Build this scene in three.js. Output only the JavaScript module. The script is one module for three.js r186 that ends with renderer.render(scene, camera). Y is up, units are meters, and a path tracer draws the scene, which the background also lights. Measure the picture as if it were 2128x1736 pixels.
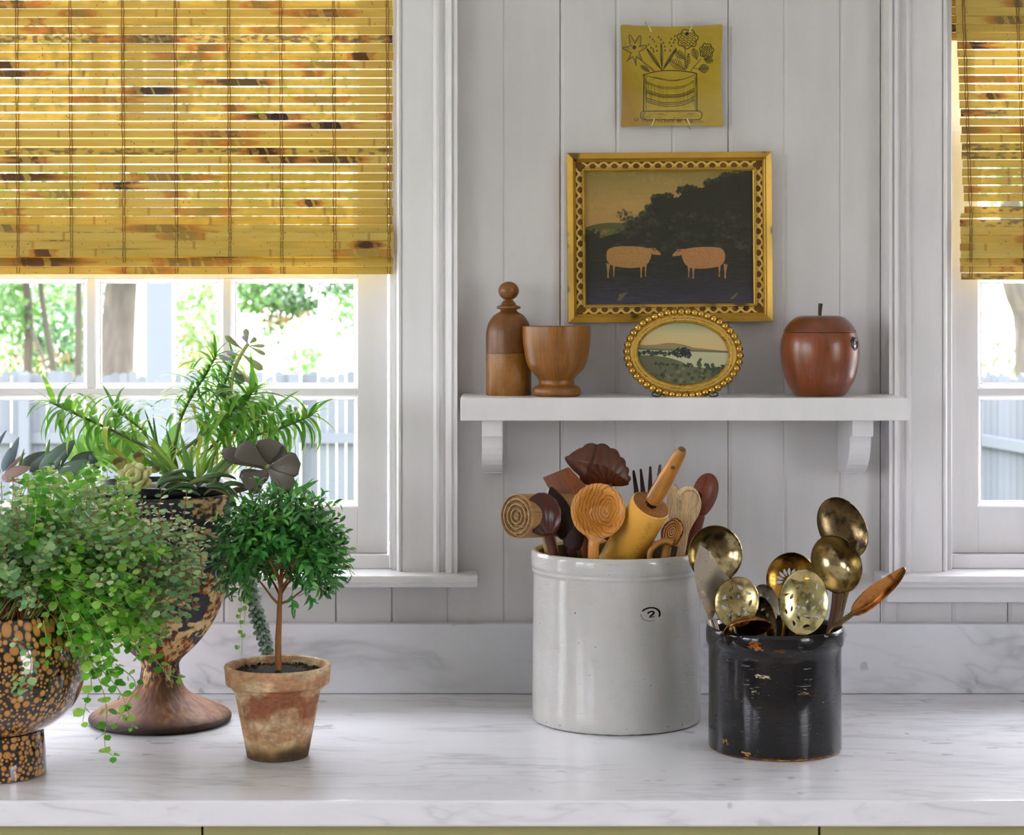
import * as THREE from 'three';
import { mergeGeometries } from 'three/addons/utils/BufferGeometryUtils.js';
import { RoundedBoxGeometry } from 'three/addons/geometries/RoundedBoxGeometry.js';

// ------------------------------------------------------------------ camera, sky, sun, exposure
const F = 4080, VX = 1030, VY = 640, D = 2.86, CT = 0.914, EYE = CT + 0.559;   // focal length in pixels, vanishing point, distance from the wall, counter height, eye height
const scene = new THREE.Scene();
const camera = new THREE.PerspectiveCamera(2 * Math.atan(868 / F) * 180 / Math.PI, 2128 / 1736, 0.05, 200);
camera.position.set(0, EYE, D);
camera.setViewOffset(2128, 1736, 1064 - VX, 868 - VY, 2128, 1736);
camera.focus = 2.62;
camera.userData.fStop = 13;
const renderer = new THREE.WebGLRenderer({ antialias: true });
renderer.toneMapping = THREE.LinearToneMapping;
renderer.toneMappingExposure = 5.2;
renderer.shadowMap.enabled = true;
renderer.shadowMap.type = THREE.PCFSoftShadowMap;

const SKY = 3.4;
{
  const w = 256, h = 128, d = new Float32Array(w * h * 4);
  for (let j = 0; j < h; j++) for (let i = 0; i < w; i++) {
    const up = Math.max(0, Math.sin(((j + 0.5) / h - 0.5) * Math.PI)), k = (j * w + i) * 4;
    const lum = SKY * (0.55 + 1.25 * up);   // an overcast sky is brighter overhead
    d[k] = lum * (0.995 - 0.04 * up); d[k + 1] = lum * (0.965 - 0.01 * up); d[k + 2] = lum * (1.06 + 0.03 * up); d[k + 3] = 1;
  }
  const t = new THREE.DataTexture(d, w, h, THREE.RGBAFormat, THREE.FloatType);
  t.mapping = THREE.EquirectangularReflectionMapping; t.magFilter = THREE.LinearFilter; t.needsUpdate = true;
  scene.background = t;
}
const sun = new THREE.DirectionalLight(new THREE.Color(1, 0.95, 0.86), 1.5);
sun.position.set(-3, 15, -10.5); sun.target.position.set(0, 0, -8);
sun.castShadow = true; sun.shadow.radius = 3; sun.shadow.mapSize.set(2048, 2048);
Object.assign(sun.shadow.camera, { left: -16, right: 16, top: 16, bottom: -16, near: 1, far: 60 });
scene.add(sun, sun.target);

// ------------------------------------------------------------------ helpers
const V3 = (x, y, z) => new THREE.Vector3(x, y, z);
const at = (px, py, z) => V3((px - VX) * (D - z) / F, EYE + (VY - py) * (D - z) / F, z);   // the point that a pixel shows at depth z
const X = (px, z) => (px - VX) * (D - z) / F, Y = (py, z) => EYE + (VY - py) * (D - z) / F, S = (z) => (D - z) / F;
const lerp = (a, b, t) => a + (b - a) * t, clamp = (x, a = 0, b = 1) => Math.min(b, Math.max(a, x));
const sstep = (a, b, x) => { const t = clamp((x - a) / (b - a)); return t * t * (3 - 2 * t); };
function rng(seed) { let s = seed | 0; return () => { s = (s + 0x6d2b79f5) | 0; let t = Math.imul(s ^ (s >>> 15), 1 | s); t = (t + Math.imul(t ^ (t >>> 7), 61 | t)) ^ t; return ((t ^ (t >>> 14)) >>> 0) / 4294967296; }; }
const hash = (x, y, s) => { let h = Math.imul(x, 374761393) ^ Math.imul(y, 668265263) ^ Math.imul(s, 974634777); h = Math.imul(h ^ (h >>> 13), 1274126177); return ((h ^ (h >>> 16)) >>> 0) / 4294967296; };
function vnoise(x, y, nx, ny, s) {   // value noise that repeats every nx, ny cells
  const ix = Math.floor(x), iy = Math.floor(y), fx = x - ix, fy = y - iy, u = fx * fx * (3 - 2 * fx), v = fy * fy * (3 - 2 * fy);
  const x0 = ((ix % nx) + nx) % nx, x1 = (x0 + 1) % nx, y0 = ((iy % ny) + ny) % ny, y1 = (y0 + 1) % ny;
  return lerp(lerp(hash(x0, y0, s), hash(x1, y0, s), u), lerp(hash(x0, y1, s), hash(x1, y1, s), u), v);
}
function fbm(u, v, fx, fy, oct, s) { let a = 0, w = 0.5, t = 0; for (let o = 0; o < oct; o++) { a += w * vnoise(u * fx, v * fy, fx, fy, s + o * 17); t += w; w *= 0.5; fx *= 2; fy *= 2; } return a / t; }
const mix3 = (a, b, t) => [lerp(a[0], b[0], t), lerp(a[1], b[1], t), lerp(a[2], b[2], t)];
function tex(w, h, fn, srgb = true) {
  const d = new Uint8Array(w * h * 4);
  for (let j = 0; j < h; j++) for (let i = 0; i < w; i++) {
    const c = fn((i + 0.5) / w, (j + 0.5) / h), k = (j * w + i) * 4;
    if (c.length) { d[k] = clamp(c[0], 0, 255); d[k + 1] = clamp(c[1], 0, 255); d[k + 2] = clamp(c[2], 0, 255); } else d[k] = d[k + 1] = d[k + 2] = clamp(c, 0, 255);
    d[k + 3] = 255;
  }
  const t = new THREE.DataTexture(d, w, h, THREE.RGBAFormat);
  t.wrapS = t.wrapT = THREE.RepeatWrapping; t.magFilter = THREE.LinearFilter; t.minFilter = THREE.LinearMipmapLinearFilter; t.generateMipmaps = true;
  if (srgb) t.colorSpace = THREE.SRGBColorSpace;
  t.needsUpdate = true;
  return t;
}
function canvasTex(w, h, draw) {
  const c = document.createElement('canvas'); c.width = w; c.height = h;
  draw(c.getContext('2d'), w, h);
  const t = new THREE.CanvasTexture(c); t.colorSpace = THREE.SRGBColorSpace; return t;
}
const rep = (t, x, y = x, ox = 0, oy = 0) => { const c = t.clone(); c.repeat.set(x, y); c.offset.set(ox, oy); c.needsUpdate = true; return c; };
const std = (o) => new THREE.MeshPhysicalMaterial({ roughness: 0.6, ...o });
const rgb = (r, g, b) => new THREE.Color().setRGB(r / 255, g / 255, b / 255, THREE.SRGBColorSpace);

const taken = new Map();
const numbered = (name) => { const n = taken.get(name) ?? 0; taken.set(name, n + 1); return n ? `${name}_${String(n).padStart(3, '0')}` : name; };
function shade(o) { o.traverse((m) => { if (m.isMesh) { m.castShadow = true; m.receiveShadow = true; } }); return o; }
function tag(o, label, category, group, kind) {
  if (label) o.userData.label = label;
  if (category) o.userData.category = category;
  if (group) o.userData.group = group;
  if (kind) o.userData.kind = kind;
  return o;
}
function thing(name, label, category, p = [0, 0, 0], group) {          // a Group at the thing's base; its children are its parts
  const o = new THREE.Group(); o.name = numbered(name); scene.add(o);
  if (p.isVector3) o.position.copy(p); else o.position.set(...p);
  return tag(o, label, category, group);
}
function part(name, geo, mat, parent, p, q) {                           // p, q in the parent's axes
  const m = new THREE.Mesh(geo, mat); m.name = name; m.castShadow = m.receiveShadow = true;
  if (p) { if (p.isVector3) m.position.copy(p); else m.position.set(...p); }
  if (q) { if (q.isQuaternion) m.quaternion.copy(q); else m.rotation.set(...q); }
  parent.add(m);
  return m;
}
function struct(name) { const o = new THREE.Group(); o.name = name; o.userData.kind = 'structure'; scene.add(o); return o; }
function boxAt(x0, x1, y0, y1, z0, z1, r = 0) {                         // a box between planes, uv in metres
  const g = r ? new RoundedBoxGeometry(x1 - x0, y1 - y0, z1 - z0, 2, r) : new THREE.BoxGeometry(x1 - x0, y1 - y0, z1 - z0);
  g.translate((x0 + x1) / 2, (y0 + y1) / 2, (z0 + z1) / 2);
  return metreUV(g);
}
function metreUV(g) {
  const p = g.attributes.position, n = g.attributes.normal, uv = new Float32Array(p.count * 2);
  for (let i = 0; i < p.count; i++) {
    const ax = Math.abs(n.getX(i)), ay = Math.abs(n.getY(i)), az = Math.abs(n.getZ(i));
    if (ay >= ax && ay >= az) { uv[2 * i] = p.getX(i); uv[2 * i + 1] = -p.getZ(i); }
    else if (az >= ax) { uv[2 * i] = p.getX(i); uv[2 * i + 1] = p.getY(i); }
    else { uv[2 * i] = p.getZ(i); uv[2 * i + 1] = p.getY(i); }
  }
  g.setAttribute('uv', new THREE.BufferAttribute(uv, 2));
  return g;
}
function merge(list) { return list.length === 1 ? list[0] : mergeGeometries(list.map((g) => (g.index ? g.toNonIndexed() : g))); }
function geoFrom(pos, nor, uv, idx) {
  const g = new THREE.BufferGeometry();
  g.setAttribute('position', new THREE.Float32BufferAttribute(pos, 3));
  if (nor) g.setAttribute('normal', new THREE.Float32BufferAttribute(nor, 3));
  if (uv) g.setAttribute('uv', new THREE.Float32BufferAttribute(uv, 2));
  if (idx) g.setIndex(idx);
  if (!nor) g.computeVertexNormals();
  return g;
}
// straight extrusion of a closed outline: axis 'y' takes (x, z) outlines upwards, axis 'x' takes (z, y) outlines sideways
function prism(outline, a, b, axis) {
  const n = outline.length, pos = [], nor = [], uv = [], idx = [];
  let area = 0; for (let i = 0; i < n; i++) { const p = outline[i], q = outline[(i + 1) % n]; area += p[0] * q[1] - q[0] * p[1]; }
  const ol = area > 0 ? outline : outline.slice().reverse();
  const put = (p, h) => (axis === 'y' ? [p[0], h, p[1]] : [h, p[1], p[0]]);
  for (let i = 0; i < n; i++) {
    const p = ol[i], q = ol[(i + 1) % n], dx = q[0] - p[0], dy = q[1] - p[1], l = Math.hypot(dx, dy) || 1, nn = put([dy / l, -dx / l], 0), k = pos.length / 3;
    for (const [s, h] of [[p, a], [q, a], [q, b], [p, b]]) { const v = put(s, h); pos.push(...v); nor.push(...nn); uv.push(axis === 'y' ? v[0] + v[2] : v[0], axis === 'y' ? v[1] : v[1] + v[2]); }
    idx.push(...[k, k + 2, k + 1, k, k + 3, k + 2]);
  }
  const tri = THREE.ShapeUtils.triangulateShape(ol.map((p) => new THREE.Vector2(...p)), []);
  for (const [h, sgn] of [[a, -1], [b, 1]]) {
    const k = pos.length / 3;
    for (const p of ol) { pos.push(...put(p, h)); nor.push(...put([0, 0], sgn)); uv.push(p[0], p[1]); }
    for (const t of tri) idx.push(...(sgn < 0 ? [k + t[0], k + t[1], k + t[2]] : [k + t[0], k + t[2], k + t[1]]));
  }
  return geoFrom(pos, nor, uv, idx);
}
// rectangular rings: profile of [inset, z] from the outer edge inwards, with mitred corners
function rings(x0, x1, y0, y1, profile) {
  const pos = [], idx = [], uv = [];
  const c = (i, k) => { const [s, z] = profile[k]; return [[x0 + s, y0 + s, z], [x1 - s, y0 + s, z], [x1 - s, y1 - s, z], [x0 + s, y1 - s, z]][i]; };
  for (let k = 0; k < profile.length - 1; k++) for (let i = 0; i < 4; i++) {
    const b = pos.length / 3, j = (i + 1) % 4;
    for (const p of [c(i, k), c(j, k), c(j, k + 1), c(i, k + 1)]) { pos.push(...p); uv.push(i % 2 ? p[1] : p[0], i % 2 ? p[0] : p[1]); }
    idx.push(b, b + 1, b + 2, b, b + 2, b + 3);
  }
  return geoFrom(pos, null, uv, idx);
}
// surface of revolution: profile [r, y] from the outside bottom upwards; front (+z) is u = 0.5
function lathe(pts, seg = 72, crease = 0.55, vByY = false) {
  const rows = [], n = pts.length, dir = [];
  for (let i = 0; i < n - 1; i++) { const dr = pts[i + 1][0] - pts[i][0], dy = pts[i + 1][1] - pts[i][1], l = Math.hypot(dr, dy) || 1e-9; dir.push([dy / l, -dr / l, l]); }
  const total = dir.reduce((a, d) => a + d[2], 0), ys = pts.map((p) => p[1]), y0 = Math.min(...ys), y1 = Math.max(...ys);
  let arc = 0;
  const segs = [];
  for (let i = 0; i < n - 1; i++) {
    const blend = (a, b) => { if (!a) return b; if (!b) return a; const d = a[0] * b[0] + a[1] * b[1]; return (Math.acos(clamp(d, -1, 1)) < crease ? [(a[0] + b[0]) / 2, (a[1] + b[1]) / 2] : null); };
    const n0 = blend(dir[i - 1], dir[i]) ?? dir[i], n1 = blend(dir[i], dir[i + 1]) ?? dir[i];
    segs.push([pts[i], n0, arc, pts[i + 1], n1, arc + dir[i][2]]);
    arc += dir[i][2];
  }
  const pos = [], nor = [], uv = [], idx = [];
  for (const [p, n0, a0, q, n1, a1] of segs) {
    const k = pos.length / 3;
    for (const [pt, nn, a] of [[p, n0, a0], [q, n1, a1]]) for (let s = 0; s <= seg; s++) {
      const phi = (s / seg) * 2 * Math.PI - Math.PI, l = Math.hypot(nn[0], nn[1]) || 1;
      pos.push(pt[0] * Math.sin(phi), pt[1], pt[0] * Math.cos(phi)); nor.push(nn[0] / l * Math.sin(phi), nn[1] / l, nn[0] / l * Math.cos(phi));
      uv.push(s / seg, vByY ? (pt[1] - y0) / (y1 - y0) : a / total);
    }
    for (let s = 0; s < seg; s++) { const a = k + s, b = a + 1, c = a + seg + 1, e = c + 1; if (p[0] > 1e-7) idx.push(a, b, c); if (q[0] > 1e-7 || p[0] > 1e-7) idx.push(b, e, c); }
  }
  return geoFrom(pos, nor, uv, idx);
}
const curve2 = (pts, n = 40) => new THREE.SplineCurve(pts.map((p) => new THREE.Vector2(p[0], p[1]))).getPoints(n).map((p) => [Math.max(0, p.x), p.y]);
const curve3 = (pts, n = 24) => (pts.length < 3 ? pts : new THREE.CatmullRomCurve3(pts, false, 'centripetal').getPoints(n));
// a tube along points with radii rx(t), ry(t) (ry lies along `up` where given)
function tube(pts, rx, seg = 8, { ry = null, up = null, caps = true, smooth = 0 } = {}) {
  const P = smooth ? curve3(pts, smooth) : pts, n = P.length, pos = [], nor = [], uv = [], idx = [];
  const R = typeof rx === 'function' ? rx : () => rx, Q = ry ? (typeof ry === 'function' ? ry : () => ry) : R;
  let U = up ? up.clone() : Math.abs(P[1].clone().sub(P[0]).normalize().y) > 0.9 ? V3(0, 0, 1) : V3(0, 1, 0), len = 0;
  for (let i = 0; i < n; i++) {
    const T = P[Math.min(n - 1, i + 1)].clone().sub(P[Math.max(0, i - 1)]).normalize();
    if (up) U = up.clone();
    U.sub(T.clone().multiplyScalar(U.dot(T))).normalize();
    const B = T.clone().cross(U), t = i / (n - 1), a = R(t), b = Q(t);
    if (i) len += P[i].distanceTo(P[i - 1]);
    for (let s = 0; s <= seg; s++) {
      const w = (s / seg) * 2 * Math.PI, c = Math.cos(w), d = Math.sin(w);
      const o = B.clone().multiplyScalar(c * a).add(U.clone().multiplyScalar(d * b)), m = B.clone().multiplyScalar(c * b).add(U.clone().multiplyScalar(d * a)).normalize();
      pos.push(P[i].x + o.x, P[i].y + o.y, P[i].z + o.z); nor.push(m.x, m.y, m.z); uv.push(s / seg, len);
    }
  }
  for (let i = 0; i < n - 1; i++) for (let s = 0; s < seg; s++) { const a = i * (seg + 1) + s, b = a + 1, c = a + seg + 1, e = c + 1; idx.push(a, c, b, b, c, e); }
  if (caps) for (const [i, sg] of [[0, -1], [n - 1, 1]]) {
    const T = P[Math.min(n - 1, i + 1)].clone().sub(P[Math.max(0, i - 1)]).normalize().multiplyScalar(sg), k = pos.length / 3;
    pos.push(P[i].x, P[i].y, P[i].z); nor.push(T.x, T.y, T.z); uv.push(0.5, 0.5);
    for (let s = 0; s <= seg; s++) { const a = (i * (seg + 1) + s) * 3; pos.push(pos[a], pos[a + 1], pos[a + 2]); nor.push(T.x, T.y, T.z); uv.push(0.5, 0.5); }
    for (let s = 0; s < seg; s++) idx.push(...(sg < 0 ? [k, k + 1 + s, k + 2 + s] : [k, k + 2 + s, k + 1 + s]));
  }
  return geoFrom(pos, nor, uv, idx);
}
const basis = (dir, up) => {   // quaternion that turns +y to dir and +z as near as it can to up
  const y = dir.clone().normalize(), z = up.clone().sub(y.clone().multiplyScalar(up.dot(y))); if (z.lengthSq() < 1e-8) z.set(0.01, 0.02, 1).sub(y.clone().multiplyScalar(y.z));
  z.normalize(); return new THREE.Quaternion().setFromRotationMatrix(new THREE.Matrix4().makeBasis(y.clone().cross(z), y, z));
};
// a leaf along +y whose upper face looks to +z; it bends away from that face; width(t) in 0..1, thick: a closed fleshy body
function leaf(L, W, { n = 6, bend = 0.6, fold = 0.25, width = (t) => Math.sin(Math.PI * Math.pow(t, 0.8)), thick = 0, m = 8, curl = 0 } = {}) {
  const pos = [], nor = [], uv = [], idx = [];
  let y = 0, z = 0, th = 0;
  const spine = [];
  for (let i = 0; i <= n; i++) { spine.push([y, z, th]); th = bend * ((i + 0.5) / n) ** (1 + curl); y += Math.cos(th) * L / n; z -= Math.sin(th) * L / n; }
  if (!thick) {
    for (let i = 0; i <= n; i++) {
      const [sy, sz, a] = spine[i], w = W / 2 * Math.max(width(i / n), 0.02);
      for (const s of [-1, 0, 1]) { const f = Math.abs(s) * fold * w; pos.push(s * w, sy + f * Math.sin(a), sz + f * Math.cos(a)); uv.push(0.5 + s / 2, i / n); }
    }
    for (let i = 0; i < n; i++) for (const s of [0, 1]) { const a = i * 3 + s, b = a + 1, c = a + 3, e = c + 1; idx.push(a, b, c, b, e, c); }
    return geoFrom(pos, null, uv, idx);
  }
  for (let i = 0; i <= n; i++) {
    const t = i / n, [sy, sz, a] = spine[i], w = W / 2 * Math.max(width(t), 0.015), k = thick / 2 * Math.max(Math.pow(width(t), 0.7), 0.015);
    for (let s = 0; s <= m; s++) {
      const q = (s / m) * 2 * Math.PI, x = Math.cos(q) * w, d = Math.sin(q) * k + fold * w * Math.cos(q) ** 2;
      pos.push(x, sy + d * Math.sin(a), sz + d * Math.cos(a)); uv.push(s / m, t);
    }
  }
  for (let i = 0; i < n; i++) for (let s = 0; s < m; s++) { const a = i * (m + 1) + s, b = a + 1, c = a + m + 1, e = c + 1; idx.push(a, b, c, b, e, c); }
  const g = geoFrom(pos, null, uv, idx), N = g.attributes.normal;   // close the seam's normals
  for (let i = 0; i <= n; i++) { const a = i * (m + 1), b = a + m, v = V3(N.getX(a) + N.getX(b), N.getY(a) + N.getY(b), N.getZ(a) + N.getZ(b)).normalize(); N.setXYZ(a, v.x, v.y, v.z); N.setXYZ(b, v.x, v.y, v.z); }
  return g;
}
// a curved plate of constant thickness cut out by f(x, y) > 0, standing on the height h(x, y)
function shell({ box: [x0, x1, y0, y1], n = 48, f, h, t = 0.0012 }) {
  const pos = [], nor = [], uv = [], e = 1e-5, nx = n, ny = Math.max(4, Math.round(n * (y1 - y0) / (x1 - x0)));
  const N = (x, y) => { const a = (h(x + e, y) - h(x - e, y)) / (2 * e), b = (h(x, y + e) - h(x, y - e)) / (2 * e), l = Math.hypot(a, b, 1); return [-a / l, -b / l, 1 / l]; };
  const push = (p, m, x, y) => { pos.push(...p); nor.push(...m); uv.push(x, y); };
  const tri = (a, b, c) => {
    for (const [x, y] of [a, b, c]) push([x, y, h(x, y)], N(x, y), x, y);
    for (const [x, y] of [a, c, b]) { const m = N(x, y); push([x - m[0] * t, y - m[1] * t, h(x, y) - m[2] * t], m.map((v) => -v), x, y); }
  };
  const wall = (a, b) => {
    const mx = (a[0] + b[0]) / 2, my = (a[1] + b[1]) / 2, gx = f(mx + e * 5, my) - f(mx - e * 5, my), gy = f(mx, my + e * 5) - f(mx, my - e * 5), l = Math.hypot(gx, gy) || 1, o = [-gx / l, -gy / l, 0];
    const A = [a[0], a[1], h(...a)], B = [b[0], b[1], h(...b)], na = N(...a), nb = N(...b), A2 = A.map((v, i) => v - na[i] * t), B2 = B.map((v, i) => v - nb[i] * t);
    const flip = ((B[0] - A[0]) * o[1] - (B[1] - A[1]) * o[0]) > 0;   // keep the winding in step with the outward normal
    for (const p of flip ? [A, B, B2, A, B2, A2] : [A, B2, B, A, A2, B2]) push(p, o, p[0], p[1]);
  };
  const val = [];
  for (let j = 0; j <= ny; j++) for (let i = 0; i <= nx; i++) val.push(f(lerp(x0, x1, i / nx), lerp(y0, y1, j / ny)));
  const node = (i, j) => [lerp(x0, x1, i / nx), lerp(y0, y1, j / ny), val[j * (nx + 1) + i]];
  for (let j = 0; j < ny; j++) for (let i = 0; i < nx; i++) {
    const a = node(i, j), b = node(i + 1, j), c = node(i + 1, j + 1), d = node(i, j + 1);
    for (const T of (i + j) % 2 ? [[a, b, c], [a, c, d]] : [[a, b, d], [b, c, d]]) {
      const ins = T.filter((p) => p[2] > 0).length;
      if (!ins) continue;
      if (ins === 3) { tri(...T); continue; }
      const out = [], cut = [];
      for (let k = 0; k < 3; k++) {
        const p = T[k], q = T[(k + 1) % 3];
        if (p[2] > 0) out.push(p);
        if (p[2] > 0 !== q[2] > 0) { const s = p[2] / (p[2] - q[2]), r = [lerp(p[0], q[0], s), lerp(p[1], q[1], s)]; out.push(r); cut.push(r); }
      }
      for (let k = 1; k < out.length - 1; k++) tri(out[0], out[k], out[k + 1]);
      if (cut.length === 2) wall(cut[0], cut[1]);
    }
  }
  return geoFrom(pos, nor, uv);
}
// ------------------------------------------------------------------ materials of the setting
const brushTex = tex(512, 512, (u, v) => 128 + 90 * (fbm(u, v, 90, 5, 3, 3) - 0.5) + 60 * (fbm(u, v, 12, 12, 3, 9) - 0.5), false);
const paintTone = tex(512, 512, (u, v) => { const k = 236 + 18 * (fbm(u, v, 5, 4, 4, 71) - 0.5) + 6 * (fbm(u, v, 60, 8, 2, 5) - 0.5); return [k, k, k]; });
const wallPaint = std({ name: 'wall paint', color: new THREE.Color(0.745, 0.73, 0.725), map: paintTone, roughness: 0.5, bumpMap: rep(brushTex, 3, 3), bumpScale: 0.0003 });
const trimPaint = std({ name: 'trim paint', color: new THREE.Color(0.90, 0.89, 0.895), map: paintTone, roughness: 0.32, bumpMap: rep(brushTex, 3, 3), bumpScale: 0.0003 });
const darkGap = std({ name: 'gap', color: new THREE.Color(0.05, 0.045, 0.04), roughness: 0.9 });
const clearGlass = std({ name: 'window glass', color: new THREE.Color(0.97, 0.985, 0.975), transmission: 1, thickness: 0, roughness: 0, ior: 1.45 });
const marbleTex = tex(1536, 1536, (u, v) => {
  const wx = fbm(u, v, 4, 4, 4, 21) - 0.5, wy = fbm(u, v, 4, 4, 4, 33) - 0.5;
  const uu = u + 0.12 * wx, vv = v + 0.06 * wy;
  const cloud = fbm(uu, vv, 3, 7, 5, 41), fine = fbm(u, v, 40, 110, 3, 51);
  const r1 = 1 - Math.abs(fbm(uu + vv, vv + 1, 5, 22, 5, 61) * 2 - 1), r2 = 1 - Math.abs(fbm(uu + vv, vv, 9, 48, 4, 67) * 2 - 1);
  const patch = sstep(0.44, 0.66, fbm(u, v, 6, 9, 3, 81));
  let g = 0.885 + 0.04 * (cloud - 0.5) - 0.015 * fine;
  g -= 0.085 * Math.pow(r1, 10) * patch + 0.075 * Math.pow(r2, 12) * sstep(0.4, 0.62, fbm(u, v, 5, 6, 3, 87));
  const spk = sstep(0.73, 0.83, fbm(uu, vv, 34, 46, 3, 91)) * sstep(0.48, 0.66, fbm(u, v, 8, 8, 2, 95));
  g -= 0.13 * spk;
  return [g * 253, g * 254, g * 257];
});
const marble = std({ name: 'marble', map: marbleTex, roughness: 0.2, specularIntensity: 0.9 });
const splashMarble = std({ name: 'backsplash marble', map: rep(marbleTex, 0.9, 0.55, 0.3, 0.1), color: new THREE.Color(0.93, 0.93, 0.95), roughness: 0.3 });
const greenPaint = std({ name: 'green cabinet paint', color: rgb(158, 156, 102), roughness: 0.45 });
const oak = std({ name: 'floor boards', color: rgb(176, 166, 154), roughness: 0.4 });

// ------------------------------------------------------------------ room shell
const ROOM = { x0: -2.5, x1: 2.7, z1: 4.7, h: 2.62 };
const WIN = [{ x0: X(817, 0) - 0.7, x1: X(820, 0) }, { x0: X(1972, 0), x1: X(1972, 0) + 0.7 }];   // the two openings over the counter
const SILL = Y(1190, 0.022), HEAD = Y(-330, 0.022);
function wallWithHoles(along, a0, a1, d0, d1, holes) {   // boxes round rectangular holes [from, to, bottom, top]
  const g = [], add = (p0, p1, y0, y1) => { if (p1 - p0 > 1e-4 && y1 - y0 > 1e-4) g.push(along === 'x' ? boxAt(p0, p1, y0, y1, d0, d1) : boxAt(d0, d1, y0, y1, p0, p1)); };
  let p = a0;
  for (const [h0, h1, b, t] of holes) { add(p, h0, 0, ROOM.h); add(h0, h1, 0, b); add(h0, h1, t, ROOM.h); p = h1; }
  add(p, a1, 0, ROOM.h);
  return merge(g);
}
const dim = std({ name: 'dark painted plaster', color: new THREE.Color(0.30, 0.295, 0.27), roughness: 0.8 });
const plain = std({ name: 'plaster', color: new THREE.Color(0.82, 0.81, 0.79), roughness: 0.8 });
{
  const f = struct('floor');
  const w = 0.13; let i = 0;
  const r = rng(5), boards = [0.9, 1, 1.1].map((k) => std({ name: 'floor board', color: rgb(176 * k, 166 * k, 154 * k), roughness: 0.4 }));
  for (let x = ROOM.x0 - 0.2; x < ROOM.x1 + 0.2; x += w, i++) part('plank', boxAt(x, x + w - 0.0015, -0.02, 0, -0.2, ROOM.z1 + 0.2), boards[Math.floor(r() * 3)], f);
  part('subfloor', boxAt(ROOM.x0 - 0.2, ROOM.x1 + 0.2, -0.16, -0.02, -0.2, ROOM.z1 + 0.2), oak, f);
  const c = struct('ceiling');
  part('plaster', boxAt(ROOM.x0 - 0.2, ROOM.x1 + 0.2, ROOM.h, ROOM.h + 0.15, -0.2, ROOM.z1 + 0.2), plain, c);
}
{
  const wb = struct('wall_back');
  part('plaster', wallWithHoles('x', ROOM.x0 - 0.2, ROOM.x1 + 0.2, -0.17, -0.013, WIN.map((w) => [w.x0, w.x1, SILL - 0.02, HEAD])), plain, wb);
  const edge = (k) => X(1047 + 116.4 * k, 0);
  const board = (x0, x1, y0, y1, gl = 0, gr = 0.00005) => {
    const a = x0 + gl, b = x1 - gr, v = 0.0052, d = -0.0017;
    part('plank', prism([[a, -0.013], [b, -0.013], [b, d + 0.0006], [b - 0.0012, 0], [a + v, 0], [a + 0.0012, d], [a, d]], y0, y1, 'y'), wallPaint, wb);
  };
  const low = CT + 0.095;
  for (let k = -22; k <= 26; k++) {
    let x0 = edge(k), x1 = edge(k + 1);
    if (x0 < ROOM.x0 - 0.1 || x1 > ROOM.x1 + 0.1) continue;
    const inWin = WIN.some((w) => x1 > w.x0 + 0.005 && x0 < w.x1 - 0.005 && !(x0 < w.x1 && x1 > w.x1 + 0.04 && k === -1));
    if (k === 6) { board(x0, X(1830, 0), low, ROOM.h, 0.0003, 0.0006); board(X(1830, 0), x1, low, ROOM.h, 0.0006); continue; }
    const g = k === 1 || k === 4 ? 0.0009 : 0;
    if (inWin) { board(x0, x1, low, SILL - 0.021, 0.0006, 0.0006); board(x0, x1, HEAD + 0.001, ROOM.h); } else board(x0, x1, low, ROOM.h, g);
  }
  // side and rear walls with their own windows
  const wl = struct('wall_left'); part('plaster', wallWithHoles('z', -0.17, ROOM.z1 + 0.2, ROOM.x0 - 0.2, ROOM.x0, [[0.28, 1.12, 0.95, 2.2], [1.9, 2.9, 0.95, 2.2], [3.2, 4.4, 0.85, 2.3]]), dim, wl);
  const wr = struct('wall_right'); part('plaster', wallWithHoles('z', -0.17, ROOM.z1 + 0.2, ROOM.x1, ROOM.x1 + 0.2, [[2.3, 3.7, 0.85, 2.3]]), dim, wr);
  const ww = struct('wall_rear'); part('plaster', wallWithHoles('x', ROOM.x0, ROOM.x1, ROOM.z1, ROOM.z1 + 0.2, REAR()), dim, ww);
}
function REAR() { return []; }
{ // windows behind the camera: frame, muntins and panes
  let n = 3;
  const win = (along, a0, a1, b, t, d) => {
    const w = struct(`window_${n++}`), bar = (p0, p1, y0, y1, nm) => part(nm, along === 'x' ? boxAt(p0, p1, y0, y1, d - 0.02, d + 0.02) : boxAt(d - 0.02, d + 0.02, y0, y1, p0, p1), trimPaint, w);
    bar(a0, a0 + 0.06, b, t, 'stile'); bar(a1 - 0.06, a1, b, t, 'stile'); bar(a0 + 0.06, a1 - 0.06, b, b + 0.07, 'rail'); bar(a0 + 0.06, a1 - 0.06, t - 0.06, t, 'rail');
    const m = (a0 + a1) / 2, c = (b + t) / 2;
    bar(m - 0.015, m + 0.015, b + 0.07, t - 0.06, 'muntin'); bar(a0 + 0.06, a1 - 0.06, c - 0.02, c + 0.02, 'rail');
    const g = new THREE.PlaneGeometry(a1 - a0 - 0.12, t - b - 0.13);
    part('pane', g, clearGlass, w, along === 'x' ? [m, (b + 0.07 + t - 0.06) / 2, d] : [d, (b + 0.07 + t - 0.06) / 2, m], along === 'x' ? [0, 0, 0] : [0, Math.PI / 2, 0]);
  };
  for (const [a, b, y0, y1] of REAR()) win('x', a, b, y0, y1, ROOM.z1 + 0.1);
  win('z', 0.28, 1.12, 0.95, 2.2, ROOM.x0 - 0.1); win('z', 1.9, 2.9, 0.95, 2.2, ROOM.x0 - 0.1); win('z', 3.2, 4.4, 0.85, 2.3, ROOM.x0 - 0.1); win('z', 2.3, 3.7, 0.85, 2.3, ROOM.x1 + 0.1);
}
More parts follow.
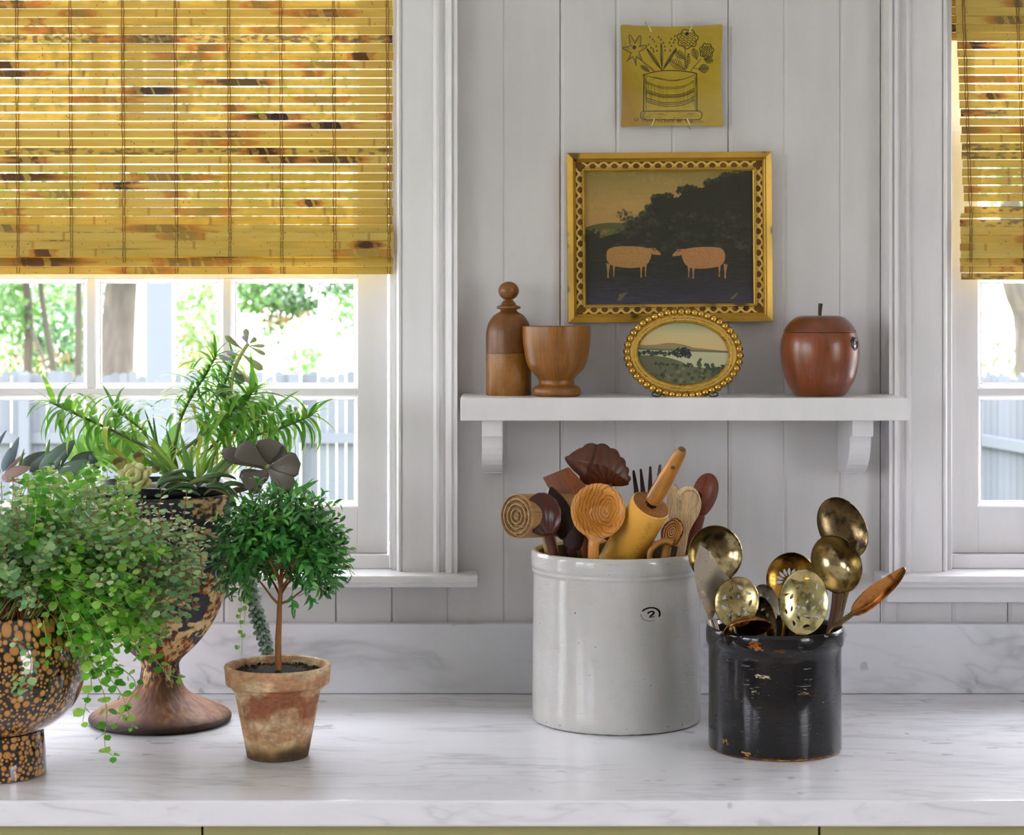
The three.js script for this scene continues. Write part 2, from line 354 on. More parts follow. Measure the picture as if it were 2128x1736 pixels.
// ------------------------------------------------------------------ the two sash windows over the counter
function sashWindow(n, right) {
  const w = struct(`window_${n}`), W = WIN[n - 1], zf = -0.040, m = S(zf);
  const sx = (px) => (right ? X(px, zf) : X(px, zf));
  // columns of glass in pixels of the sash plane, from the stile beside the pier outwards
  const cols = right ? [[2033, 2313], [2331, 2611], [2629, 2909]] : [[-86, 180], [197, 463], [479, 743]];
  const lo = right ? 1978 : -150, hi = right ? 2970 : 805;
  const x0 = Math.max(sx(lo), W.x0 + 0.004), x1 = Math.min(sx(hi), W.x1 - 0.004);
  const rows = [[1053, 823], [807, 579], [563, 335]];
  const zb = zf - 0.036;
  const yb = Y(1150, zf), yt = Y(270, zf);
  const bar = (nm, a, b, c, d, dz = 0) => part(nm, boxAt(a, b, c, d, zb - dz, zf - dz, 0.0012), trimPaint, w);
  const paneRow = (list, ya, yc, dz) => {
    for (const [a, b] of list) {
      const xa = Math.max(sx(a), x0 + 0.02), xb = Math.min(sx(b), x1 - 0.02);
      const g = rings(xa, xb, ya, yc, [[0, zf - 0.0005 - dz], [0.0016, zf - 0.0015 - dz], [0.0022, zf - 0.004 - dz], [0.0058, zf - 0.010 - dz], [0.0072, zf - 0.0105 - dz], [0.0072, zf - 0.018 - dz]]);
      part('glazing_bead', g, trimPaint, w);
      part('pane', new THREE.PlaneGeometry(xb - xa - 0.006, yc - ya - 0.006), clearGlass, w, [(xa + xb) / 2, (ya + yc) / 2, zf - 0.017 - dz]);
    }
  };
  const members = (dz, y0, y1, rws) => {
    const list = cols.map(([a, b]) => [a, b]);
    bar('stile', x0, sx(list[0][0]), y0, y1, dz); bar('stile', sx(list[2][1]), x1, y0, y1, dz);
    const ys = rws.map(([p, q]) => [Y(p, zf), Y(q, zf)]);
    const xi0 = sx(list[0][0]), xi1 = sx(list[2][1]);
    bar('rail', xi0, xi1, y0, ys[0][0], dz); bar('rail', xi0, xi1, ys[ys.length - 1][1], y1, dz);
    for (let i = 0; i < ys.length - 1; i++) bar('muntin', xi0, xi1, ys[i][1], ys[i + 1][0], dz);
    for (let c = 0; c < 2; c++) for (const [a, b] of ys) bar('muntin', sx(list[c][1]), sx(list[c + 1][0]), a, b, dz);
    for (const [a, b] of ys) paneRow(list, a, b, dz);
  };
  members(0, yb, yt, rows);
  members(0.04, yt - 0.03, HEAD - 0.02, [[255, 27], [11, -217]]);
  // jambs, stops, inner sill and head
  for (const s of [0, 1]) {
    const a = s ? W.x1 - 0.004 : W.x0, b = s ? W.x1 : W.x0 + 0.004;
    part('jamb', boxAt(a, b, SILL - 0.02, HEAD, -0.17, -0.001), trimPaint, w);
    const e = s ? X(808.5, -0.012) : X(1978, -0.012) ;
    if (!right && s) part('stop', boxAt(X(808.5, -0.014), W.x1 - 0.004, SILL, HEAD, -0.034, -0.014, 0.002), trimPaint, w);
    if (right && !s) part('stop', boxAt(W.x0 + 0.004, X(1979.5, -0.014), SILL, HEAD, -0.034, -0.014, 0.002), trimPaint, w);
  }
  part('sill', boxAt(W.x0, W.x1, SILL - 0.02, yb - 0.0005, -0.2, -0.036, 0.002), trimPaint, w);
  part('stop', boxAt(W.x0 + 0.004, W.x1 - 0.004, SILL, Y(1153, -0.02), -0.035, -0.018, 0.0015), trimPaint, w);
  part('jamb', boxAt(W.x0, W.x1, HEAD - 0.02, HEAD, -0.17, -0.001), trimPaint, w);
}
sashWindow(1, false); sashWindow(2, true);
// casings: moulded boards round each opening; the profile runs from the opening's edge outwards
{
  const prof = [[0, -0.002], [0, 0.011], [0.0012, 0.0145], [0.0035, 0.0165], [0.006, 0.0150], [0.0068, 0.0125], [0.0085, 0.0125], [0.0092, 0.0165], [0.053, 0.0165], [0.0545, 0.021], [0.058, 0.0245], [0.062, 0.0245], [0.064, 0.0200], [0.0695, 0.0180], [0.0715, 0.0240], [0.075, 0.0285], [0.080, 0.0300], [0.0812, 0.0270], [0.0835, 0.0270], [0.0842, 0.0315], [0.0885, 0.0320], [0.0885, -0.002]];
  let n = 1;
  const casing = (x, dir, y0, y1) => { const t = struct(`trim_${n++}`); part('casing', prism(prof.map(([s, z]) => [x + dir * s, z]), y0, y1, 'y'), trimPaint, t); };
  casing(X(824, 0.016), 1, SILL, HEAD + 0.09); casing(WIN[0].x0 - 0.002, -1, SILL, HEAD + 0.09);
  casing(X(1970, 0.016), -1, SILL, HEAD + 0.09); casing(WIN[1].x1 + 0.002, 1, SILL, HEAD + 0.09);
  for (const w of WIN) { const t = struct(`trim_${n++}`); part('casing', prism(prof.map(([s, z]) => [z, HEAD + s]), w.x0 - 0.002, w.x1 + 0.002, 'x'), trimPaint, t); }
  // stools (inner window sills), the right one with an apron board under it
  const nose = [[-0.036, 0], [0.0515, 0], [0.0545, -0.0012], [0.0556, -0.004], [0.0556, -0.009], [0.0535, -0.0115], [0.0500, -0.0128], [0.0480, -0.0150], [0.0472, -0.0178], [-0.036, -0.0178]];
  const stool = (x0, x1) => {
    const t = struct(`trim_${n++}`);
    part('stool', prism(nose.map(([z, y]) => [z, SILL + y]), x0, x1, 'x'), trimPaint, t);
    return t;
  };
  stool(WIN[0].x0 - 0.12, X(992, 0.055));
  const t = stool(X(1832, 0.055), WIN[1].x1 + 0.12);
  part('apron', boxAt(X(1843, 0.018), WIN[1].x1 + 0.1, Y(1253, 0.018), SILL - 0.0178, 0.0002, 0.018, 0.002), trimPaint, t);
}
// ------------------------------------------------------------------ counter, backsplash and cabinets
{
  const c = thing('countertop', 'pale marble countertop with grey veining and an eased front edge', 'countertop', [0, CT, 0]);
  part('slab', metreUV(boxAt(-2.3, 2.3, -0.030, 0, 0.0002, 0.635, 0.0035)), marble, c);
  const b = thing('backsplash', 'low marble backsplash strip standing along the back of the countertop', 'backsplash', [0, CT, 0]);
  part('slab', metreUV(boxAt(-2.3, 2.3, 0.0004, 0.1016, 0.0002, 0.020, 0.0016)), splashMarble, b);
  const cab = (x0, x1, label, drop) => {
    const o = thing('base_cabinet', label, 'cabinet', [(x0 + x1) / 2, 0, 0.3]), w = (x1 - x0) / 2;
    part('carcass', boxAt(-w + 0.001, w - 0.001, 0.1, CT - 0.031, -0.29, 0.285), greenPaint, o);
    part('toe_kick', boxAt(-w + 0.001, w - 0.001, 0, 0.1, -0.29, 0.24), greenPaint, o);
    part('drawer_front', boxAt(-w + 0.0012, w - 0.0012, CT - 0.20, CT - 0.0315 - drop, 0.286, 0.306, 0.0015), greenPaint, o);
    for (const s of [-1, 1]) part('door', boxAt(s < 0 ? -w + 0.0012 : 0.001, s < 0 ? -0.001 : w - 0.0012, 0.11, CT - 0.204, 0.286, 0.306, 0.0015), greenPaint, o);
  };
  cab(-1.6, X(420, 0.606), 'green painted cabinet under the countertop below the spotted planter', 0.0004);
  cab(X(420, 0.606), X(1703, 0.606), 'green painted cabinet under the countertop below the flowerpot and white crock', 0.0004);
  cab(X(1703, 0.606), 1.7, 'green painted cabinet below the black crock with a dark gap above its drawer', 0.003);
}
// ------------------------------------------------------------------ bamboo blinds
const bambooTex = (() => {
  const ROWS = 32, r = rng(77), W = 2048, H = 512, base = [];
  const marks = [];
  for (let k = 0; k < ROWS; k++) {
    const list = [], t = r();
    const n = 1 + Math.floor(r() * 3);
    for (let i = 0; i < n; i++) list.push({ c: r(), w: 0.02 + 0.07 * r(), dark: r() < 0.45 ? 0.55 + 0.45 * r() : 0.15 + 0.35 * r(), s: Math.floor(r() * 1e4), red: r() });
    const nodes = []; for (let i = 0, x = r() * 0.3; x < 1; x += 0.22 + 0.2 * r(), i++) nodes.push(x);
    marks.push({ list, nodes, dirty: r() < 0.12, tone: t });
  }
  return tex(W, H, (u, v) => {
    const k = Math.min(ROWS - 1, Math.floor(v * ROWS)), fv = v * ROWS - k, m = marks[k];
    const fibre = fbm(u, fv, 24, 9, 3, k * 7 + 1) - 0.5, broad = fbm(u, 0.5, 9, 1, 3, k * 13 + 5);
    let c = mix3([224, 202, 118], [208, 180, 82], clamp(m.tone * 0.55 + broad * 0.6));
    c = c.map((x) => x + 18 * fibre);
    if (m.dirty) { const d = sstep(0.42, 0.7, fbm(u, fv, 90, 4, 3, k + 300)); c = mix3(c, [128, 108, 78], 0.75 * d); }
    for (const b of m.list) {
      let dx = Math.abs(u - b.c); dx = Math.min(dx, 1 - dx);
      const wob = 0.55 * (fbm(u, fv, 30, 3, 3, b.s) - 0.5) + 0.9 * (vnoise(u * 14, fv * 2, 14, 2, b.s + 3) - 0.5);
      const e = 1 - dx / b.w + wob;
      const a = sstep(0.1, 0.75, e) * b.dark, scratch = sstep(0.60, 0.66, fbm(u + fv * 0.008, fv, 120, 1, 2, b.s + 9));
      c = mix3(c, b.red > 0.3 ? [84, 46, 16] : [58, 40, 36], a * (1 - 0.7 * scratch));
      c = mix3(c, [196, 122, 44], 0.55 * sstep(-0.15, 0.25, e) * (1 - sstep(0.3, 0.8, e)));
    }
    for (const x of m.nodes) { const d = Math.abs(u - x) / 0.004; if (d < 1) c = mix3(c, [150, 104, 46], 0.5 * (1 - d)); }
    const sp = hash(Math.floor(u * 900), Math.floor(fv * 6) + k * 9, 5); if (sp > 0.9965) c = mix3(c, [84, 56, 22], 0.7);
    return c;
  });
})();
const bamboo = std({ name: 'bamboo', map: bambooTex, roughness: 0.42, transmission: 0.32, thickness: 0, specularIntensity: 0.6 });
const threadMat = std({ name: 'blind thread', color: rgb(142, 100, 54), roughness: 0.8 });
function slatGeo(w, h, row, t = 0.0011, off = 0) {   // a thin strip with a rounded front; its strip of the bamboo map
  const o = [[-h / 2, -t / 2], [h / 2, -t / 2]], front = [];
  for (let i = 0; i <= 4; i++) { const a = i / 4, y = h / 2 - h * a; front.push([y, t / 2 + 0.0005 * Math.sin(Math.PI * a)]); }
  const outline = [...o, ...front], g = prism(outline.map(([y, z]) => [z, y]), -w / 2, w / 2, 'x'), p = g.attributes.position, uv = g.attributes.uv;
  for (let i = 0; i < p.count; i++) uv.setXY(i, (p.getX(i) + w / 2) / 0.72 + off, (row + 0.5 + 0.86 * p.getY(i) / h) / 32);
  return g;
}
function blind({ label, x0, xEdge, z, rows, cords, seed }) {
  // rows: [centre y, height, z offset, tilt, x shift] of every slat
  const b = thing('bamboo_blind', label, 'blind', [0, rows[rows.length - 1][0], 0]), base = b.position.y, r = rng(seed);
  const geos = [];
  rows.forEach(([y, h, dz, tilt, sh], i) => {
    const row = Math.floor(r() * 32), [xa, xb] = xEdge(y, dz), w = xb - xa, off = r();
    part('slat', slatGeo(w, h, row, 0.0011, off), bamboo, b, [(xa + xb) / 2 + (r() - 0.5) * 0.0022, y - base, z + dz], [tilt, 0, (r() - 0.5) * 0.0016]);
  });
  for (const c of cords) {
    const g = [];
    for (const s of [-1, 1]) {
      const pts = [];
      rows.forEach(([y, h, dz, tilt], i) => { const wob = s * 0.0017 * (1 + 0.25 * Math.sin(i * 2.1 + s)); const dx = c(y, dz); pts.push(V3(dx + wob + (i % 2 ? 0.0004 : -0.0004) * s, y + h * 0.42 - base, z + dz + 0.0018 + (tilt > 0.4 ? 0.003 : 0)), V3(dx + wob * 0.9, y - h * 0.42 - base, z + dz + 0.0018)); });
      g.push(tube(pts, 0.00058, 4));
    }
    part('weave_cord', merge(g), threadMat, b);
  }
  return b;
}
{
  const zb = 0.002, zi = zb;
  const rowsL = [], pitch = 17.95;
  for (let y = 9.5 - pitch * 8; y < 470; y += pitch) {
    const tight = y < 100 || y > 405 ? 0.3 : 1;
    const h = (pitch - (y < 118 ? 0.9 : y > 410 ? 0.9 : 2.5 + 0.9 * Math.sin(y * 0.7))) * S(zi);
    rowsL.push([Y(y, zi), h, 0, 0.02 * Math.sin(y)]);
  }
  // the bottom fold: a front face that hangs forward, its lip turned up to the light, and the lowest slat behind
  for (const y of [474.5, 491.5, 509, 526]) rowsL.push([Y(y, zi + 0.016), 15.7 * S(0.018), 0.016, 0]);
  rowsL.push([Y(545, zi + 0.0185), 0.0150, 0.0145, -0.62]);
  rowsL.push([Y(562, zi + 0.006), 16.5 * S(0.008), 0.006, 0]);
  for (const y of [482, 500, 518, 536]) rowsL.push([Y(y, zi), 17 * S(zi), -0.006, 0]);
  rowsL.sort((a, b) => b[0] - a[0]);
  const front = rowsL;
  blind({ label: 'wide woven bamboo blind half lowered over the window above the potted plants', z: zi, seed: 11, rows: front, xEdge: (y, dz) => [X(-150, zi), X(dz > 0.01 ? 817 : 816, zi + dz)],
    cords: [-75, 35, 146, 255, 364, 475, 583, 693, 805].map((px) => (y, dz) => X(px + (1.473 + 0.44 - y) * 9, zi + dz)) });
  // right blind: hangs a little askew, its left edge running out to the right lower down
  const rowsR = [], edge = (y) => { const py = VY - (y - EYE) / S(zi); return lerp(1985, 2004, clamp((py - 0) / 440)); };
  for (let y = 9.5 - pitch * 8; y < 425; y += 17.6) rowsR.push([Y(y, zi), (17.6 - (y < 80 ? 1 : 2.4)) * S(zi), 0.004 * clamp(y / 420), 0.02 * Math.sin(y * 1.3)]);
  rowsR.push([Y(437, zi + 0.010), 0.0108, 0.010, 0], [Y(448, zi + 0.016), 0.0078, 0.014, 0.7]);
  for (const y of [463.5, 480.5, 497.5, 514, 529]) rowsR.push([Y(y, zi + 0.016), 15.4 * S(0.018), 0.016, 0]);
  rowsR.push([Y(545, zi + 0.0185), 0.0145, 0.0145, -0.62], [Y(559, zi + 0.012), 0.0098, 0.012, 0.1], [Y(575, zi + 0.006), 13 * S(0.008), 0.006, 0]);
  for (const y of [470, 488, 506, 524, 542]) rowsR.push([Y(y, zi), 17 * S(zi), -0.008, 0]);
  rowsR.sort((a, b) => b[0] - a[0]);
  blind({ label: 'narrow strip of bamboo blind at the window beside the apple caddy end', z: zi, seed: 23, rows: rowsR,
    xEdge: (y, dz) => { const py = VY - (y - EYE) / S(zi); return [X(dz < -0.001 ? 1997 : py > 440 ? 1996 : edge(y), zi + dz), WIN[1].x1 - 0.006]; },
    cords: [2001, 2113, 2224, 2335, 2446, 2557].map((px) => (y, dz) => X(px + 16 * clamp((VY - (y - EYE) / S(zi)) / 440), zi + dz)) });
  // valance of the right blind, seen past its edge at the top
  const v = thing('blind_valance', 'short bamboo valance strip behind the top of the narrow blind', 'valance', [0, Y(85, -0.010), -0.010]);
  for (let y = 76; y > -170; y -= 17.6) part('slat', slatGeo(0.6, 16.6 * S(-0.01), Math.abs(Math.round(y * 3)) % 32), bamboo, v, [X(1973.5, -0.01) + 0.3, Y(y, -0.01) - v.position.y, 0]);
}
// ------------------------------------------------------------------ outside: porch, lawn, fences, trees
{
  const G = -0.62;   // ground level below the floor
  const lawn = struct('lawn');
  const lawnMat = std({ name: 'lawn', map: rep(tex(256, 256, (u, v) => { const k = fbm(u, v, 24, 24, 4, 4); return [84 + 50 * k, 98 + 50 * k, 56 + 40 * k]; }), 12, 12), roughness: 0.95 });
  part('turf', boxAt(-45, 45, G - 0.3, G, -70, 40), lawnMat, lawn);
  const pavingMat = std({ name: 'paving', map: rep(tex(256, 256, (u, v) => { const k = fbm(u, v, 12, 12, 4, 14); return [104 + 30 * k, 102 + 30 * k, 108 + 30 * k]; }), 1, 1), roughness: 0.9 });
  part('paving', boxAt(-9, 9, G - 0.1, G + 0.01, -9, 16), pavingMat, lawn);
  const porchPaint = std({ name: 'porch paint', color: rgb(50, 57, 71), roughness: 0.5 });
  const p = struct('porch');
  const deckMat = std({ name: 'porch boards', color: rgb(196, 200, 204), roughness: 0.6 });
  for (let i = 0; i < 20; i++) part('plank', boxAt(-4, 5, -0.13, -0.1, -0.22 - 0.13 * (i + 1), -0.22 - 0.13 * i - 0.006), deckMat, p);
  part('joist', boxAt(-4, 5, G, -0.13, -2.8, -0.22), deckMat, p);
  for (const x of [-3.6, -1.5, 0.6, 2.7, 4.6]) part('beam', boxAt(x - 0.03, x + 0.03, 2.70, 2.80, -2.75, -0.17), porchPaint, p);
  part('beam', boxAt(-4, 5, 2.58, 2.70, -2.6, -2.5), porchPaint, p);
  const zp = -2.55, post = (x0, x1, label) => {
    const o = thing('porch_post', label, 'post', [(x0 + x1) / 2, -0.1, zp]), w = (x1 - x0) / 2;
    part('shaft', boxAt(-w, w, 0.002, 2.679, -w, w, 0.004), porchPaint, o); part('plinth', boxAt(-w - 0.02, w + 0.02, 0.002, 0.14, -w - 0.02, w + 0.02, 0.004), porchPaint, o);
  };
  post(X(303, zp + 0.035), X(357, zp + 0.035), 'pale blue porch post seen through the left window');
  // fences of narrow round-topped pickets
  const fenceMat = [0.94, 1, 1.06].map((k) => std({ name: 'weathered fence boards', color: rgb(56 * k, 60 * k, 66 * k), roughness: 0.8 }));
  const picket = (w, h, t) => { const o = [[-w / 2, 0], [w / 2, 0], [w / 2, h - w * 0.3]]; for (let i = 1; i < 6; i++) { const a = i / 6 * Math.PI; o.push([w / 2 * Math.cos(a), h - w * 0.3 + w * 0.3 * Math.sin(a)]); } o.push([-w / 2, h - w * 0.3]); const s = new THREE.Shape(o.map((q) => new THREE.Vector2(...q))); const g = new THREE.ExtrudeGeometry(s, { depth: t, bevelEnabled: false }); g.translate(0, 0, -t / 2); return g; };
  const fence = (a, b, top, n, label) => {
    const d = b.clone().sub(a), len = d.length(), f = thing('picket_fence', label, 'fence', a), r = rng(n), pitch = len / n, h = top - G;
    f.rotation.y = Math.atan2(-d.z, d.x);
    const geos = [0, 1, 2].map((k) => picket(pitch * 0.93, h - 0.02 * k, 0.02));
    for (let i = 0; i < n; i++) part('picket', geos[Math.floor(r() * 3)], fenceMat[Math.floor(r() * 3)], f, [pitch * (i + 0.5), 0, 0], [0, 0, (r() - 0.5) * 0.012]);
    for (const y of [0.3, h - 0.62]) part('rail', boxAt(0, len, y, y + 0.09, 0.011, 0.05), fenceMat[2], f);
    for (let x = 0.25; x < len; x += 2.3) part('post', boxAt(x - 0.045, x + 0.045, 0, h - 0.02, 0.051, 0.14), fenceMat[2], f);
  };
  const zF = -14;
  fence(V3(X(-560, zF), G, zF), V3(X(1960, zF), G, zF), Y(771, zF), 134, 'grey picket fence with rounded tops running across the yard');
  fence(V3(X(1985, zF) , G, zF + 0.05), V3(X(2760, -8.5), G, -8.5), Y(765, zF), 44, 'grey picket fence slanting nearer behind the right window');
  // trees and shrubs: trunk, limbs and a crown of leaves
  const bark = std({ name: 'bark', map: tex(256, 256, (u, v) => { const k = fbm(u, v, 24, 6, 4, 8); return [44 + 36 * k, 40 + 32 * k, 35 + 28 * k]; }), roughness: 0.95 });
  const leafG = leaf(0.1, 0.065, { n: 2, bend: 0.5, fold: 0.2 });
  const green = (c, tr = 0.5) => std({ name: 'tree leaves', color: c, roughness: 0.6, transmission: tr, thickness: 0 });
  const M = { mid: green(rgb(72, 112, 48)), light: green(rgb(96, 130, 66)), deep: green(rgb(48, 86, 40)), warm: green(rgb(150, 126, 92)), blue: green(rgb(76, 112, 80)) };
  const tree = (name, label, cat, base, trunkPts, r0, blobs, seed) => {
    const o = thing(name, label, cat, base), r = rng(seed), m4 = new THREE.Matrix4(), q = new THREE.Quaternion(), e = new THREE.Euler();
    if (trunkPts) trunkPts.forEach((pts, i) => part(i ? 'branch' : 'trunk', tube(pts.map((p) => p.clone().sub(base)), (t) => (i ? r0 * 0.45 : r0) * (1 - 0.45 * t), 10, { smooth: 12 }), bark, o));
    const byMat = new Map();
    for (const [c, rad, n, mat, sz] of blobs) { if (!byMat.has(mat)) byMat.set(mat, []); for (let i = 0; i < n; i++) { const u = r() * 2 - 1, w = r() * 6.283, k = Math.cbrt(r()), s = Math.sqrt(1 - u * u), sc = (sz ?? 1) * (0.7 + 0.7 * r()); e.set(r() * 6.3, r() * 6.3, r() * 6.3); byMat.get(mat).push(new THREE.Matrix4().compose(V3(c.x - base.x + rad.x * k * s * Math.cos(w), c.y - base.y + rad.y * k * u, c.z - base.z + rad.z * k * s * Math.sin(w)), q.setFromEuler(e).clone(), V3(sc, sc, sc))); } }
    for (const [mat, list] of byMat) { const im = new THREE.InstancedMesh(leafG, mat, list.length); list.forEach((mm, i) => im.setMatrixAt(i, mm)); im.name = 'foliage'; im.userData.kind = 'stuff'; im.castShadow = im.receiveShadow = true; o.add(im); }
    return o;
  };
  const at0 = (px, z) => V3(X(px, z), G, z);
  let z = -16;
  tree('broad_tree', 'thick pale leaning tree trunk beside the porch post', 'tree', at0(232, z), [[at0(232, z), at(240, 780, z), at(252, 590, z), at(275, 380, z), at(262, -200, z)], [at(258, 520, z), at(330, 400, z - 0.3), at(420, 100, z - 1)]], 0.2,
    [[at(240, 420, z), V3(2.2, 0.7, 1.6), 3000, M.mid], [at(150, 100, z), V3(3, 1.4, 2.5), 3000, M.deep]], 31);
  z = -18;
  tree('young_tree', 'slim young tree with bright leaves behind the leftmost pane', 'tree', at0(54, z), [[at0(54, z), at(57, 780, z), at(60, 650, z), at(52, 560, z), at(40, 300, z)], [at(60, 680, z), at(84, 730, z + 0.2), at(102, 790, z + 0.3)]], 0.06,
    [[at(10, 640, z), V3(0.30, 0.36, 0.6), 420, M.mid], [at(60, 590, z - 1), V3(0.7, 0.26, 0.7), 420, M.light], [at(50, 420, z), V3(1.3, 0.7, 1), 1200, M.mid]], 33);
  tree('young_tree', 'slim grey sapling leaning left behind the leftmost pane', 'tree', at0(116, z), [[at0(116, z), at(112, 780, z), at(98, 690, z), at(84, 590, z), at(70, 400, z)]], 0.042, [[at(100, 600, z - 2), V3(0.5, 0.3, 0.5), 260, M.blue]], 34);
  tree('young_tree', 'straight dark sapling beside the left muntin of the window', 'tree', at0(164, z), [[at0(164, z), at(163, 780, z), at(164, 650, z), at(163, 560, z), at(160, 300, z)]], 0.046, [[at(160, 600, z - 2), V3(0.5, 0.35, 0.5), 260, M.blue]], 35);
  z = -24;
  const shrub = (label, px, py, rx, ry, n, mat, seed, sz = 1.2) => tree('leafy_shrub', label, 'shrub', at0(px, z), null, 0, [[at(px, py, z), V3(rx, ry, 0.8), n, mat, sz]], seed);
  shrub('pale green bush behind the saplings at far left', 60, 690, 1.1, 0.85, 1500, M.light, 41);
  shrub('yellow tinged bush low behind the leftmost pane', 90, 760, 0.9, 0.26, 300, M.warm, 42);
  shrub('blue green bush between the saplings', 140, 690, 0.6, 0.8, 900, M.blue, 43);
  shrub('bright green bush behind the right of the porch post', 400, 660, 0.42, 0.75, 800, M.light, 44);
  shrub('warm flowering bush right of the porch post', 420, 720, 0.40, 0.42, 200, M.warm, 45);
  shrub('small green bush above the fence in the third pane', 635, 752, 0.26, 0.20, 120, M.mid, 46);
  z = -20;
  tree('broad_tree', 'broad green tree hanging over the yard in the third pane', 'tree', at0(880, z), [[at0(880, z), at(880, 700, z), at(860, 300, z), at(820, -100, z)], [at(865, 400, z), at(700, 300, z), at(560, 350, z)]], 0.2,
    [[at(560, 610, z), V3(0.42, 0.24, 0.6), 520, M.mid], [at(610, 628, z), V3(0.30, 0.16, 0.5), 300, M.deep], [at(520, 600, z), V3(0.3, 0.3, 0.5), 260, M.light], [at(600, 665, z), V3(0.34, 0.14, 0.4), 110, M.warm], [at(565, 690, z), V3(0.14, 0.12, 0.3), 60, M.mid], [at(720, 640, z), V3(0.2, 0.42, 0.5), 170, M.mid], [at(700, 590, z), V3(0.4, 0.12, 0.5), 200, M.deep], [at(700, 300, z), V3(2, 1.1, 1.5), 2600, M.mid]], 47);
  z = -17;
  tree('broad_tree', 'pale gnarled tree trunk behind the right window', 'tree', at0(2165, z), [[at0(2165, z), at(2150, 780, z), at(2140, 650, z), at(2112, 585, z), at(2105, 300, z)], [at(2135, 660, z), at(2175, 560, z), at(2230, 300, z)]], 0.23, [[at(2150, 300, z), V3(1.6, 0.6, 1.2), 1800, M.mid], [at(2090, 745, z - 2), V3(0.25, 0.12, 0.3), 60, M.mid]], 48);
}
// ------------------------------------------------------------------ shared materials of the things
const woodTex = tex(512, 512, (u, v) => {   // vertical grain, to be tinted
  const warp = 0.02 * (fbm(u, v, 4, 3, 3, 101) - 0.5), a = fbm(u + warp, v, 60, 4, 3, 103), b = fbm(u + warp, v, 170, 14, 2, 107), c = fbm(u, v, 5, 3, 4, 109);
  const pore = sstep(0.70, 0.78, fbm(u, v, 200, 20, 1, 113));
  const k = 0.74 + 0.16 * a + 0.10 * (b - 0.5) + 0.24 * (c - 0.5) - 0.13 * pore;
  return [255 * k, 250 * k, 240 * k];
});
const wood = (name, c, o = {}) => std({ name, color: c, map: rep(woodTex, o.u ?? 1, o.v ?? 1, o.ou ?? 0, 0), roughness: o.r ?? 0.42, clearcoat: o.cc ?? 0, clearcoatRoughness: 0.3, bumpMap: rep(woodTex, o.u ?? 1, o.v ?? 1, o.ou ?? 0, 0), bumpScale: 0.00012 });
const walnut = wood('walnut', rgb(170, 114, 46), { r: 0.38 }), walnutDark = wood('dark walnut', rgb(150, 92, 42), { r: 0.38, ou: 0.3 });
const goldTone = tex(512, 512, (u, v) => { const k = 0.72 + 0.3 * fbm(u, v, 20, 20, 4, 131) - 0.4 * sstep(0.66, 0.8, fbm(u, v, 40, 40, 3, 137)); return [255 * k, 250 * k, 236 * k]; });
const gold = std({ name: 'gilding', color: rgb(214, 172, 70), map: goldTone, metalness: 0.4, roughness: 0.36, bumpMap: goldTone, bumpScale: 0.0004 });
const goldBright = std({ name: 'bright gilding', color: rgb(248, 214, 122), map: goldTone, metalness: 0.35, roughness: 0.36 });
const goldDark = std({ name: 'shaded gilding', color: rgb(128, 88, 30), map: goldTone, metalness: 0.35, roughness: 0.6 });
const brassBead = std({ name: 'pressed brass', color: rgb(232, 190, 98), map: goldTone, metalness: 0.9, roughness: 0.24 });
const blackWire = std({ name: 'black wire', color: rgb(28, 27, 28), metalness: 0.4, roughness: 0.45 });

// ------------------------------------------------------------------ shelf on two brackets
const SHELF_Z = 0.14, SHELF_Y = Y(827, SHELF_Z);
{
  const x0 = X(957, SHELF_Z), x1 = X(1889, SHELF_Z), o = thing('wall_shelf', 'white painted wall shelf on two scrolled brackets between the windows', 'shelf', [(x0 + x1) / 2, SHELF_Y - 0.032, 0]);
  const cx = o.position.x, th = 0.032;
  part('board', boxAt(x0 - cx, x1 - cx, 0, th, 0.0335, SHELF_Z, 0.0016), trimPaint, o);
  part('back_edge', boxAt(X(960, 0) - cx + 0.002, X(1842, 0) - cx, 0.0004, th - 0.0002, 0.0003, 0.0334), trimPaint, o);
  const prof = [[0, 0], [0.118, 0], [0.118, -0.0225], [0.100, -0.0225], [0.099, -0.030]];
  for (let i = 1; i <= 8; i++) { const a = i / 8 * Math.PI / 2; prof.push([0.030 + 0.069 * Math.cos(a), -0.030 - 0.05 * Math.sin(a) * 0.99]); }
  prof.push([0.0285, -0.0815], [0, -0.0815]);
  for (const [a, b] of [[1001, 1044], [1771, 1815]]) part('bracket', prism(prof.map(([z, y]) => [z + 0.0006, y - 0.0004]), X(a, 0.118) - cx, X(b, 0.118) - cx, 'x'), trimPaint, o);
}
// profile given in photo pixels: half-width and row, for an axis at column px and depth z
const pxProfile = (pts, z, base) => pts.map(([r, y]) => [r * S(z), Y(y, z) - base]);
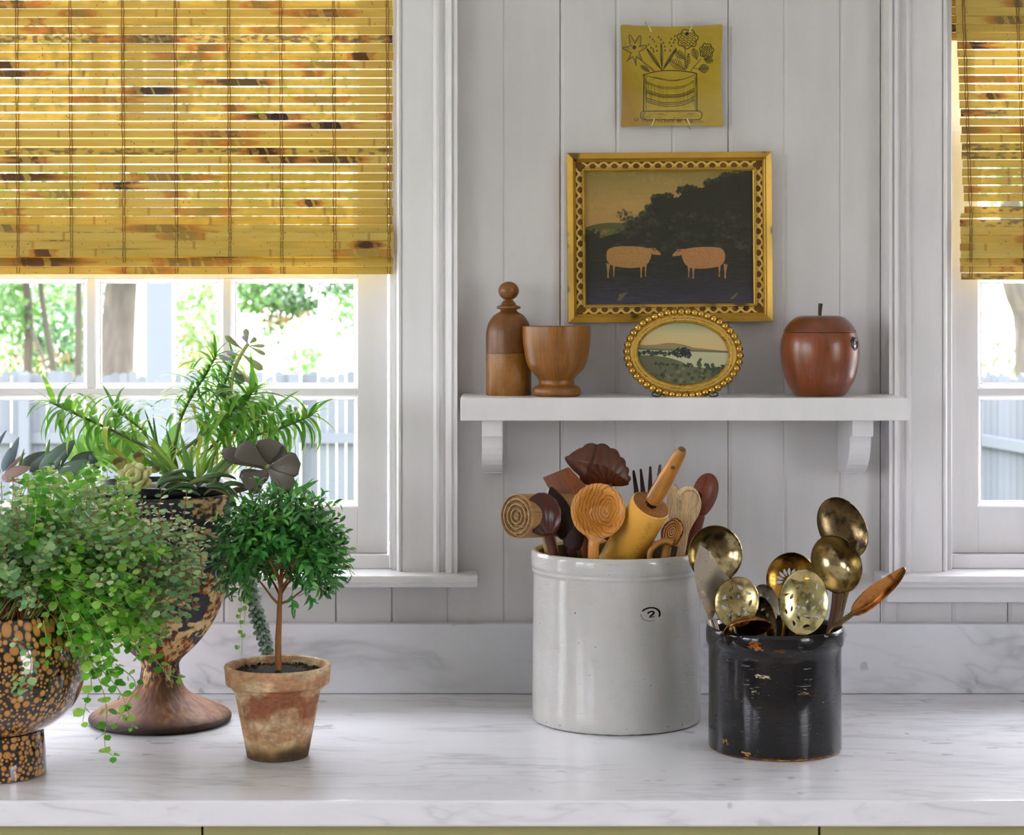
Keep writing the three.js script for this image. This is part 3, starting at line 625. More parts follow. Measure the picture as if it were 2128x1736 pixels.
// ------------------------------------------------------------------ turned things on the shelf
{
  let z = 0.052, o = thing('wooden_canister', 'turned dark wooden canister with a domed lid and ball finial', 'canister', [X(1057, z), SHELF_Y, z]);
  const yb = SHELF_Y, k = S(z);
  const h = (y) => (823.5 - y) * k;    // heights above the shelf from rows
  part('body', lathe([[0, 0], [46.2, 823.5], [47, 822], [47, 739], [46.5, 736.6], [40, 736.6]].map((p, i) => (i ? [p[0] * k, h(p[1])] : [0, 0])), 72), wood('walnut body', rgb(176, 120, 50), { r: 0.36, ou: 0.2, u: 3 }), o);
  const dome = curve2([[47, 735.6], [47, 700], [45, 684], [40, 670], [31, 658], [20, 651], [17, 648], [17.5, 646], [24, 644], [25, 641.5], [24, 639], [17, 636.5], [14, 631.5], [10, 628], [10, 626]], 60);
  part('lid', lathe([[40, 736], [47, 736], ...dome, [0, 626]].map(([r, y]) => [r * k, h(y)]), 72), wood('walnut lid', rgb(142, 88, 36), { r: 0.34, ou: 0.5, u: 3 }), o);
  const ball = []; for (let i = 0; i <= 20; i++) { const a = -Math.PI / 2 + i / 20 * Math.PI; ball.push([Math.max(0, 21.5 * Math.cos(a)) * k, h(607 - 19.5 * Math.sin(a))]); }
  part('finial', lathe(ball, 48), wood('walnut ball', rgb(150, 96, 38), { r: 0.34, ou: 0.7, u: 2 }), o);

  z = 0.088; const k2 = S(z), h2 = (y) => (826 - y) * k2;
  o = thing('wooden_goblet', 'turned wooden mortar cup on a short foot beside the canister', 'cup', [X(1156.5, z), SHELF_Y, z]);
  const out = curve2([[46, 825], [50, 822], [51, 815], [48, 808], [38, 802], [36.5, 797], [37, 791], [46, 780], [57, 768], [64, 750], [68.5, 725], [70.5, 705], [71, 684]], 56);
  const inn = curve2([[66.5, 682], [65, 705], [61, 735], [50, 762], [30, 778], [0, 783]], 30);
  part('bowl', lathe([[0, 826], [44, 826], ...out, [71, 681.5], [68, 680.5], ...inn].map(([r, y]) => [r * k2, h2(y)]), 96), wood('walnut cup', rgb(170, 112, 46), { r: 0.36, ou: 0.9, u: 4 }), o);

  // apple-shaped caddy
  z = 0.080; const k3 = S(z), h3 = (y) => (823 - y) * k3;
  const apple = wood('red fruitwood', rgb(150, 72, 20), { r: 0.30, cc: 0.55, u: 4 });
  o = thing('apple_caddy', 'apple shaped wooden caddy with a stem and a pierced keyhole plate', 'caddy', [X(1703.5, z), SHELF_Y, z]);
  const body = curve2([[47, 822.5], [54, 818], [64, 803], [73, 784], [79, 760], [81.5, 735], [81, 715], [78, 700], [74.5, 691.5]], 40);
  part('body', lathe([[0, 823], [45, 823], ...body, [70, 691], [0, 691]].map(([r, y]) => [r * k3, h3(y)]), 96), apple, o);
  const lid = curve2([[75.5, 689.6], [71, 682], [62, 670], [50, 660], [38, 656.5], [24, 656.5], [10, 659], [4, 662]], 36);
  part('lid', lathe([[70, 690.2], [75.2, 690.2], ...lid, [0, 662]].map(([r, y]) => [r * k3, h3(y)]), 96), wood('red fruitwood lid', rgb(138, 68, 22), { r: 0.32, cc: 0.5, ou: 0.4, u: 4 }), o);
  part('stem', tube([V3(0, h3(663), 0), V3(0.0002, h3(650), 0), V3(0.0006, h3(640), 0), V3(0.0012, h3(631), 0)], (t) => 0.0021 + 0.0010 * t, 10, { smooth: 8 }), std({ name: 'dark stem', color: rgb(58, 46, 34), roughness: 0.7 }), o);
  const e = new THREE.Group(); const ang = 0.92, ey = h3(715), er = 79.6 * k3;
  e.name = 'keyhole_plate'; e.position.set(er * Math.sin(ang), ey, er * Math.cos(ang)); e.rotation.set(0.0, ang, 0); o.add(e);
  const plate = shell({ box: [-0.0125, 0.0125, -0.0125, 0.0125], n: 44, t: 0.0012, f: (x, y) => { const r = Math.hypot(x, y), a = Math.atan2(y, x); return Math.min(0.0098 + 0.0012 * Math.abs(Math.cos(3.5 * a)) - r, Math.hypot(x, Math.max(0, Math.abs(y) - 0.002)) - 0.0018); }, h: (x, y) => { const r = Math.hypot(x, y); return 0.0016 + 0.0009 * Math.cos(r * 900) - 3.5 * x * x; } });
  part('rosette', plate, std({ name: 'blackened iron', color: rgb(62, 60, 60), metalness: 0.9, roughness: 0.34 }), e);
  part('keyhole', lathe([[0, -0.0002], [0.0035, -0.0002], [0.0035, 0.0006], [0, 0.0006]], 20), darkGap, e, [0, 0, 0], [Math.PI / 2, 0, 0]);
}
// ------------------------------------------------------------------ oval picture leaning on a small wire easel
{
  const z = 0.100, k = S(z), cy = Y(735, z), o = thing('oval_picture', 'oval gilt picture of a lake view in a beaded frame', 'picture', [X(1420, z), SHELF_Y, z]);
  const q = new THREE.Group(); q.name = 'oval_frame'; q.position.set(0, cy - SHELF_Y, 0); q.rotation.set(-0.05, 0, -0.035); o.add(q);
  const A = 112 * k, B = 82 * k;
  const sweep = (profile, n = 120) => {   // [inset, height] profile swept round the ellipse
    const pos = [], idx = [], uv = [], m = profile.length;
    for (let i = 0; i <= n; i++) { const w = i / n * 2 * Math.PI; for (const [s, hh] of profile) { pos.push((A - s) * Math.cos(w), (B - s) * Math.sin(w), hh); uv.push(i / n * 3, s * 20); } }
    for (let i = 0; i < n; i++) for (let j = 0; j < m - 1; j++) { const a = i * m + j, b = a + 1, c = a + m, d = c + 1; idx.push(a, c, b, b, c, d); }
    return geoFrom(pos, null, uv, idx);
  };
  part('moulding', sweep([[-0.001, -0.004], [-0.001, 0.001], [0.001, 0.0036], [0.0028, 0.0046], [0.0036, 0.004], [0.0046, 0.0052], [0.0062, 0.0054], [0.0072, 0.0046], [0.0084, 0.0058], [0.0098, 0.0052], [0.0112, 0.0028], [0.0124, 0.0010], [0.0124, -0.004]]), gold, q);
  const bead = new THREE.SphereGeometry(8.6 * k, 12, 8);
  // beads at equal distances along the ellipse
  const N = 46, pts = []; let L = 0; const M = 2000, acc = [0];
  const a = 117 * k, b = 87 * k;
  for (let i = 1; i <= M; i++) { const w0 = (i - 1) / M * 2 * Math.PI, w1 = i / M * 2 * Math.PI; L += Math.hypot(a * (Math.cos(w1) - Math.cos(w0)), b * (Math.sin(w1) - Math.sin(w0))); acc.push(L); }
  for (let i = 0, j = 0; i < N; i++) { while (acc[j] < L * i / N) j++; const w = j / M * 2 * Math.PI; part('bead', bead, brassBead, q, [a * Math.cos(w), b * Math.sin(w), 0.0004]); }
  const tiny = new THREE.SphereGeometry(0.00125, 6, 4), list = [];
  for (const s of [0.0036, 0.0078]) for (let i = 0, n = 190; i < n; i++) { const w = i / n * 2 * Math.PI; list.push(new THREE.Matrix4().makeTranslation((A - s) * Math.cos(w), (B - s) * Math.sin(w), 0.0048)); }
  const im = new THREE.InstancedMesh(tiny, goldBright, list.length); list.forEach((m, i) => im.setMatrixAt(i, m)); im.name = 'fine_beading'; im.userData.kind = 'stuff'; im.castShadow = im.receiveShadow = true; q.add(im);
  const lake = canvasTex(640, 460, (c, w, h) => {
    const r = rng(3); let g = c.createLinearGradient(0, 0, 0, h * 0.42); g.addColorStop(0, '#9aa888'); g.addColorStop(0.45, '#c9b98a'); g.addColorStop(1, '#d2b684'); c.fillStyle = g; c.fillRect(0, 0, w, h);
    c.fillStyle = '#93825c'; c.beginPath(); c.moveTo(0, 0.385 * h); c.bezierCurveTo(0.15 * w, 0.39 * h, 0.2 * w, 0.38 * h, 0.30 * w, 0.345 * h); c.bezierCurveTo(0.42 * w, 0.325 * h, 0.52 * w, 0.36 * h, 0.6 * w, 0.40 * h); c.lineTo(w, 0.44 * h); c.lineTo(w, 0.48 * h); c.lineTo(0, 0.48 * h); c.fill();
    c.fillStyle = '#6d6d58'; c.fillRect(0, 0.435 * h, w, 0.04 * h);
    c.fillStyle = '#b9b894'; c.fillRect(0, 0.465 * h, w, h * 0.3);
    c.fillStyle = '#66684e'; c.beginPath(); c.moveTo(0, 0.55 * h); c.bezierCurveTo(0.3 * w, 0.53 * h, 0.45 * w, 0.60 * h, 0.55 * w, 0.68 * h); c.bezierCurveTo(0.7 * w, 0.75 * h, 0.9 * w, 0.70 * h, w, 0.66 * h); c.lineTo(w, h); c.lineTo(0, h); c.fill();
    const blob = (x, y, s, col, n) => { c.fillStyle = col; for (let i = 0; i < n; i++) { const t = r() * 6.28, d = Math.sqrt(r()) * s; c.beginPath(); c.ellipse(x + d * Math.cos(t), y + d * Math.sin(t) * 0.9, 2 + 4 * r(), 2 + 4 * r(), 0, 0, 7); c.fill(); } };
    for (let i = 0; i < 9; i++) blob((0.03 + 0.045 * i) * w, (0.52 - 0.012 * (i % 3)) * h, 12 + 8 * r(), '#38403a', 40);
    blob(0.46 * w, 0.49 * h, 40, '#2b3234', 160); blob(0.52 * w, 0.47 * h, 34, '#2b3234', 140); blob(0.55 * w, 0.52 * h, 26, '#2f3635', 80);
    for (let i = 0; i < 60; i++) blob(r() * w, (0.72 + 0.26 * r()) * h, 14, ['#4e5240', '#6c7050', '#3d453c', '#7d7f58'][i % 4], 14);
    for (let i = 0; i < 26; i++) blob((0.2 + 0.4 * r()) * w, (0.665 + 0.03 * r()) * h, 8, '#3f463b', 8);
    for (let i = 0; i < 24; i++) blob((0.74 + 0.26 * r()) * w, (0.66 + 0.14 * r()) * h, 14, '#3f4a40', 16);
    for (let i = 0; i < 14; i++) blob((0.66 + 0.03 * r()) * w, (0.58 + 0.24 * r()) * h, 9, '#4f5a44', 14);
    c.fillStyle = 'rgba(196,190,150,0.5)'; c.fillRect(0.40 * w, 0.66 * h, 0.14 * w, 3);
  });
  const sh = new THREE.Shape(); sh.absellipse(0, 0, A - 0.011, B - 0.011, 0, Math.PI * 2);
  const pg = new THREE.ExtrudeGeometry(sh, { depth: 0.001, bevelEnabled: false, curveSegments: 48 }), puv = pg.attributes.uv, pp = pg.attributes.position;
  for (let i = 0; i < pp.count; i++) puv.setXY(i, pp.getX(i) / (2 * (A - 0.011)) + 0.5, pp.getY(i) / (2 * (B - 0.011)) + 0.5);
  part('picture_print', pg, std({ name: 'lake print', color: new THREE.Color(0.9, 0.9, 0.86), map: lake, roughness: 0.5, specularIntensity: 0.5 }), q, [0, 0, -0.0012]);
  const bs = new THREE.Shape(); bs.absellipse(0, 0, A - 0.002, B - 0.002, 0, Math.PI * 2);
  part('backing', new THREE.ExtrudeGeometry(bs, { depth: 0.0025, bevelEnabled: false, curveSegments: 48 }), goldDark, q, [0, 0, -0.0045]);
  const e = thing('wire_easel', 'small black wire easel whose curled feet hold up the oval picture', 'easel', [X(1420, 0.09), SHELF_Y, 0.09]);
  const xo = X(1420, 0.09);
  for (const s of [-1, 1]) {
    const c = [[372, 817], [366, 822], [358, 823], [352, 819], [353, 814], [359, 812.5], [363, 816]].map(([x, y]) => V3(s * (X(1420 - (420 - x), 0.115) - X(1420, 0.115)) * 1, Math.max(0.0008, Y(y + 3, 0.115) - SHELF_Y), 0.025)).map((p) => (s > 0 ? V3(-(p.x), p.y, p.z) : V3(-p.x, p.y, p.z)));
    const back = s < 0 ? c.map((p) => p) : c;
    part('foot', tube([V3(back[0].x * 0.55, 0.0030, -0.012), V3(back[0].x * 0.8, 0.0024, 0.010), ...back], 0.0008, 6, { smooth: 30 }), blackWire, e);
    part('leg', tube([V3(back[0].x * 0.55, 0.0030, -0.012), V3(back[0].x * 0.4, 0.05, -0.020), V3(back[0].x * 0.3, 0.09, -0.026)], 0.0008, 6), blackWire, e);
  }
  part('strut', tube([V3(0.030, 0.05, -0.020), V3(-0.030, 0.05, -0.020)], 0.0008, 6), blackWire, e);
  part('prop', tube([V3(0, 0.05, -0.020), V3(0, 0.0012, -0.058)], 0.0008, 6), blackWire, e);
}
// ------------------------------------------------------------------ sheep painting in a gilt frame with pierced fretwork
{
  const z = 0.004, zz = 0.016, k = S(zz), w = 425 * k, h = 353 * k;
  const o = thing('framed_painting', 'antique painting of two sheep in a wide gilt fretwork frame', 'painting', [X(1391.5, zz), Y(670, zz), z]);
  const g = new THREE.Group(); g.name = 'gilt_frame'; g.position.set(0, h / 2, 0); g.rotation.z = 0.0085; o.add(g);
  const x0 = -w / 2, x1 = w / 2, y0 = -h / 2, y1 = h / 2, p = k;
  part('outer_moulding', rings(x0, x1, y0, y1, [[0, -0.003], [0, 0.017], [0.6 * p, 0.0185], [12 * p, 0.0205], [13 * p, 0.0195], [14 * p, 0.0135], [16 * p, 0.0120], [17 * p, 0.0125], [18.5 * p, 0.0105]]), gold, g);
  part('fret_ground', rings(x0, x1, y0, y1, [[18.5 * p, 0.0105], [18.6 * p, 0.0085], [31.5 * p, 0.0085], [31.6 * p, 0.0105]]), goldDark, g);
  part('inner_moulding', rings(x0, x1, y0, y1, [[31.6 * p, 0.0105], [32.4 * p, 0.0125], [35 * p, 0.0122], [36 * p, 0.0100], [38 * p, 0.0085], [38.2 * p, 0.0040]]), gold, g);
  // one fret motif: a waisted foot with two arms that curve out to meet its neighbours
  const u = p, mot = new THREE.Shape();
  mot.moveTo(-6 * u, 0); mot.lineTo(6 * u, 0); mot.lineTo(5.8 * u, 1.8 * u); mot.quadraticCurveTo(3.4 * u, 2.6 * u, 3.4 * u, 4.2 * u); mot.quadraticCurveTo(5.8 * u, 5.8 * u, 7.0 * u, 8.2 * u); mot.quadraticCurveTo(8.2 * u, 9.6 * u, 11.4 * u, 9.9 * u); mot.lineTo(11.4 * u, 12.9 * u);
  mot.quadraticCurveTo(4.8 * u, 12.9 * u, 3.4 * u, 10.4 * u); mot.quadraticCurveTo(2 * u, 8.6 * u, 0, 8.4 * u); mot.quadraticCurveTo(-2 * u, 8.6 * u, -3.4 * u, 10.4 * u); mot.quadraticCurveTo(-4.8 * u, 12.9 * u, -11.4 * u, 12.9 * u); mot.lineTo(-11.4 * u, 9.9 * u);
  mot.quadraticCurveTo(-8.2 * u, 9.6 * u, -7 * u, 8.2 * u); mot.quadraticCurveTo(-5.8 * u, 5.8 * u, -3.4 * u, 4.2 * u); mot.quadraticCurveTo(-3.4 * u, 2.6 * u, -5.8 * u, 1.8 * u); mot.lineTo(-6 * u, 0);
  const mg = new THREE.ExtrudeGeometry(mot, { depth: 0.0016, bevelEnabled: false, curveSegments: 3 });
  const inX = w - 63 * p, inY = h - 63 * p, nX = 16, nY = 13;
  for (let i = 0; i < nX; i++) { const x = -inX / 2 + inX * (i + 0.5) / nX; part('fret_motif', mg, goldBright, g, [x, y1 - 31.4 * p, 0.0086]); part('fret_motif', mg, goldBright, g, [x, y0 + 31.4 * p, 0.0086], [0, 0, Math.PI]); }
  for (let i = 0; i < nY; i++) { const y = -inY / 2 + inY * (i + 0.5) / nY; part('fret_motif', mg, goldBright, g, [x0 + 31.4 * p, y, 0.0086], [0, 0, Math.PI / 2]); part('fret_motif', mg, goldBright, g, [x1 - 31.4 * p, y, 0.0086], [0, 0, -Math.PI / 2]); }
  const sheep = canvasTex(1100, 880, (c, W, H) => {
    const r = rng(9); let gr = c.createLinearGradient(0, 0, 0, H * 0.5); gr.addColorStop(0, '#8d7d44'); gr.addColorStop(0.5, '#ae8f54'); gr.addColorStop(1, '#b08d52'); c.fillStyle = gr; c.fillRect(0, 0, W, H);
    const dab = (x, y, sx, sy, col, n, a = 0.5) => { c.globalAlpha = a; c.fillStyle = col; for (let i = 0; i < n; i++) { const t = r() * 6.28, d = Math.sqrt(r()), s = 4 + 12 * r(); c.beginPath(); c.ellipse(x + d * sx * Math.cos(t), y + d * sy * Math.sin(t), s, s * 0.7, r() * 3, 0, 7); c.fill(); } c.globalAlpha = 1; };
    for (let i = 0; i < 60; i++) dab(r() * W * 0.6, r() * H * 0.36, 60, 20, ['#c09a60', '#84783f', '#a98a4a', '#b9935a'][i % 4], 8, 0.14);
    dab(W * 0.5, H * 0.12, 160, 60, '#b98f5c', 60, 0.12);
    // distant hills
    c.fillStyle = '#5d5b38'; c.beginPath(); c.moveTo(0, H * 0.42); c.bezierCurveTo(W * 0.1, H * 0.37, W * 0.2, H * 0.385, W * 0.34, H * 0.40); c.lineTo(W * 0.4, H * 0.55); c.lineTo(0, H * 0.55); c.fill();
    dab(W * 0.1, H * 0.455, 90, 14, '#94773f', 60, 0.3); dab(W * 0.17, H * 0.46, 40, 16, '#5c6a3a', 40, 0.4);
    // dark trees climbing to the right
    c.fillStyle = '#35352b'; c.beginPath(); c.moveTo(0, H * 0.47); c.lineTo(W * 0.05, H * 0.455); c.lineTo(W * 0.09, H * 0.50); c.lineTo(W * 0.2, H * 0.46); c.lineTo(W * 0.3, H * 0.40); c.lineTo(W * 0.36, H * 0.33); c.lineTo(W * 0.42, H * 0.20); c.lineTo(W * 0.5, H * 0.20); c.lineTo(W * 0.55, H * 0.21); c.lineTo(W * 0.60, H * 0.14); c.lineTo(W * 0.7, H * 0.13); c.lineTo(W * 0.78, H * 0.08); c.lineTo(W * 0.88, H * 0.03); c.lineTo(W, 0); c.lineTo(W, H); c.lineTo(0, H); c.fill();
    for (const [x, y, s, n] of [[0.36, 0.33, 34, 60], [0.33, 0.37, 30, 40], [0.44, 0.21, 40, 80], [0.49, 0.20, 34, 60], [0.60, 0.15, 46, 90], [0.65, 0.15, 40, 60], [0.77, 0.10, 52, 90], [0.85, 0.06, 50, 90], [0.92, 0.03, 50, 70], [0.27, 0.41, 40, 60], [0.04, 0.47, 40, 70], [0.40, 0.28, 40, 70], [0.55, 0.24, 40, 60]]) dab(x * W, y * H, s * 1.25, s * 0.8, '#35352a', n, 0.5);
    for (let i = 0; i < 120; i++) dab(W * (0.2 + 0.8 * r()), H * (0.3 + 0.3 * r()), 40, 18, ['#46463a', '#2a2b24', '#504b3e', '#3a3f34'][i % 4], 7, 0.35);
    gr = c.createLinearGradient(0, H * 0.6, 0, H); gr.addColorStop(0, 'rgba(33,34,32,0)'); gr.addColorStop(0.55, 'rgba(58,57,60,0.7)'); gr.addColorStop(1, 'rgba(70,70,86,0.85)'); c.fillStyle = gr; c.fillRect(0, H * 0.55, W, H * 0.45);
    for (let i = 0; i < 500; i++) { c.globalAlpha = 0.16; c.fillStyle = ['#9a97a4', '#15161a', '#686270', '#55564a'][i % 4]; c.fillRect(r() * W, H * (0.62 + 0.37 * r()), 20 + 90 * r(), 1 + 2.5 * r()); } c.globalAlpha = 1;
    const ewe = (bx, by, bw, bh, dir, col, col2) => {
      c.fillStyle = col; c.beginPath(); const L = dir > 0 ? bx : bx + bw, R = dir > 0 ? bx + bw : bx, d = dir;
      c.moveTo(L + d * 6, by + bh * 0.3); c.bezierCurveTo(L + d * 10, by + bh * 0.05, L + d * 60, by, L + d * bw * 0.5, by + 2); c.bezierCurveTo(L + d * bw * 0.8, by + 4, R - d * 20, by + bh * 0.08, R + d * 4, by + bh * 0.22);
      c.bezierCurveTo(R + d * 2, by + bh * 0.6, R - d * 18, by + bh * 0.85, R - d * 50, by + bh * 0.95); c.bezierCurveTo(L + d * bw * 0.5, by + bh * 1.08, L + d * bw * 0.3, by + bh * 0.95, L + d * bw * 0.18, by + bh * 0.92); c.bezierCurveTo(L - d * 2, by + bh * 0.8, L + d * 2, by + bh * 0.5, L + d * 6, by + bh * 0.3); c.fill();
      c.beginPath(); c.moveTo(R - d * 24, by + bh * 0.1); c.lineTo(R + d * 26, by + bh * 0.12); c.lineTo(R + d * 62, by + bh * 0.34); c.lineTo(R + d * 60, by + bh * 0.44); c.lineTo(R + d * 40, by + bh * 0.42); c.lineTo(R + d * 10, by + bh * 0.40); c.fill();
      c.fillStyle = '#3a2a1a'; c.beginPath(); c.ellipse(R + d * 28, by + bh * 0.22, 4, 3, 0, 0, 7); c.fill(); c.beginPath(); c.ellipse(R + d * 14, by + bh * 0.17, 9, 3.4, d * 0.3, 0, 7); c.fill();
      c.fillStyle = col; for (const [t, s, l] of [[0.03, 20, 0.55], [0.16, 14, 0.48], [0.76, 18, 0.55], [0.86, 13, 0.5]]) { const x = L + d * bw * t; c.beginPath(); c.moveTo(x - s * 0.3, by + bh * 0.78); c.lineTo(x + s, by + bh * 0.82); c.lineTo(x + s * 0.45, by + bh * (0.95 + l * 0.5)); c.lineTo(x + s * 0.5, by + bh * (0.9 + l)); c.lineTo(x - 1, by + bh * (0.9 + l)); c.lineTo(x, by + bh * (0.95 + l * 0.5)); c.fill(); }
      for (let i = 0; i < 900; i++) { const x = bx + bw * r(), y = by + bh * (0.04 + 0.9 * r()), e = ((x - bx - bw / 2) / (bw / 2)) ** 2 * 0.8 + ((y - by - bh / 2) / (bh / 2)) ** 2; if (e > 0.85) continue; c.globalAlpha = 0.32; c.fillStyle = r() < 0.4 ? '#6b4424' : r() < 0.6 ? col2 : '#a2703e'; c.fillRect(x, y, 2 + 5 * r(), 1.5 + 3 * r()); } c.globalAlpha = 1;
    };
    ewe(W * 0.122, H * 0.56, W * 0.27, H * 0.165, 1, '#a87f4a', '#c89f60'); ewe(W * 0.575, H * 0.57, W * 0.26, H * 0.165, -1, '#b07e50', '#d4ae80');
    c.globalAlpha = 0.5; c.fillStyle = '#9a8a66'; c.beginPath(); c.moveTo(W * 0.2, H * 0.92); c.lineTo(W * 0.25, H * 0.905); c.lineTo(W * 0.21, H * 0.97); c.lineTo(W * 0.19, H * 0.97); c.fill(); c.beginPath(); c.moveTo(W * 0.86, H * 0.96); c.lineTo(W * 0.905, H * 0.91); c.lineTo(W * 0.9, H * 0.94); c.lineTo(W * 0.87, H * 0.97); c.fill(); c.globalAlpha = 1;
    for (let i = 0; i < 1600; i++) { c.globalAlpha = 0.05; c.fillStyle = r() < 0.5 ? '#fff0c8' : '#000000'; c.fillRect(r() * W, r() * H, 10 + 60 * r(), 1); } c.globalAlpha = 1;
  });
  const cw = w - 75 * p, ch = h - 75 * p;
  const cg = new THREE.BoxGeometry(cw, ch, 0.003);
  const crackle = tex(512, 512, (u, v) => 255 * fbm(u, v, 30, 90, 3, 171), false);
  part('canvas', cg, std({ name: 'oil paint', color: new THREE.Color(0.92, 0.90, 0.88), map: sheep, roughness: 0.5, specularIntensity: 0.5, bumpMap: crackle, bumpScale: 0.0007 }), g, [0, 0, 0.0040]);
}
// ------------------------------------------------------------------ square decoupage plate hung by a wire hanger
{
  const zz = 0.020, k = S(zz), half = 107 * k, o = thing('square_plate', 'ochre square glass plate printed with a flower pot sketch', 'plate', [X(1396.5, zz), Y(264, zz), 0.006]);
  const img = canvasTex(1024, 1024, (c, W, H) => {
    const r = rng(12); c.fillStyle = '#a88e24'; c.fillRect(0, 0, W, H);
    let g = c.createLinearGradient(0, H * 0.5, W * 0.3, H * 0.4); g.addColorStop(0, 'rgba(150,104,0,0.55)'); g.addColorStop(0.45, 'rgba(150,110,0,0.2)'); g.addColorStop(0.5, 'rgba(0,0,0,0)'); c.fillStyle = g; c.fillRect(0, 0, W, H);
    for (let i = 0; i < 240; i++) { c.globalAlpha = 0.05; c.fillStyle = r() < 0.5 ? '#7a6200' : '#d2be50'; c.beginPath(); c.ellipse(r() * W, r() * H, 10 + 60 * r(), 8 + 30 * r(), 0, 0, 7); c.fill(); } c.globalAlpha = 1;
    const s = (v) => v / 240 * 1024 - 34, X_ = (x) => (x - 88) / (1955 - 88) * W, Y_ = (y) => (y - 62) / (1930 - 62) * H;   // from the enlarged crop of the photograph
    c.strokeStyle = '#2a2612'; c.lineCap = 'round'; c.lineJoin = 'round';
    const line = (pts, w = 5, curve = true) => { c.lineWidth = w; c.beginPath(); pts.forEach(([x, y], i) => { if (!i) c.moveTo(X_(x), Y_(y)); else if (curve && i < pts.length - 1) { const n = pts[i + 1]; c.quadraticCurveTo(X_(x), Y_(y), X_((x + n[0]) / 2), Y_((y + n[1]) / 2)); } else c.lineTo(X_(x), Y_(y)); }); c.stroke(); };
    // star flower
    for (const [tx, ty, bx, by, cx, cy] of [[255, 225, 270, 420, 360, 400], [465, 235, 360, 400, 445, 460], [600, 430, 430, 455, 430, 550], [500, 710, 430, 550, 380, 640], [380, 830, 390, 620, 320, 640], [200, 745, 320, 640, 290, 550], [112, 480, 290, 580, 300, 430]]) { line([[bx, by], [(bx + tx) / 2 - 16, (by + ty) / 2 - 14], [tx, ty], [(cx + tx) / 2 + 16, (cy + ty) / 2 + 12], [cx, cy]], 6, true); for (let i = 0; i < 5; i++) { const t = 0.2 + 0.12 * i; line([[lerp(bx, tx, t), lerp(by, ty, t)], [lerp(cx, tx, t + 0.1), lerp(cy, ty, t + 0.1)]], 2, false); } }
    c.fillStyle = '#5b3210'; c.beginPath(); c.arc(X_(345), Y_(470), 20, 0, 7); c.fill();
    line([[420, 660], [560, 790], [700, 905]], 5); line([[500, 710], [600, 800], [720, 890]], 4);
    const feather = (x0, y0, x1, y1, wd, n = 12) => { line([[x0, y0], [x1, y1]], 4, false); const dx = x1 - x0, dy = y1 - y0, l = Math.hypot(dx, dy), nx = -dy / l, ny = dx / l; for (let i = 1; i < n; i++) { const t = i / n, q = wd * Math.sin(Math.PI * t) ; for (const sd of [-1, 1]) line([[x0 + dx * t, y0 + dy * t], [x0 + dx * (t + 0.07) + nx * q * sd, y0 + dy * (t + 0.07) + ny * q * sd]], 6, false); } };
    feather(850, 890, 580, 500, 34, 18); feather(850, 890, 840, 400, 26, 14); feather(860, 890, 1110, 495, 30, 18); feather(630, 915, 465, 800, 40, 10);
    feather(1280, 890, 990, 690, 84, 10); feather(1290, 880, 1340, 580, 50, 9); feather(1270, 690, 1090, 530, 70, 10); feather(1490, 700, 1420, 490, 66, 9); feather(1500, 870, 1700, 850, 82, 10); feather(1600, 690, 1780, 720, 60, 9);
    line([[1270, 890], [1270, 460]], 6, false); line([[1370, 905], [1560, 680]], 5, false); line([[1500, 870], [1410, 840]], 4, false); line([[850, 890], [835, 640]], 4, false);
    const rose = (cx, cy, R, ry) => { const p = []; for (let i = 0; i <= 60; i++) { const a = i / 60 * 6.283; const q = 1 + 0.10 * Math.cos(7 * a + 1); p.push([cx + R * q * Math.cos(a), cy + ry * q * Math.sin(a)]); } line(p, 8); for (let k2 = 0; k2 < 6; k2++) { const y = cy - ry * 0.6 + ry * 0.26 * k2, wd = R * 0.85 * Math.sqrt(Math.max(0.1, 1 - ((y - cy) / ry) ** 2)), q = []; for (let i = 0; i <= 30; i++) q.push([cx - wd + 2 * wd * i / 30, y + 16 * Math.sin(i * 0.85 + k2)]); line(q, 6); } };
    rose(1315, 320, 180, 165); rose(1660, 540, 120, 130); c.fillStyle = '#2a2612'; c.beginPath(); c.arc(X_(1305), Y_(225), 18, 0, 7); c.fill();
    c.fillStyle = 'rgba(50,44,12,0.75)';
    for (const [x, y] of [[630, 275], [680, 320], [710, 360], [790, 280], [830, 325], [880, 380], [745, 445], [650, 470], [690, 500], [700, 540], [760, 525], [900, 450], [905, 520], [1020, 310], [1085, 260], [990, 380], [1060, 380], [1085, 330], [1020, 440], [1000, 520], [610, 410]]) { c.beginPath(); c.moveTo(X_(x), Y_(y - 26)); c.lineTo(X_(x + 22), Y_(y + 18)); c.lineTo(X_(x - 18), Y_(y + 22)); c.fill(); }
    // the pot: oval mouth, hooped sides, rolled foot
    line([[500, 975], [700, 905], [990, 885], [1290, 905], [1480, 945]], 8); line([[540, 980], [800, 1040], [1020, 1090], [1250, 1050], [1480, 960]], 5); line([[700, 1010], [900, 1050], [1080, 1070], [1280, 1040]], 4);
    c.globalAlpha = 0.4; for (let i = 0; i < 70; i++) { const a = r(), x = a < 0.5 ? 530 + 230 * r() * r() : 1480 - 200 * r() * r(), y = 1000 + 420 * r(); line([[x, y], [x + 8 * (r() - 0.5), y + 180 * r()]], 3, false); } for (let i = 0; i < 26; i++) { const x = 560 + 880 * r(); line([[x, 1100 + 100 * r()], [x, 1500 + 100 * r()]], 2, false); } c.globalAlpha = 1;
    line([[525, 975], [515, 1300], [510, 1620]], 10); line([[1480, 950], [1485, 1300], [1480, 1640]], 9); line([[560, 1010], [556, 1600]], 4, false); line([[1450, 1000], [1452, 1620]], 4, false);
    for (const [y, d] of [[1090, 100], [1115, 100], [1240, 90], [1270, 85], [1290, 85], [1390, 80], [1430, 70], [1455, 80]]) line([[560, y], [800, y + d], [1000, y + d + 10], [1250, y + d - 10], [1430, y - 20]], y > 1200 ? 6 : 4);
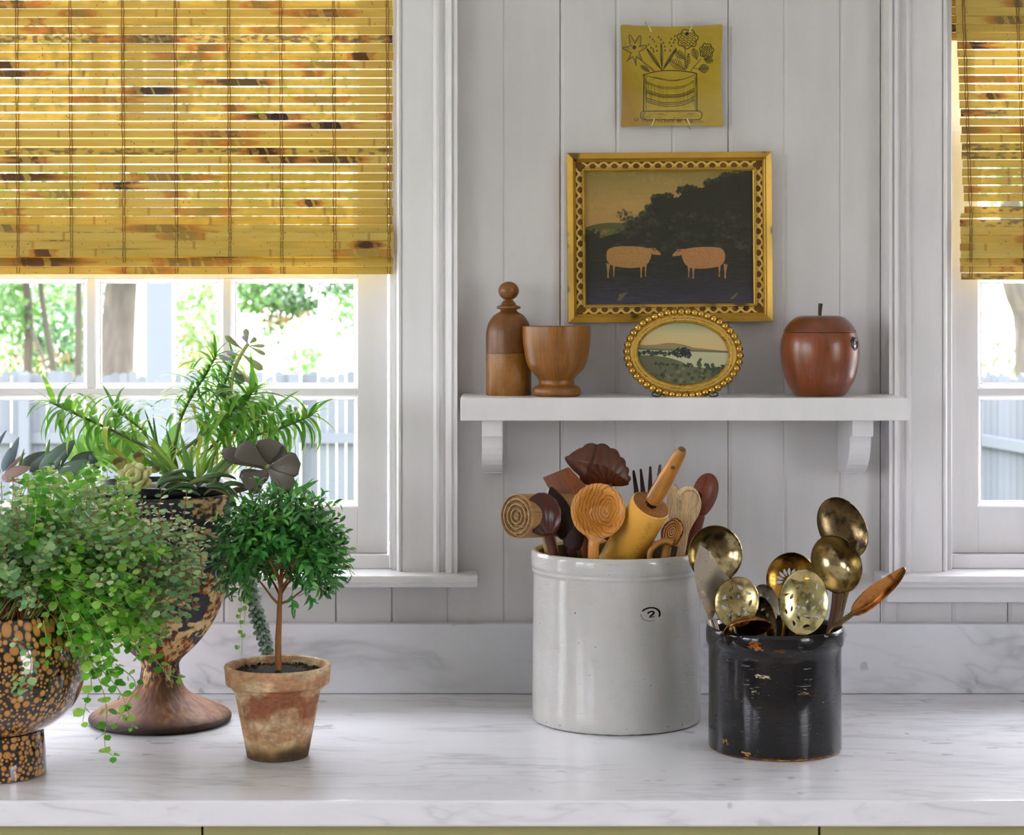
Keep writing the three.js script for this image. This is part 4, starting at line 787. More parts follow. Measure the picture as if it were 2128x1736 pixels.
    // rolled foot below the crop: rows run on to 1800
    c.lineWidth = 8; c.beginPath(); c.roundRect(X_(455), Y_(1630), X_(1570) - X_(455), Y_(1790) - Y_(1630), 40); c.stroke();
    c.globalAlpha = 0.5; for (let i = 0; i < 26; i++) { const y = 1650 + 130 * r(), x = 480 + 900 * r(); line([[x, y], [x + 180 * r(), y + 12 * (r() - 0.5)]], 4, false); } c.globalAlpha = 1;
    c.lineWidth = 6; c.beginPath(); c.arc(X_(560), Y_(1720), 34, 1.4, 4.4); c.stroke();
    // a line of ink script along the lower edge
    c.fillStyle = '#33200a'; c.font = 'italic bold 46px serif'; c.fillText('Gi', 126, 962); c.font = 'italic 40px serif'; c.fillText('— m', 206, 970); c.fillText('voi le', 292, 974); c.font = 'italic bold 46px serif'; c.fillText('Clotin  le', 396, 974); c.font = 'italic 40px serif'; c.fillText('vin  mon', 556, 976); c.fillText('m.Celu', 690, 980);
  });
  const hgt = (x, y) => { const a = x / half, b = y / half; return 0.0085 * (0.55 * a * a + 0.55 * b * b) ** 1.4; };
  const g = shell({ box: [-half * 1.03, half * 1.03, -half * 1.03, half * 1.03], n: 64, t: 0.003, h: hgt, f: (x, y) => { const e = half * 0.036, wx = half - e * (1 - (y / half) ** 2), wy = half - e * (1 - (x / half) ** 2); const dx = wx - Math.abs(x), dy = wy - Math.abs(y), c = 0.004; if (dx < c && dy < c) return c - Math.hypot(c - dx, c - dy); return Math.min(dx, dy); } });
  const uv = g.attributes.uv; for (let i = 0; i < uv.count; i++) uv.setXY(i, uv.getX(i) / (2 * half) + 0.5, uv.getY(i) / (2 * half) + 0.5);
  part('plate_body', g, std({ name: 'decoupage under glass', map: img, roughness: 0.08, clearcoat: 1, clearcoatRoughness: 0.03 }), o, [0, half, 0.004], [0, 0, 0.004]);
  const hang = thing('plate_hanger', 'thin brass wire hanger clasping the square plate by four hooks', 'hanger', [X(1396.5, zz), Y(264, zz), 0.006]);
  const wireM = std({ name: 'brass wire', color: rgb(232, 216, 176), metalness: 0.9, roughness: 0.3 });
  const hy = (py) => Y(py, zz) - hang.position.y, hx = (px) => X(px, zz) - hang.position.x;
  for (const [ax, ay, bx, by] of [[1343, 46, 1353, 66], [1442, 48, 1433, 66], [1352, 264, 1360, 247], [1436, 265, 1428, 247]]) {
    const dy = by > ay ? 1 : -1, p0 = V3(hx(ax), hy(ay) + dy * 0.0012, -0.003), p1 = V3(hx(ax), hy(ay) + dy * 0.0012, 0.0205), p2 = V3(hx(bx), hy(by), 0.0150);
    part('hook', tube([V3(hx(ax) * 0.5, hy(lerp(ay, 156, 0.4)), -0.003), p0, p1, p2], 0.0008, 6), wireM, hang);
  }
}
// ------------------------------------------------------------------ crocks, pots and the urn
const baseZ = (py) => D - F * 0.559 / (py - VY);   // depth at which the countertop meets row py
{ // white stoneware crock
  const R = 0.1147, z = 0.1857, H = 0.2305, o = thing('stoneware_crock', 'large white stoneware crock stamped with a circled number two', 'crock', [X(1280.5, z), CT, z]);
  const img = canvasTex(2048, 1024, (c, W, Hh) => {
    const r = rng(2); c.fillStyle = '#b9b8b2'; c.fillRect(0, 0, W, Hh);
    for (let i = 0; i < 500; i++) { c.globalAlpha = 0.05; c.fillStyle = ['#d4d4d0', '#a3a298', '#b4b8b4', '#aea69a'][i % 4]; c.beginPath(); c.ellipse(r() * W, r() * Hh, 10 + 60 * r(), 30 + 120 * r(), 0, 0, 7); c.fill(); }
    for (let i = 0; i < 420; i++) { c.globalAlpha = 0.25 + 0.5 * r(); c.fillStyle = ['#55504a', '#8a8274', '#3c3a38'][i % 3]; const s = 0.8 + 2.2 * r() * r(); c.beginPath(); c.ellipse(r() * W, r() * Hh, s, s * (0.7 + r()), 0, 0, 7); c.fill(); }
    c.globalAlpha = 0.5; c.strokeStyle = '#b98f50'; c.lineWidth = 3; c.beginPath(); c.ellipse(W * 0.45, Hh * 0.58, 12, 6, 0.3, 0.4, 5.4); c.stroke();
    // the maker's size stamp: a ring, heavy above and worn away below, round a 2
    c.globalAlpha = 1; const cx = W * (0.5 + Math.asin((1339 - 1280.5) / 172) / (2 * Math.PI)), cy = Hh * 0.315, q = 39; c.strokeStyle = '#14120f'; c.lineCap = 'round';
    c.lineWidth = 8; c.beginPath(); c.ellipse(cx, cy, q, q, 0, -2.5, 0.35); c.stroke(); c.globalAlpha = 0.4; c.lineWidth = 4; c.beginPath(); c.ellipse(cx, cy, q, q, 0, 1.2, 3.2); c.stroke(); c.globalAlpha = 1;
    c.lineWidth = 8; c.beginPath(); c.moveTo(cx - 10, cy - 9); c.bezierCurveTo(cx - 2, cy - 22, cx + 17, cy - 18, cx + 12, cy - 4); c.quadraticCurveTo(cx + 6, cy + 4, cx - 1, cy + 10); c.stroke();
    c.globalAlpha = 0.5; c.lineWidth = 7; c.beginPath(); c.moveTo(cx - 4, cy + 17); c.lineTo(cx + 13, cy + 14); c.stroke(); c.globalAlpha = 1;
    // bare clay along the foot and chips on the lip (v runs from foot to lip)
    c.fillStyle = '#77706a'; for (let i = 0; i < 90; i++) { c.globalAlpha = 0.5; c.beginPath(); c.ellipse(r() * W, Hh - 6 * r(), 4 + 12 * r(), 2 + 2 * r(), 0, 0, 7); c.fill(); }
    c.globalAlpha = 0.6; c.fillStyle = '#8b8880'; for (let i = 0; i < 14; i++) { c.beginPath(); c.ellipse(r() * W, Hh - 30 - 16 * r(), 3 + 4 * r(), 6 * r() + 3, 0, 0, 7); c.fill(); }
    c.globalAlpha = 0.45; c.strokeStyle = '#8d8a84'; c.lineWidth = 2; for (let i = 0; i < 26; i++) { const x = r() * W; c.beginPath(); c.moveTo(x, 22 + 12 * r()); c.lineTo(x + 12 + 10 * r(), 26 + 12 * r()); c.stroke(); }
  });
  img.wrapS = THREE.RepeatWrapping;
  const dimple = tex(512, 512, (u, v) => 128 + 90 * (fbm(u, v, 14, 4, 2, 201) - 0.5) + 10 * (fbm(u, v, 50, 20, 2, 203) - 0.5) - 90 * sstep(0.8, 0.86, fbm(u, v, 90, 90, 1, 207)), false);
  const glaze = std({ name: 'white salt glaze', map: img, roughness: 0.13, specularIntensity: 1, bumpMap: dimple, bumpScale: 0.00035 });
  const prof = [[0, 0.0002], [R - 0.004, 0.0002], [R - 0.0012, 0.0018], [R, 0.006], [R, 0.02], [R * 0.985, H - 0.033], [R * 0.987, H - 0.0305], [R * 1.003, H - 0.0285], [R * 1.006, H - 0.0265], [R * 1.003, H - 0.0248], [R * 1.003, H - 0.0235], [R * 1.010, H - 0.0225], [R * 1.012, H - 0.018], [R * 1.012, H - 0.007], [R * 1.006, H - 0.0022], [R * 0.99, H - 0.0002]];
  part('body', lathe(prof, 128, 0.7, true), glaze, o);
  part('rim', lathe([[R * 0.99, H - 0.0002], [R * 0.965, H], [R * 0.94, H - 0.001], [R * 0.925, H - 0.004]], 128, 0.9), std({ name: 'bare clay lip', color: rgb(196, 176, 124), roughness: 0.7, bumpMap: rep(dimple, 4, 1), bumpScale: 0.001 }), o);
  part('inside', lathe([[R * 0.925, H - 0.004], [R * 0.92, H - 0.02], [R * 0.915, 0.014], [0, 0.012]], 96, 0.5), std({ name: 'brown inner glaze', color: rgb(92, 72, 40), roughness: 0.3 }), o);
}
{ // black glazed crock
  const R = 0.0842, z = 0.3624, H = 0.1552, o = thing('black_crock', 'small black glazed crock with chipped amber edges', 'crock', [X(1610, z), CT, z]);
  const img = canvasTex(2048, 1024, (c, W, Hh) => {
    const r = rng(4); c.fillStyle = '#0d0c0e'; c.fillRect(0, 0, W, Hh);
    for (let i = 0; i < 400; i++) { c.globalAlpha = 0.08; c.fillStyle = ['#1e1c1e', '#000000', '#23180e', '#14161c'][i % 4]; c.beginPath(); c.ellipse(r() * W, r() * Hh, 8 + 40 * r(), 40 + 120 * r(), 0, 0, 7); c.fill(); }
    const fx = (px) => W * (0.5 + Math.asin((px - 1610) / 140) / (2 * Math.PI)), fy = (py) => Hh * (py - 1318) / (1583 - 1318);
    // chips and runs of bare amber clay
    const chip = (px, py, w, h, col, n) => { for (let i = 0; i < n; i++) { c.globalAlpha = 0.5 + 0.5 * r(); c.fillStyle = col; c.beginPath(); c.ellipse(fx(px) + w * (r() - 0.5), fy(py) + h * (r() - 0.5), 3 + w * 0.14 * r(), 2 + h * 0.2 * r(), r() * 0.5, 0, 7); c.fill(); } };
    chip(1552, 1338, 56, 50, '#8a4a10', 40); chip(1560, 1346, 40, 30, '#b06a1c', 14); chip(1600, 1349, 60, 20, '#5a3410', 20);
    chip(1560, 1405, 90, 26, '#c3b088', 16); chip(1549, 1438, 24, 20, '#a8977a', 8); chip(1652, 1441, 50, 14, '#8d6a3c', 10); chip(1672, 1446, 60, 8, '#7a5028', 6); chip(1697, 1323, 26, 18, '#c9bea2', 8); chip(1718, 1318, 18, 16, '#b9ab8c', 6); chip(1695, 1463, 5, 8, '#e0dcb0', 3);
    for (let i = 0; i < 110; i++) { c.globalAlpha = 0.7; c.fillStyle = ['#9a938a', '#c3bba6', '#6e5a40'][i % 3]; const s = 1 + 2 * r(); c.beginPath(); c.ellipse(r() * W, r() * Hh, s, s, 0, 0, 7); c.fill(); }
    c.globalAlpha = 0.5; c.strokeStyle = '#7d776c'; c.lineWidth = 1.5; for (let i = 0; i < 30; i++) { const x = r() * W, y = r() * Hh; c.beginPath(); c.moveTo(x, y); c.lineTo(x + 40 * (r() - 0.4), y + 12 * (r() - 0.3)); c.stroke(); }
    for (let i = 0; i < 700; i++) { const x = r() * W, a = fbm(x / W, 0.5, 14, 1, 3, 9), t = r() * r(); c.globalAlpha = 0.55; c.fillStyle = t < 0.15 && a > 0.5 ? '#c98f2e' : '#4a2a0c'; c.beginPath(); c.ellipse(x, Hh - 6 - 44 * t * a, 5 + 14 * r(), 3 + 9 * r(), 0, 0, 7); c.fill(); }
    c.globalAlpha = 0.9; c.fillStyle = '#8a5f1e'; c.fillRect(0, Hh - 9, W, 9);
    chip(1496, 1552, 40, 40, '#b8862c', 8); chip(1535, 1571, 44, 30, '#d2a045', 12); chip(1603, 1582, 50, 12, '#c08f34', 10);
  });
  img.wrapS = THREE.RepeatWrapping;
  const dimple = tex(512, 512, (u, v) => 128 + 100 * (fbm(u, v, 12, 4, 2, 211) - 0.5) + 12 * (fbm(u, v, 50, 20, 2, 213) - 0.5) - 90 * sstep(0.8, 0.86, fbm(u, v, 80, 80, 1, 217)), false);
  const glaze = std({ name: 'black glaze', map: img, roughness: 0.14, specularIntensity: 0.8, clearcoat: 0.2, clearcoatRoughness: 0.08, bumpMap: dimple, bumpScale: 0.0004 });
  part('body', lathe([[0, 0.0002], [R - 0.003, 0.0002], [R - 0.0006, 0.0014], [R, 0.004], [R * 0.992, H * 0.5], [R * 0.995, H - 0.034], [R * 1.0, H - 0.026], [R * 1.012, H - 0.0235], [R * 1.028, H - 0.021], [R * 1.034, H - 0.017], [R * 1.034, H - 0.006], [R * 1.026, H - 0.0016], [R * 1.005, H], [R * 0.965, H - 0.0012], [R * 0.945, H - 0.006]], 128, 0.75, true), glaze, o);
  part('inside', lathe([[R * 0.945, H - 0.006], [R * 0.93, 0.012], [0, 0.010]], 96, 0.5), std({ name: 'dark inner glaze', color: rgb(30, 24, 18), roughness: 0.3 }), o);
}
const rimY = {};
{ // terracotta flowerpot
  const z = 0.4115, k = S(z), H = 0.1115 + 0.0035, o = thing('terracotta_pot', 'weathered terracotta flowerpot with a rolled rim and mossy stains', 'flowerpot', [X(577, z), CT, z]);
  const rb = 0.0385, rn = 0.0545, rr = 0.0665;
  const img = canvasTex(2048, 1024, (c, W, Hh) => {
    const r = rng(8), n = (u, v, a, b, o2, s) => fbm(u, v, a, b, o2, s), d = c.createImageData(W, Hh);
    for (let j = 0; j < Hh; j++) for (let i = 0; i < W; i++) {
      const u = i / W, v = 1 - j / Hh, m = n(u, v, 12, 6, 5, 301), f = n(u, v, 80, 40, 3, 303), st = n(u, v, 60, 4, 3, 305);
      let q = mix3([168, 122, 88], [186, 150, 108], m); q = mix3(q, [206, 186, 148], sstep(0.42, 0.70, n(u, v, 9, 7, 5, 307)) * 0.8);
      const damp = 0.8 * sstep(0.50, 0.64, n(u, v, 9, 4, 4, 309) + 0.16 * Math.exp(-(((v - 0.68) / 0.12) ** 2)) - 0.06 + 0.10 * Math.exp(-(((u - 0.46) / 0.05) ** 2) - (((v - 0.56) / 0.14) ** 2)));
      q = mix3(q, [132, 68, 38], 0.8 * damp * sstep(0.40, 0.5, v) * (1 - sstep(0.78, 0.84, v)));
      const moss = sstep(0.30, 0.02, v + 0.16 * (m - 0.5)); q = mix3(q, [142, 102, 44], 0.85 * moss * (0.6 + 0.8 * (f - 0.5)));
      q = mix3(q, [58, 44, 22], sstep(0.24, 0.04, v + 0.22 * (n(u, v, 8, 5, 4, 311) - 0.5) + 0.10 * (0.5 - sstep(0.45, 0.62, u))) * 0.85);
      q = mix3(q, [96, 56, 34], sstep(0.035, 0.01, v) * 0.7);
      const g2 = 1 + 0.34 * (f - 0.5) + 0.20 * (st - 0.5), k4 = (j * W + i) * 4;
      d.data[k4] = q[0] * g2; d.data[k4 + 1] = q[1] * g2; d.data[k4 + 2] = q[2] * g2; d.data[k4 + 3] = 255;
    }
    c.putImageData(d, 0, 0);
    for (let i = 0; i < 120; i++) { c.globalAlpha = 0.5; c.fillStyle = r() < 0.6 ? '#3f2a1c' : '#e2d4ae'; const s = 1 + 3 * r() * r(); c.beginPath(); c.ellipse(r() * W, r() * Hh, s, s, 0, 0, 7); c.fill(); }
  });
  img.wrapS = THREE.RepeatWrapping;
  const grit = tex(256, 256, (u, v) => 255 * fbm(u, v, 40, 40, 3, 321), false);
  const clay = std({ name: 'weathered terracotta', map: img, roughness: 0.88, bumpMap: rep(grit, 3, 1.5), bumpScale: 0.0008 });
  part('body', lathe([[0, 0.0002], [rb - 0.002, 0.0002], [rb - 0.0004, 0.001], [rb, 0.003], [rn, H - 0.027], [rn + 0.001, H - 0.026], [rn + 0.006, H - 0.0255], [rr - 0.0022, H - 0.0235], [rr - 0.0006, H - 0.006], [rr, H - 0.003], [rr - 0.0008, H - 0.0008], [rr - 0.003, H], [rr - 0.006, H - 0.001], [rr - 0.0075, H - 0.004], [rr - 0.0095, H - 0.03], [0, H - 0.032]], 96, 0.6, true), clay, o);
  rimY.pot = CT + H; rimY.potR = rr; rimY.potZ = z;
}
{ // rusted metal urn with a black liner
  const z = 0.206, k = S(z), cx = 333, o = thing('rusted_urn', 'tall rusted metal urn on a spreading foot with flaking dark paint', 'urn', [X(cx, z), CT, z]);
  const H = (y) => (1513 - y) * k;   // heights from rows on the axis plane
  const img = tex(1024, 1024, (u, v) => {
    const a = fbm(u, v, 7, 6, 5, 401), b = fbm(u, v, 16, 14, 5, 403), f = fbm(u, v, 70, 60, 3, 405), e = fbm(u, v, 34, 30, 4, 407), foot = sstep(0.24, 0.12, v);
    let q = mix3([34, 33, 40], [58, 58, 72], fbm(u, v, 9, 12, 4, 409));
    const rust = sstep(0.475, 0.50, a * 0.55 + e * 0.45 + 0.05 * (f - 0.5) + 0.03 * sstep(0.5, 0.7, u)), buff = sstep(0.50, 0.53, b * 0.5 + e * 0.5 + 0.05 * (f - 0.5) + 0.06 * Math.exp(-(((v - 0.46) / 0.13) ** 2)) + 0.005);
    q = mix3(q, mix3([98, 48, 22], [186, 112, 40], sstep(0.35, 0.65, f)), rust * sstep(0.80, 0.66, v));
    q = mix3(q, mix3([168, 122, 60], [212, 182, 128], sstep(0.35, 0.7, f)), buff * sstep(0.38, 0.56, f + 0.35 * (e - 0.4)));
    q = mix3(q, mix3([116, 66, 38], [150, 112, 70], f), foot * 0.85); q = mix3(q, [130, 96, 92], foot * sstep(0.45, 0.7, a) * 0.6); q = mix3(q, [46, 38, 36], sstep(0.055, 0.01, v - 0.03 * (a - 0.4)) * 0.9);
    return q;
  });
  const pit = tex(512, 512, (u, v) => 255 * (0.5 * fbm(u, v, 34, 30, 4, 407) + 0.5 * fbm(u, v, 80, 70, 3, 415)), false);
  const m = std({ name: 'rusted iron', map: img, roughness: 0.62, metalness: 0.12, bumpMap: pit, bumpScale: 0.0016 });
  const foot = curve2([[146, 1508], [147, 1503], [144, 1497], [130, 1488], [100, 1474], [70, 1460], [52, 1444], [43, 1425], [39, 1402], [39.5, 1392], [46, 1381], [62, 1366], [84, 1344], [108, 1310], [126, 1272], [137, 1230], [142, 1190], [143, 1150], [143, 1110], [145, 1080], [149, 1058], [154, 1046], [156, 1041]], 90);
  part('body', lathe([[0, H(1513) + 0.0002], [140 * k, 0.0002], ...foot.map(([r, y]) => [r * k, H(y)]), [155 * k, H(1038)], [151 * k, H(1037)], [147 * k, H(1041)], [138 * k, H(1110)], [128 * k, H(1200)], [0, H(1240)]], 112, 0.6, true), m, o);
  const liner = thing('nursery_pot', 'black plastic plant pot sunk in the mouth of the rusted urn', 'plant pot', [X(cx, z), CT + H(1130), z]);
  const y0 = H(1130);
  const rough = [[0, H(1129) - y0], [110 * k, H(1129) - y0], [136 * k, H(1040) - y0], [146 * k, H(1035) - y0], [147.5 * k, H(1031) - y0], [144.5 * k, H(1029.5) - y0], [145 * k, H(1024) - y0], [143 * k, H(1017) - y0], [140 * k, H(1016) - y0], [136 * k, H(1030) - y0]];
  part('pot_wall', lathe(rough, 96, 0.5), std({ name: 'black plastic', color: rgb(20, 20, 24), roughness: 0.32 }), liner);
  part('potting_mix', lathe([[136.4 * k, H(1030) - y0], [100 * k, H(1024) - y0], [0, H(1020) - y0]], 64, 0.9), std({ name: 'dark soil', color: rgb(42, 30, 20), roughness: 0.95, bumpMap: pit, bumpScale: 0.006 }), liner);
  rimY.urn = CT + H(1024); rimY.urnZ = z; rimY.urnX = X(cx, z);
}
{ // spotted planter at the left edge
  const z = 0.502, k = S(z), cx = -10, o = thing('spotted_planter', 'tortoiseshell spotted ceramic planter bowl on a foot, cut by the left edge', 'planter', [X(cx, z), CT, z]);
  const H = (y) => (1605 - y) * k;
  const img = (() => {   // round amber spots of many sizes over a dark glaze, smaller towards the foot
    const W = 2048, Hh = 512, r = rng(19), c = document.createElement('canvas'); c.width = W; c.height = Hh; const g = c.getContext('2d');
    g.fillStyle = '#1e120c'; g.fillRect(0, 0, W, Hh);
    for (let i = 0; i < 80; i++) { g.globalAlpha = 0.2; g.fillStyle = '#4a2a0c'; g.beginPath(); g.ellipse(r() * W, r() * Hh, 40 * r() + 10, 30 * r() + 8, 0, 0, 7); g.fill(); }
    const put = []; 
    for (let i = 0; i < 12000 && put.length < 3000; i++) {
      const y = r() * Hh, v = 1 - y / Hh, big = sstep(0.55, 1.0, v), s = (5 + 10 * Math.pow(r(), 1.6)) * (1 + 1.0 * big), x = r() * W;
      if (put.some(([a, b, t]) => { let dx = Math.abs(a - x); dx = Math.min(dx, W - dx); return Math.hypot(dx, (b - y) * 0.9) < (t + s) * (r() < 0.10 ? 0.6 : 0.94); })) continue;
      put.push([x, y, s]);
      for (const ox of [-W, 0, W]) { const ax = s * (0.8 + 0.35 * r()), ay = s * (0.95 + 0.4 * r()) * (1 + 0.4 * big * r()), tone = r(); const gr = g.createRadialGradient(x + ox, y, 0, x + ox, y, Math.max(ax, ay)); gr.addColorStop(0, tone < 0.5 ? '#cc9c5c' : '#c08a48'); gr.addColorStop(0.75, '#b27c38'); gr.addColorStop(1, '#6b4018'); g.globalAlpha = 1; g.fillStyle = gr; g.beginPath(); g.ellipse(x + ox, y, ax, ay, (r() - 0.5) * 0.6, 0, 7); g.fill(); }
    }
    const t = new THREE.CanvasTexture(c); t.colorSpace = THREE.SRGBColorSpace; t.wrapS = THREE.RepeatWrapping; return t;
  })();
  const m = std({ name: 'tortoiseshell glaze', map: img, roughness: 0.12, clearcoat: 1, clearcoatRoughness: 0.05 });
  const out = curve2([[99, 1512], [120, 1502], [146, 1482], [166, 1458], [180, 1425], [184, 1390], [181, 1350], [172, 1312], [160, 1284], [154, 1268]], 60);
  part('bowl', lathe([[0, H(1518)], [90 * k, H(1516)], ...out.map(([r, y]) => [r * k, H(y)]), [150 * k, H(1266)], [146 * k, H(1270)], [150 * k, H(1300)], [140 * k, H(1330)], [0, H(1335)]], 112, 0.6, true), m, o);
  part('foot', lathe([[0, 0.0002], [102 * k, 0.0002], [104.5 * k, 0.0012], [105 * k, 0.004], [103 * k, H(1560)], [100 * k, H(1530)], [99 * k, H(1514)]], 96, 0.5, true), (() => { const f = m.clone(); f.map = rep(img, 0.55, 0.35, 0.1, 0); f.map.wrapT = THREE.RepeatWrapping; return f; })(), o);
  rimY.bowl = CT + H(1275); rimY.bowlX = X(cx, z); rimY.bowlZ = z;
  const soil = thing('potting_soil', 'dark potting soil filling the spotted planter under the trailing plants', 'soil', [X(cx, z), CT + H(1300), z]); soil.userData.kind = 'stuff';
  part('soil_surface', lathe([[148 * k, -0.001], [100 * k, 0.012], [0, 0.016]], 48, 0.9), std({ name: 'peaty soil', color: rgb(38, 28, 20), roughness: 1 }), soil);
}
// ------------------------------------------------------------------ kitchen tools standing in the two crocks
const polySDF = (pts) => (x, y) => {   // > 0 inside
  let d = 1e9, s = 1;
  for (let i = 0, j = pts.length - 1; i < pts.length; j = i++) {
    const [ax, ay] = pts[i], [bx, by] = pts[j], ex = bx - ax, ey = by - ay, wx = x - ax, wy = y - ay, t = clamp((wx * ex + wy * ey) / (ex * ex + ey * ey));
    d = Math.min(d, Math.hypot(wx - ex * t, wy - ey * t));
    const c1 = y >= ay, c2 = y < by, c3 = ex * wy > ey * wx; if ((c1 && c2 && c3) || (!c1 && !c2 && !c3)) s = -s;
  }
  return -s * d;
};
const roundPoly = (pts, n = 4) => { const c = new THREE.CatmullRomCurve3(pts.map((p) => V3(p[0], p[1], 0)), true, 'centripetal').getPoints(pts.length * n); return c.slice(0, -1).map((p) => [p.x, p.y]); };
const ell = (rx, ry) => (x, y) => (1 - Math.hypot(x / rx, y / ry)) * Math.min(rx, ry);
const ovoid = (rx, ry, k = 0.18) => (x, y) => (1 - Math.hypot(x / (rx * (1 + k * y / ry)), y / ry)) * Math.min(rx, ry);   // broader at the tip
const bowlH = (rx, ry, depth, p = 1) => (x, y) => -depth * Math.pow(Math.max(0, 1 - (x / rx) ** 2 - (y / ry) ** 2), p);
const frame = (c, base, n, twist = 0) => {   // where a tool's head stands: origin, and a quaternion with y from base to head, z to its face
  const y = c.clone().sub(base).normalize(); let z = V3(...n); z.sub(y.clone().multiplyScalar(z.dot(y))).normalize();
  if (twist) { const q = new THREE.Quaternion().setFromAxisAngle(z, twist); return new THREE.Quaternion().setFromRotationMatrix(new THREE.Matrix4().makeBasis(y.clone().cross(z), y, z)).premultiply(q); }
  return new THREE.Quaternion().setFromRotationMatrix(new THREE.Matrix4().makeBasis(y.clone().cross(z), y, z));
};
const headQ = (angle, n) => {   // face normal n, with the head's long axis at `angle` clockwise from upright in the picture
  const z = V3(...n).normalize(), y = V3(Math.sin(angle), Math.cos(angle), 0); y.sub(z.clone().multiplyScalar(y.dot(z))).normalize();
  return new THREE.Quaternion().setFromRotationMatrix(new THREE.Matrix4().makeBasis(y.clone().cross(z), y, z));
};
// a tool: group at the foot of its handle; head = shell geometry at c turned by q; handle from the head's lower end down to the foot
function tool({ name, label, category, group, c, foot, q, head, headMat, handleMat, neck = [0, -0.03, 0], handle = [0.004, 0.003], flat = 1.8, bend = null, parts = null, headName = 'bowl' }) {
  const o = thing(name, label, category, foot, group), cl = c.clone().sub(foot);
  if (head) part(headName, head, headMat, o, cl, q);
  const n = V3(...neck).applyQuaternion(q).add(cl), side = V3(0, 0, 1).applyQuaternion(q);
  const pts = bend ? [n, V3(...bend).applyQuaternion(q).add(cl), V3(0, 0, 0)] : [n, n.clone().multiplyScalar(0.5), V3(0, 0, 0)];
  if (handle) part('handle', tube(pts, (t) => lerp(handle[0], handle[1], sstep(0, 0.35, t)) * flat, 10, { ry: (t) => lerp(handle[0], handle[1], sstep(0, 0.35, t)), up: side, smooth: 14 }), handleMat ?? headMat, o);
  if (parts) parts(o, cl, q);
  return o;
}
const dark = wood('dark rosewood', rgb(84, 34, 14), { r: 0.34, ou: 0.15 }), darker = wood('near black wood', rgb(52, 22, 12), { r: 0.36, ou: 0.35 }), red = wood('red brown wood', rgb(134, 58, 20), { r: 0.4, ou: 0.55 }), tan = wood('tan wood', rgb(150, 80, 28), { r: 0.42, ou: 0.8 });
const beech = wood('pale beech', rgb(255, 226, 178), { r: 0.45, ou: 0.1 }), maple = wood('yellow maple', rgb(226, 172, 88), { r: 0.36, u: 2, ou: 0.62 }), mapleEnd = wood('maple end grain', rgb(190, 124, 58), { r: 0.5 });
for (const m of [dark, darker, red, tan, beech]) { m.map = rep(woodTex, 9, 7, Math.abs(Math.sin(m.color.r * 50)), 0.3); m.bumpMap = null; }
const oliveTex = tex(512, 512, (u, v) => {
  const x = u - 0.60, y = v - 0.56, a = fbm(u, v, 4, 4, 4, 501) - 0.5, d = Math.hypot(x * 1.6, y * 0.85) * 15 + 4.5 * a, s = Math.abs(((d % 1) + 1) % 1 - 0.5) * 2;
  const line = sstep(0.70, 0.96, s) * (0.55 + 0.45 * sstep(0.3, 0.6, fbm(u, v, 5, 5, 3, 503)));
  return mix3(mix3([206, 148, 70], [186, 122, 48], fbm(u, v, 6, 6, 3, 505)), [104, 58, 20], line * 0.85);
});
const olive = std({ name: 'olive wood', map: rep(oliveTex, 10, 10, 0.5, 0.5), roughness: 0.36 });
const zebra = std({ name: 'zebra wood', map: rep(tex(256, 256, (u, v) => { const d = Math.hypot((u - 0.45) * 1.4, v - 0.5) * 11 + 1.2 * fbm(u, v, 4, 4, 3, 511), s = Math.abs(((d % 1) + 1) % 1 - 0.5) * 2; return mix3([214, 152, 74], [70, 36, 18], sstep(0.5, 0.7, s)); }), 26, 26, 0.5, 0.5), roughness: 0.4 });
const GW = 'wooden kitchen tools in the white crock', GB = 'serving pieces in the black crock';
const wf = (dx, dy, dz) => V3(X(1280.5, 0.1857) + dx, CT + 0.016 + dy, 0.1857 + dz);   // a foot on the white crock's floor
const bf = (dx, dy, dz) => V3(X(1610, 0.3624) + dx, CT + 0.014 + dy, 0.3624 + dz);
{ // mallet with a ringed face
  const z = 0.245, e = at(1074, 1073, z), d = V3(0.69, -0.06, -0.72).normalize(), L = 0.112, mid = e.clone().addScaledVector(d, 0.062), foot = wf(-0.052, 0, 0.012);
  const o = thing('wooden_mallet', 'pale wooden mallet with concentric rings on its rough round face', 'mallet', foot, GW);
  const R = 0.0295, face = [[0, 0.0012]]; const rr = [0.10, 0.2, 0.30, 0.42, 0.52, 0.64, 0.74, 0.86];
  for (let i = 0; i < rr.length; i++) face.push([R * rr[i], i % 2 ? -0.0034 : 0.0018], [R * (rr[i] + 0.06), i % 2 ? -0.0034 : 0.0014]);
  const raw = tex(256, 256, (u, v) => { const k = 0.55 + 0.6 * fbm(u, v, 30, 30, 4, 521); return [206 * k, 166 * k, 112 * k]; });
  const rough = std({ name: 'rough end grain', map: rep(raw, 3, 3), roughness: 0.95, bumpMap: rep(raw, 3, 3), bumpScale: 0.003 });
  const q = basis(d.clone().negate(), V3(0, 1, 0)), bark2 = wood('pale split wood', rgb(206, 160, 104), { r: 0.7, u: 2, ou: 0.44 });
  part('head', lathe([[0, -L], [R * 0.9, -L], [R * 0.97, -L + 0.002], [R * 0.99, -L * 0.5], [R, -0.003], [R * 0.985, 0.0006], [R * 0.95, 0.0012]], 64, 0.5), bark2, o, e.clone().sub(foot), q);
  part('ringed_face', lathe([[R * 0.95, 0.0012], ...face.slice(1).reverse(), [0, 0.0016]], 64, 0.4), rough, o, e.clone().sub(foot), q);
  part('handle', tube([mid.clone().sub(foot).add(V3(0, -0.026, 0)), mid.clone().sub(foot).multiplyScalar(0.5), V3(0, 0, 0)], (t) => 0.0095 - 0.001 * t, 14), wood('pale ash', rgb(216, 182, 112), { r: 0.5 }), o);
}
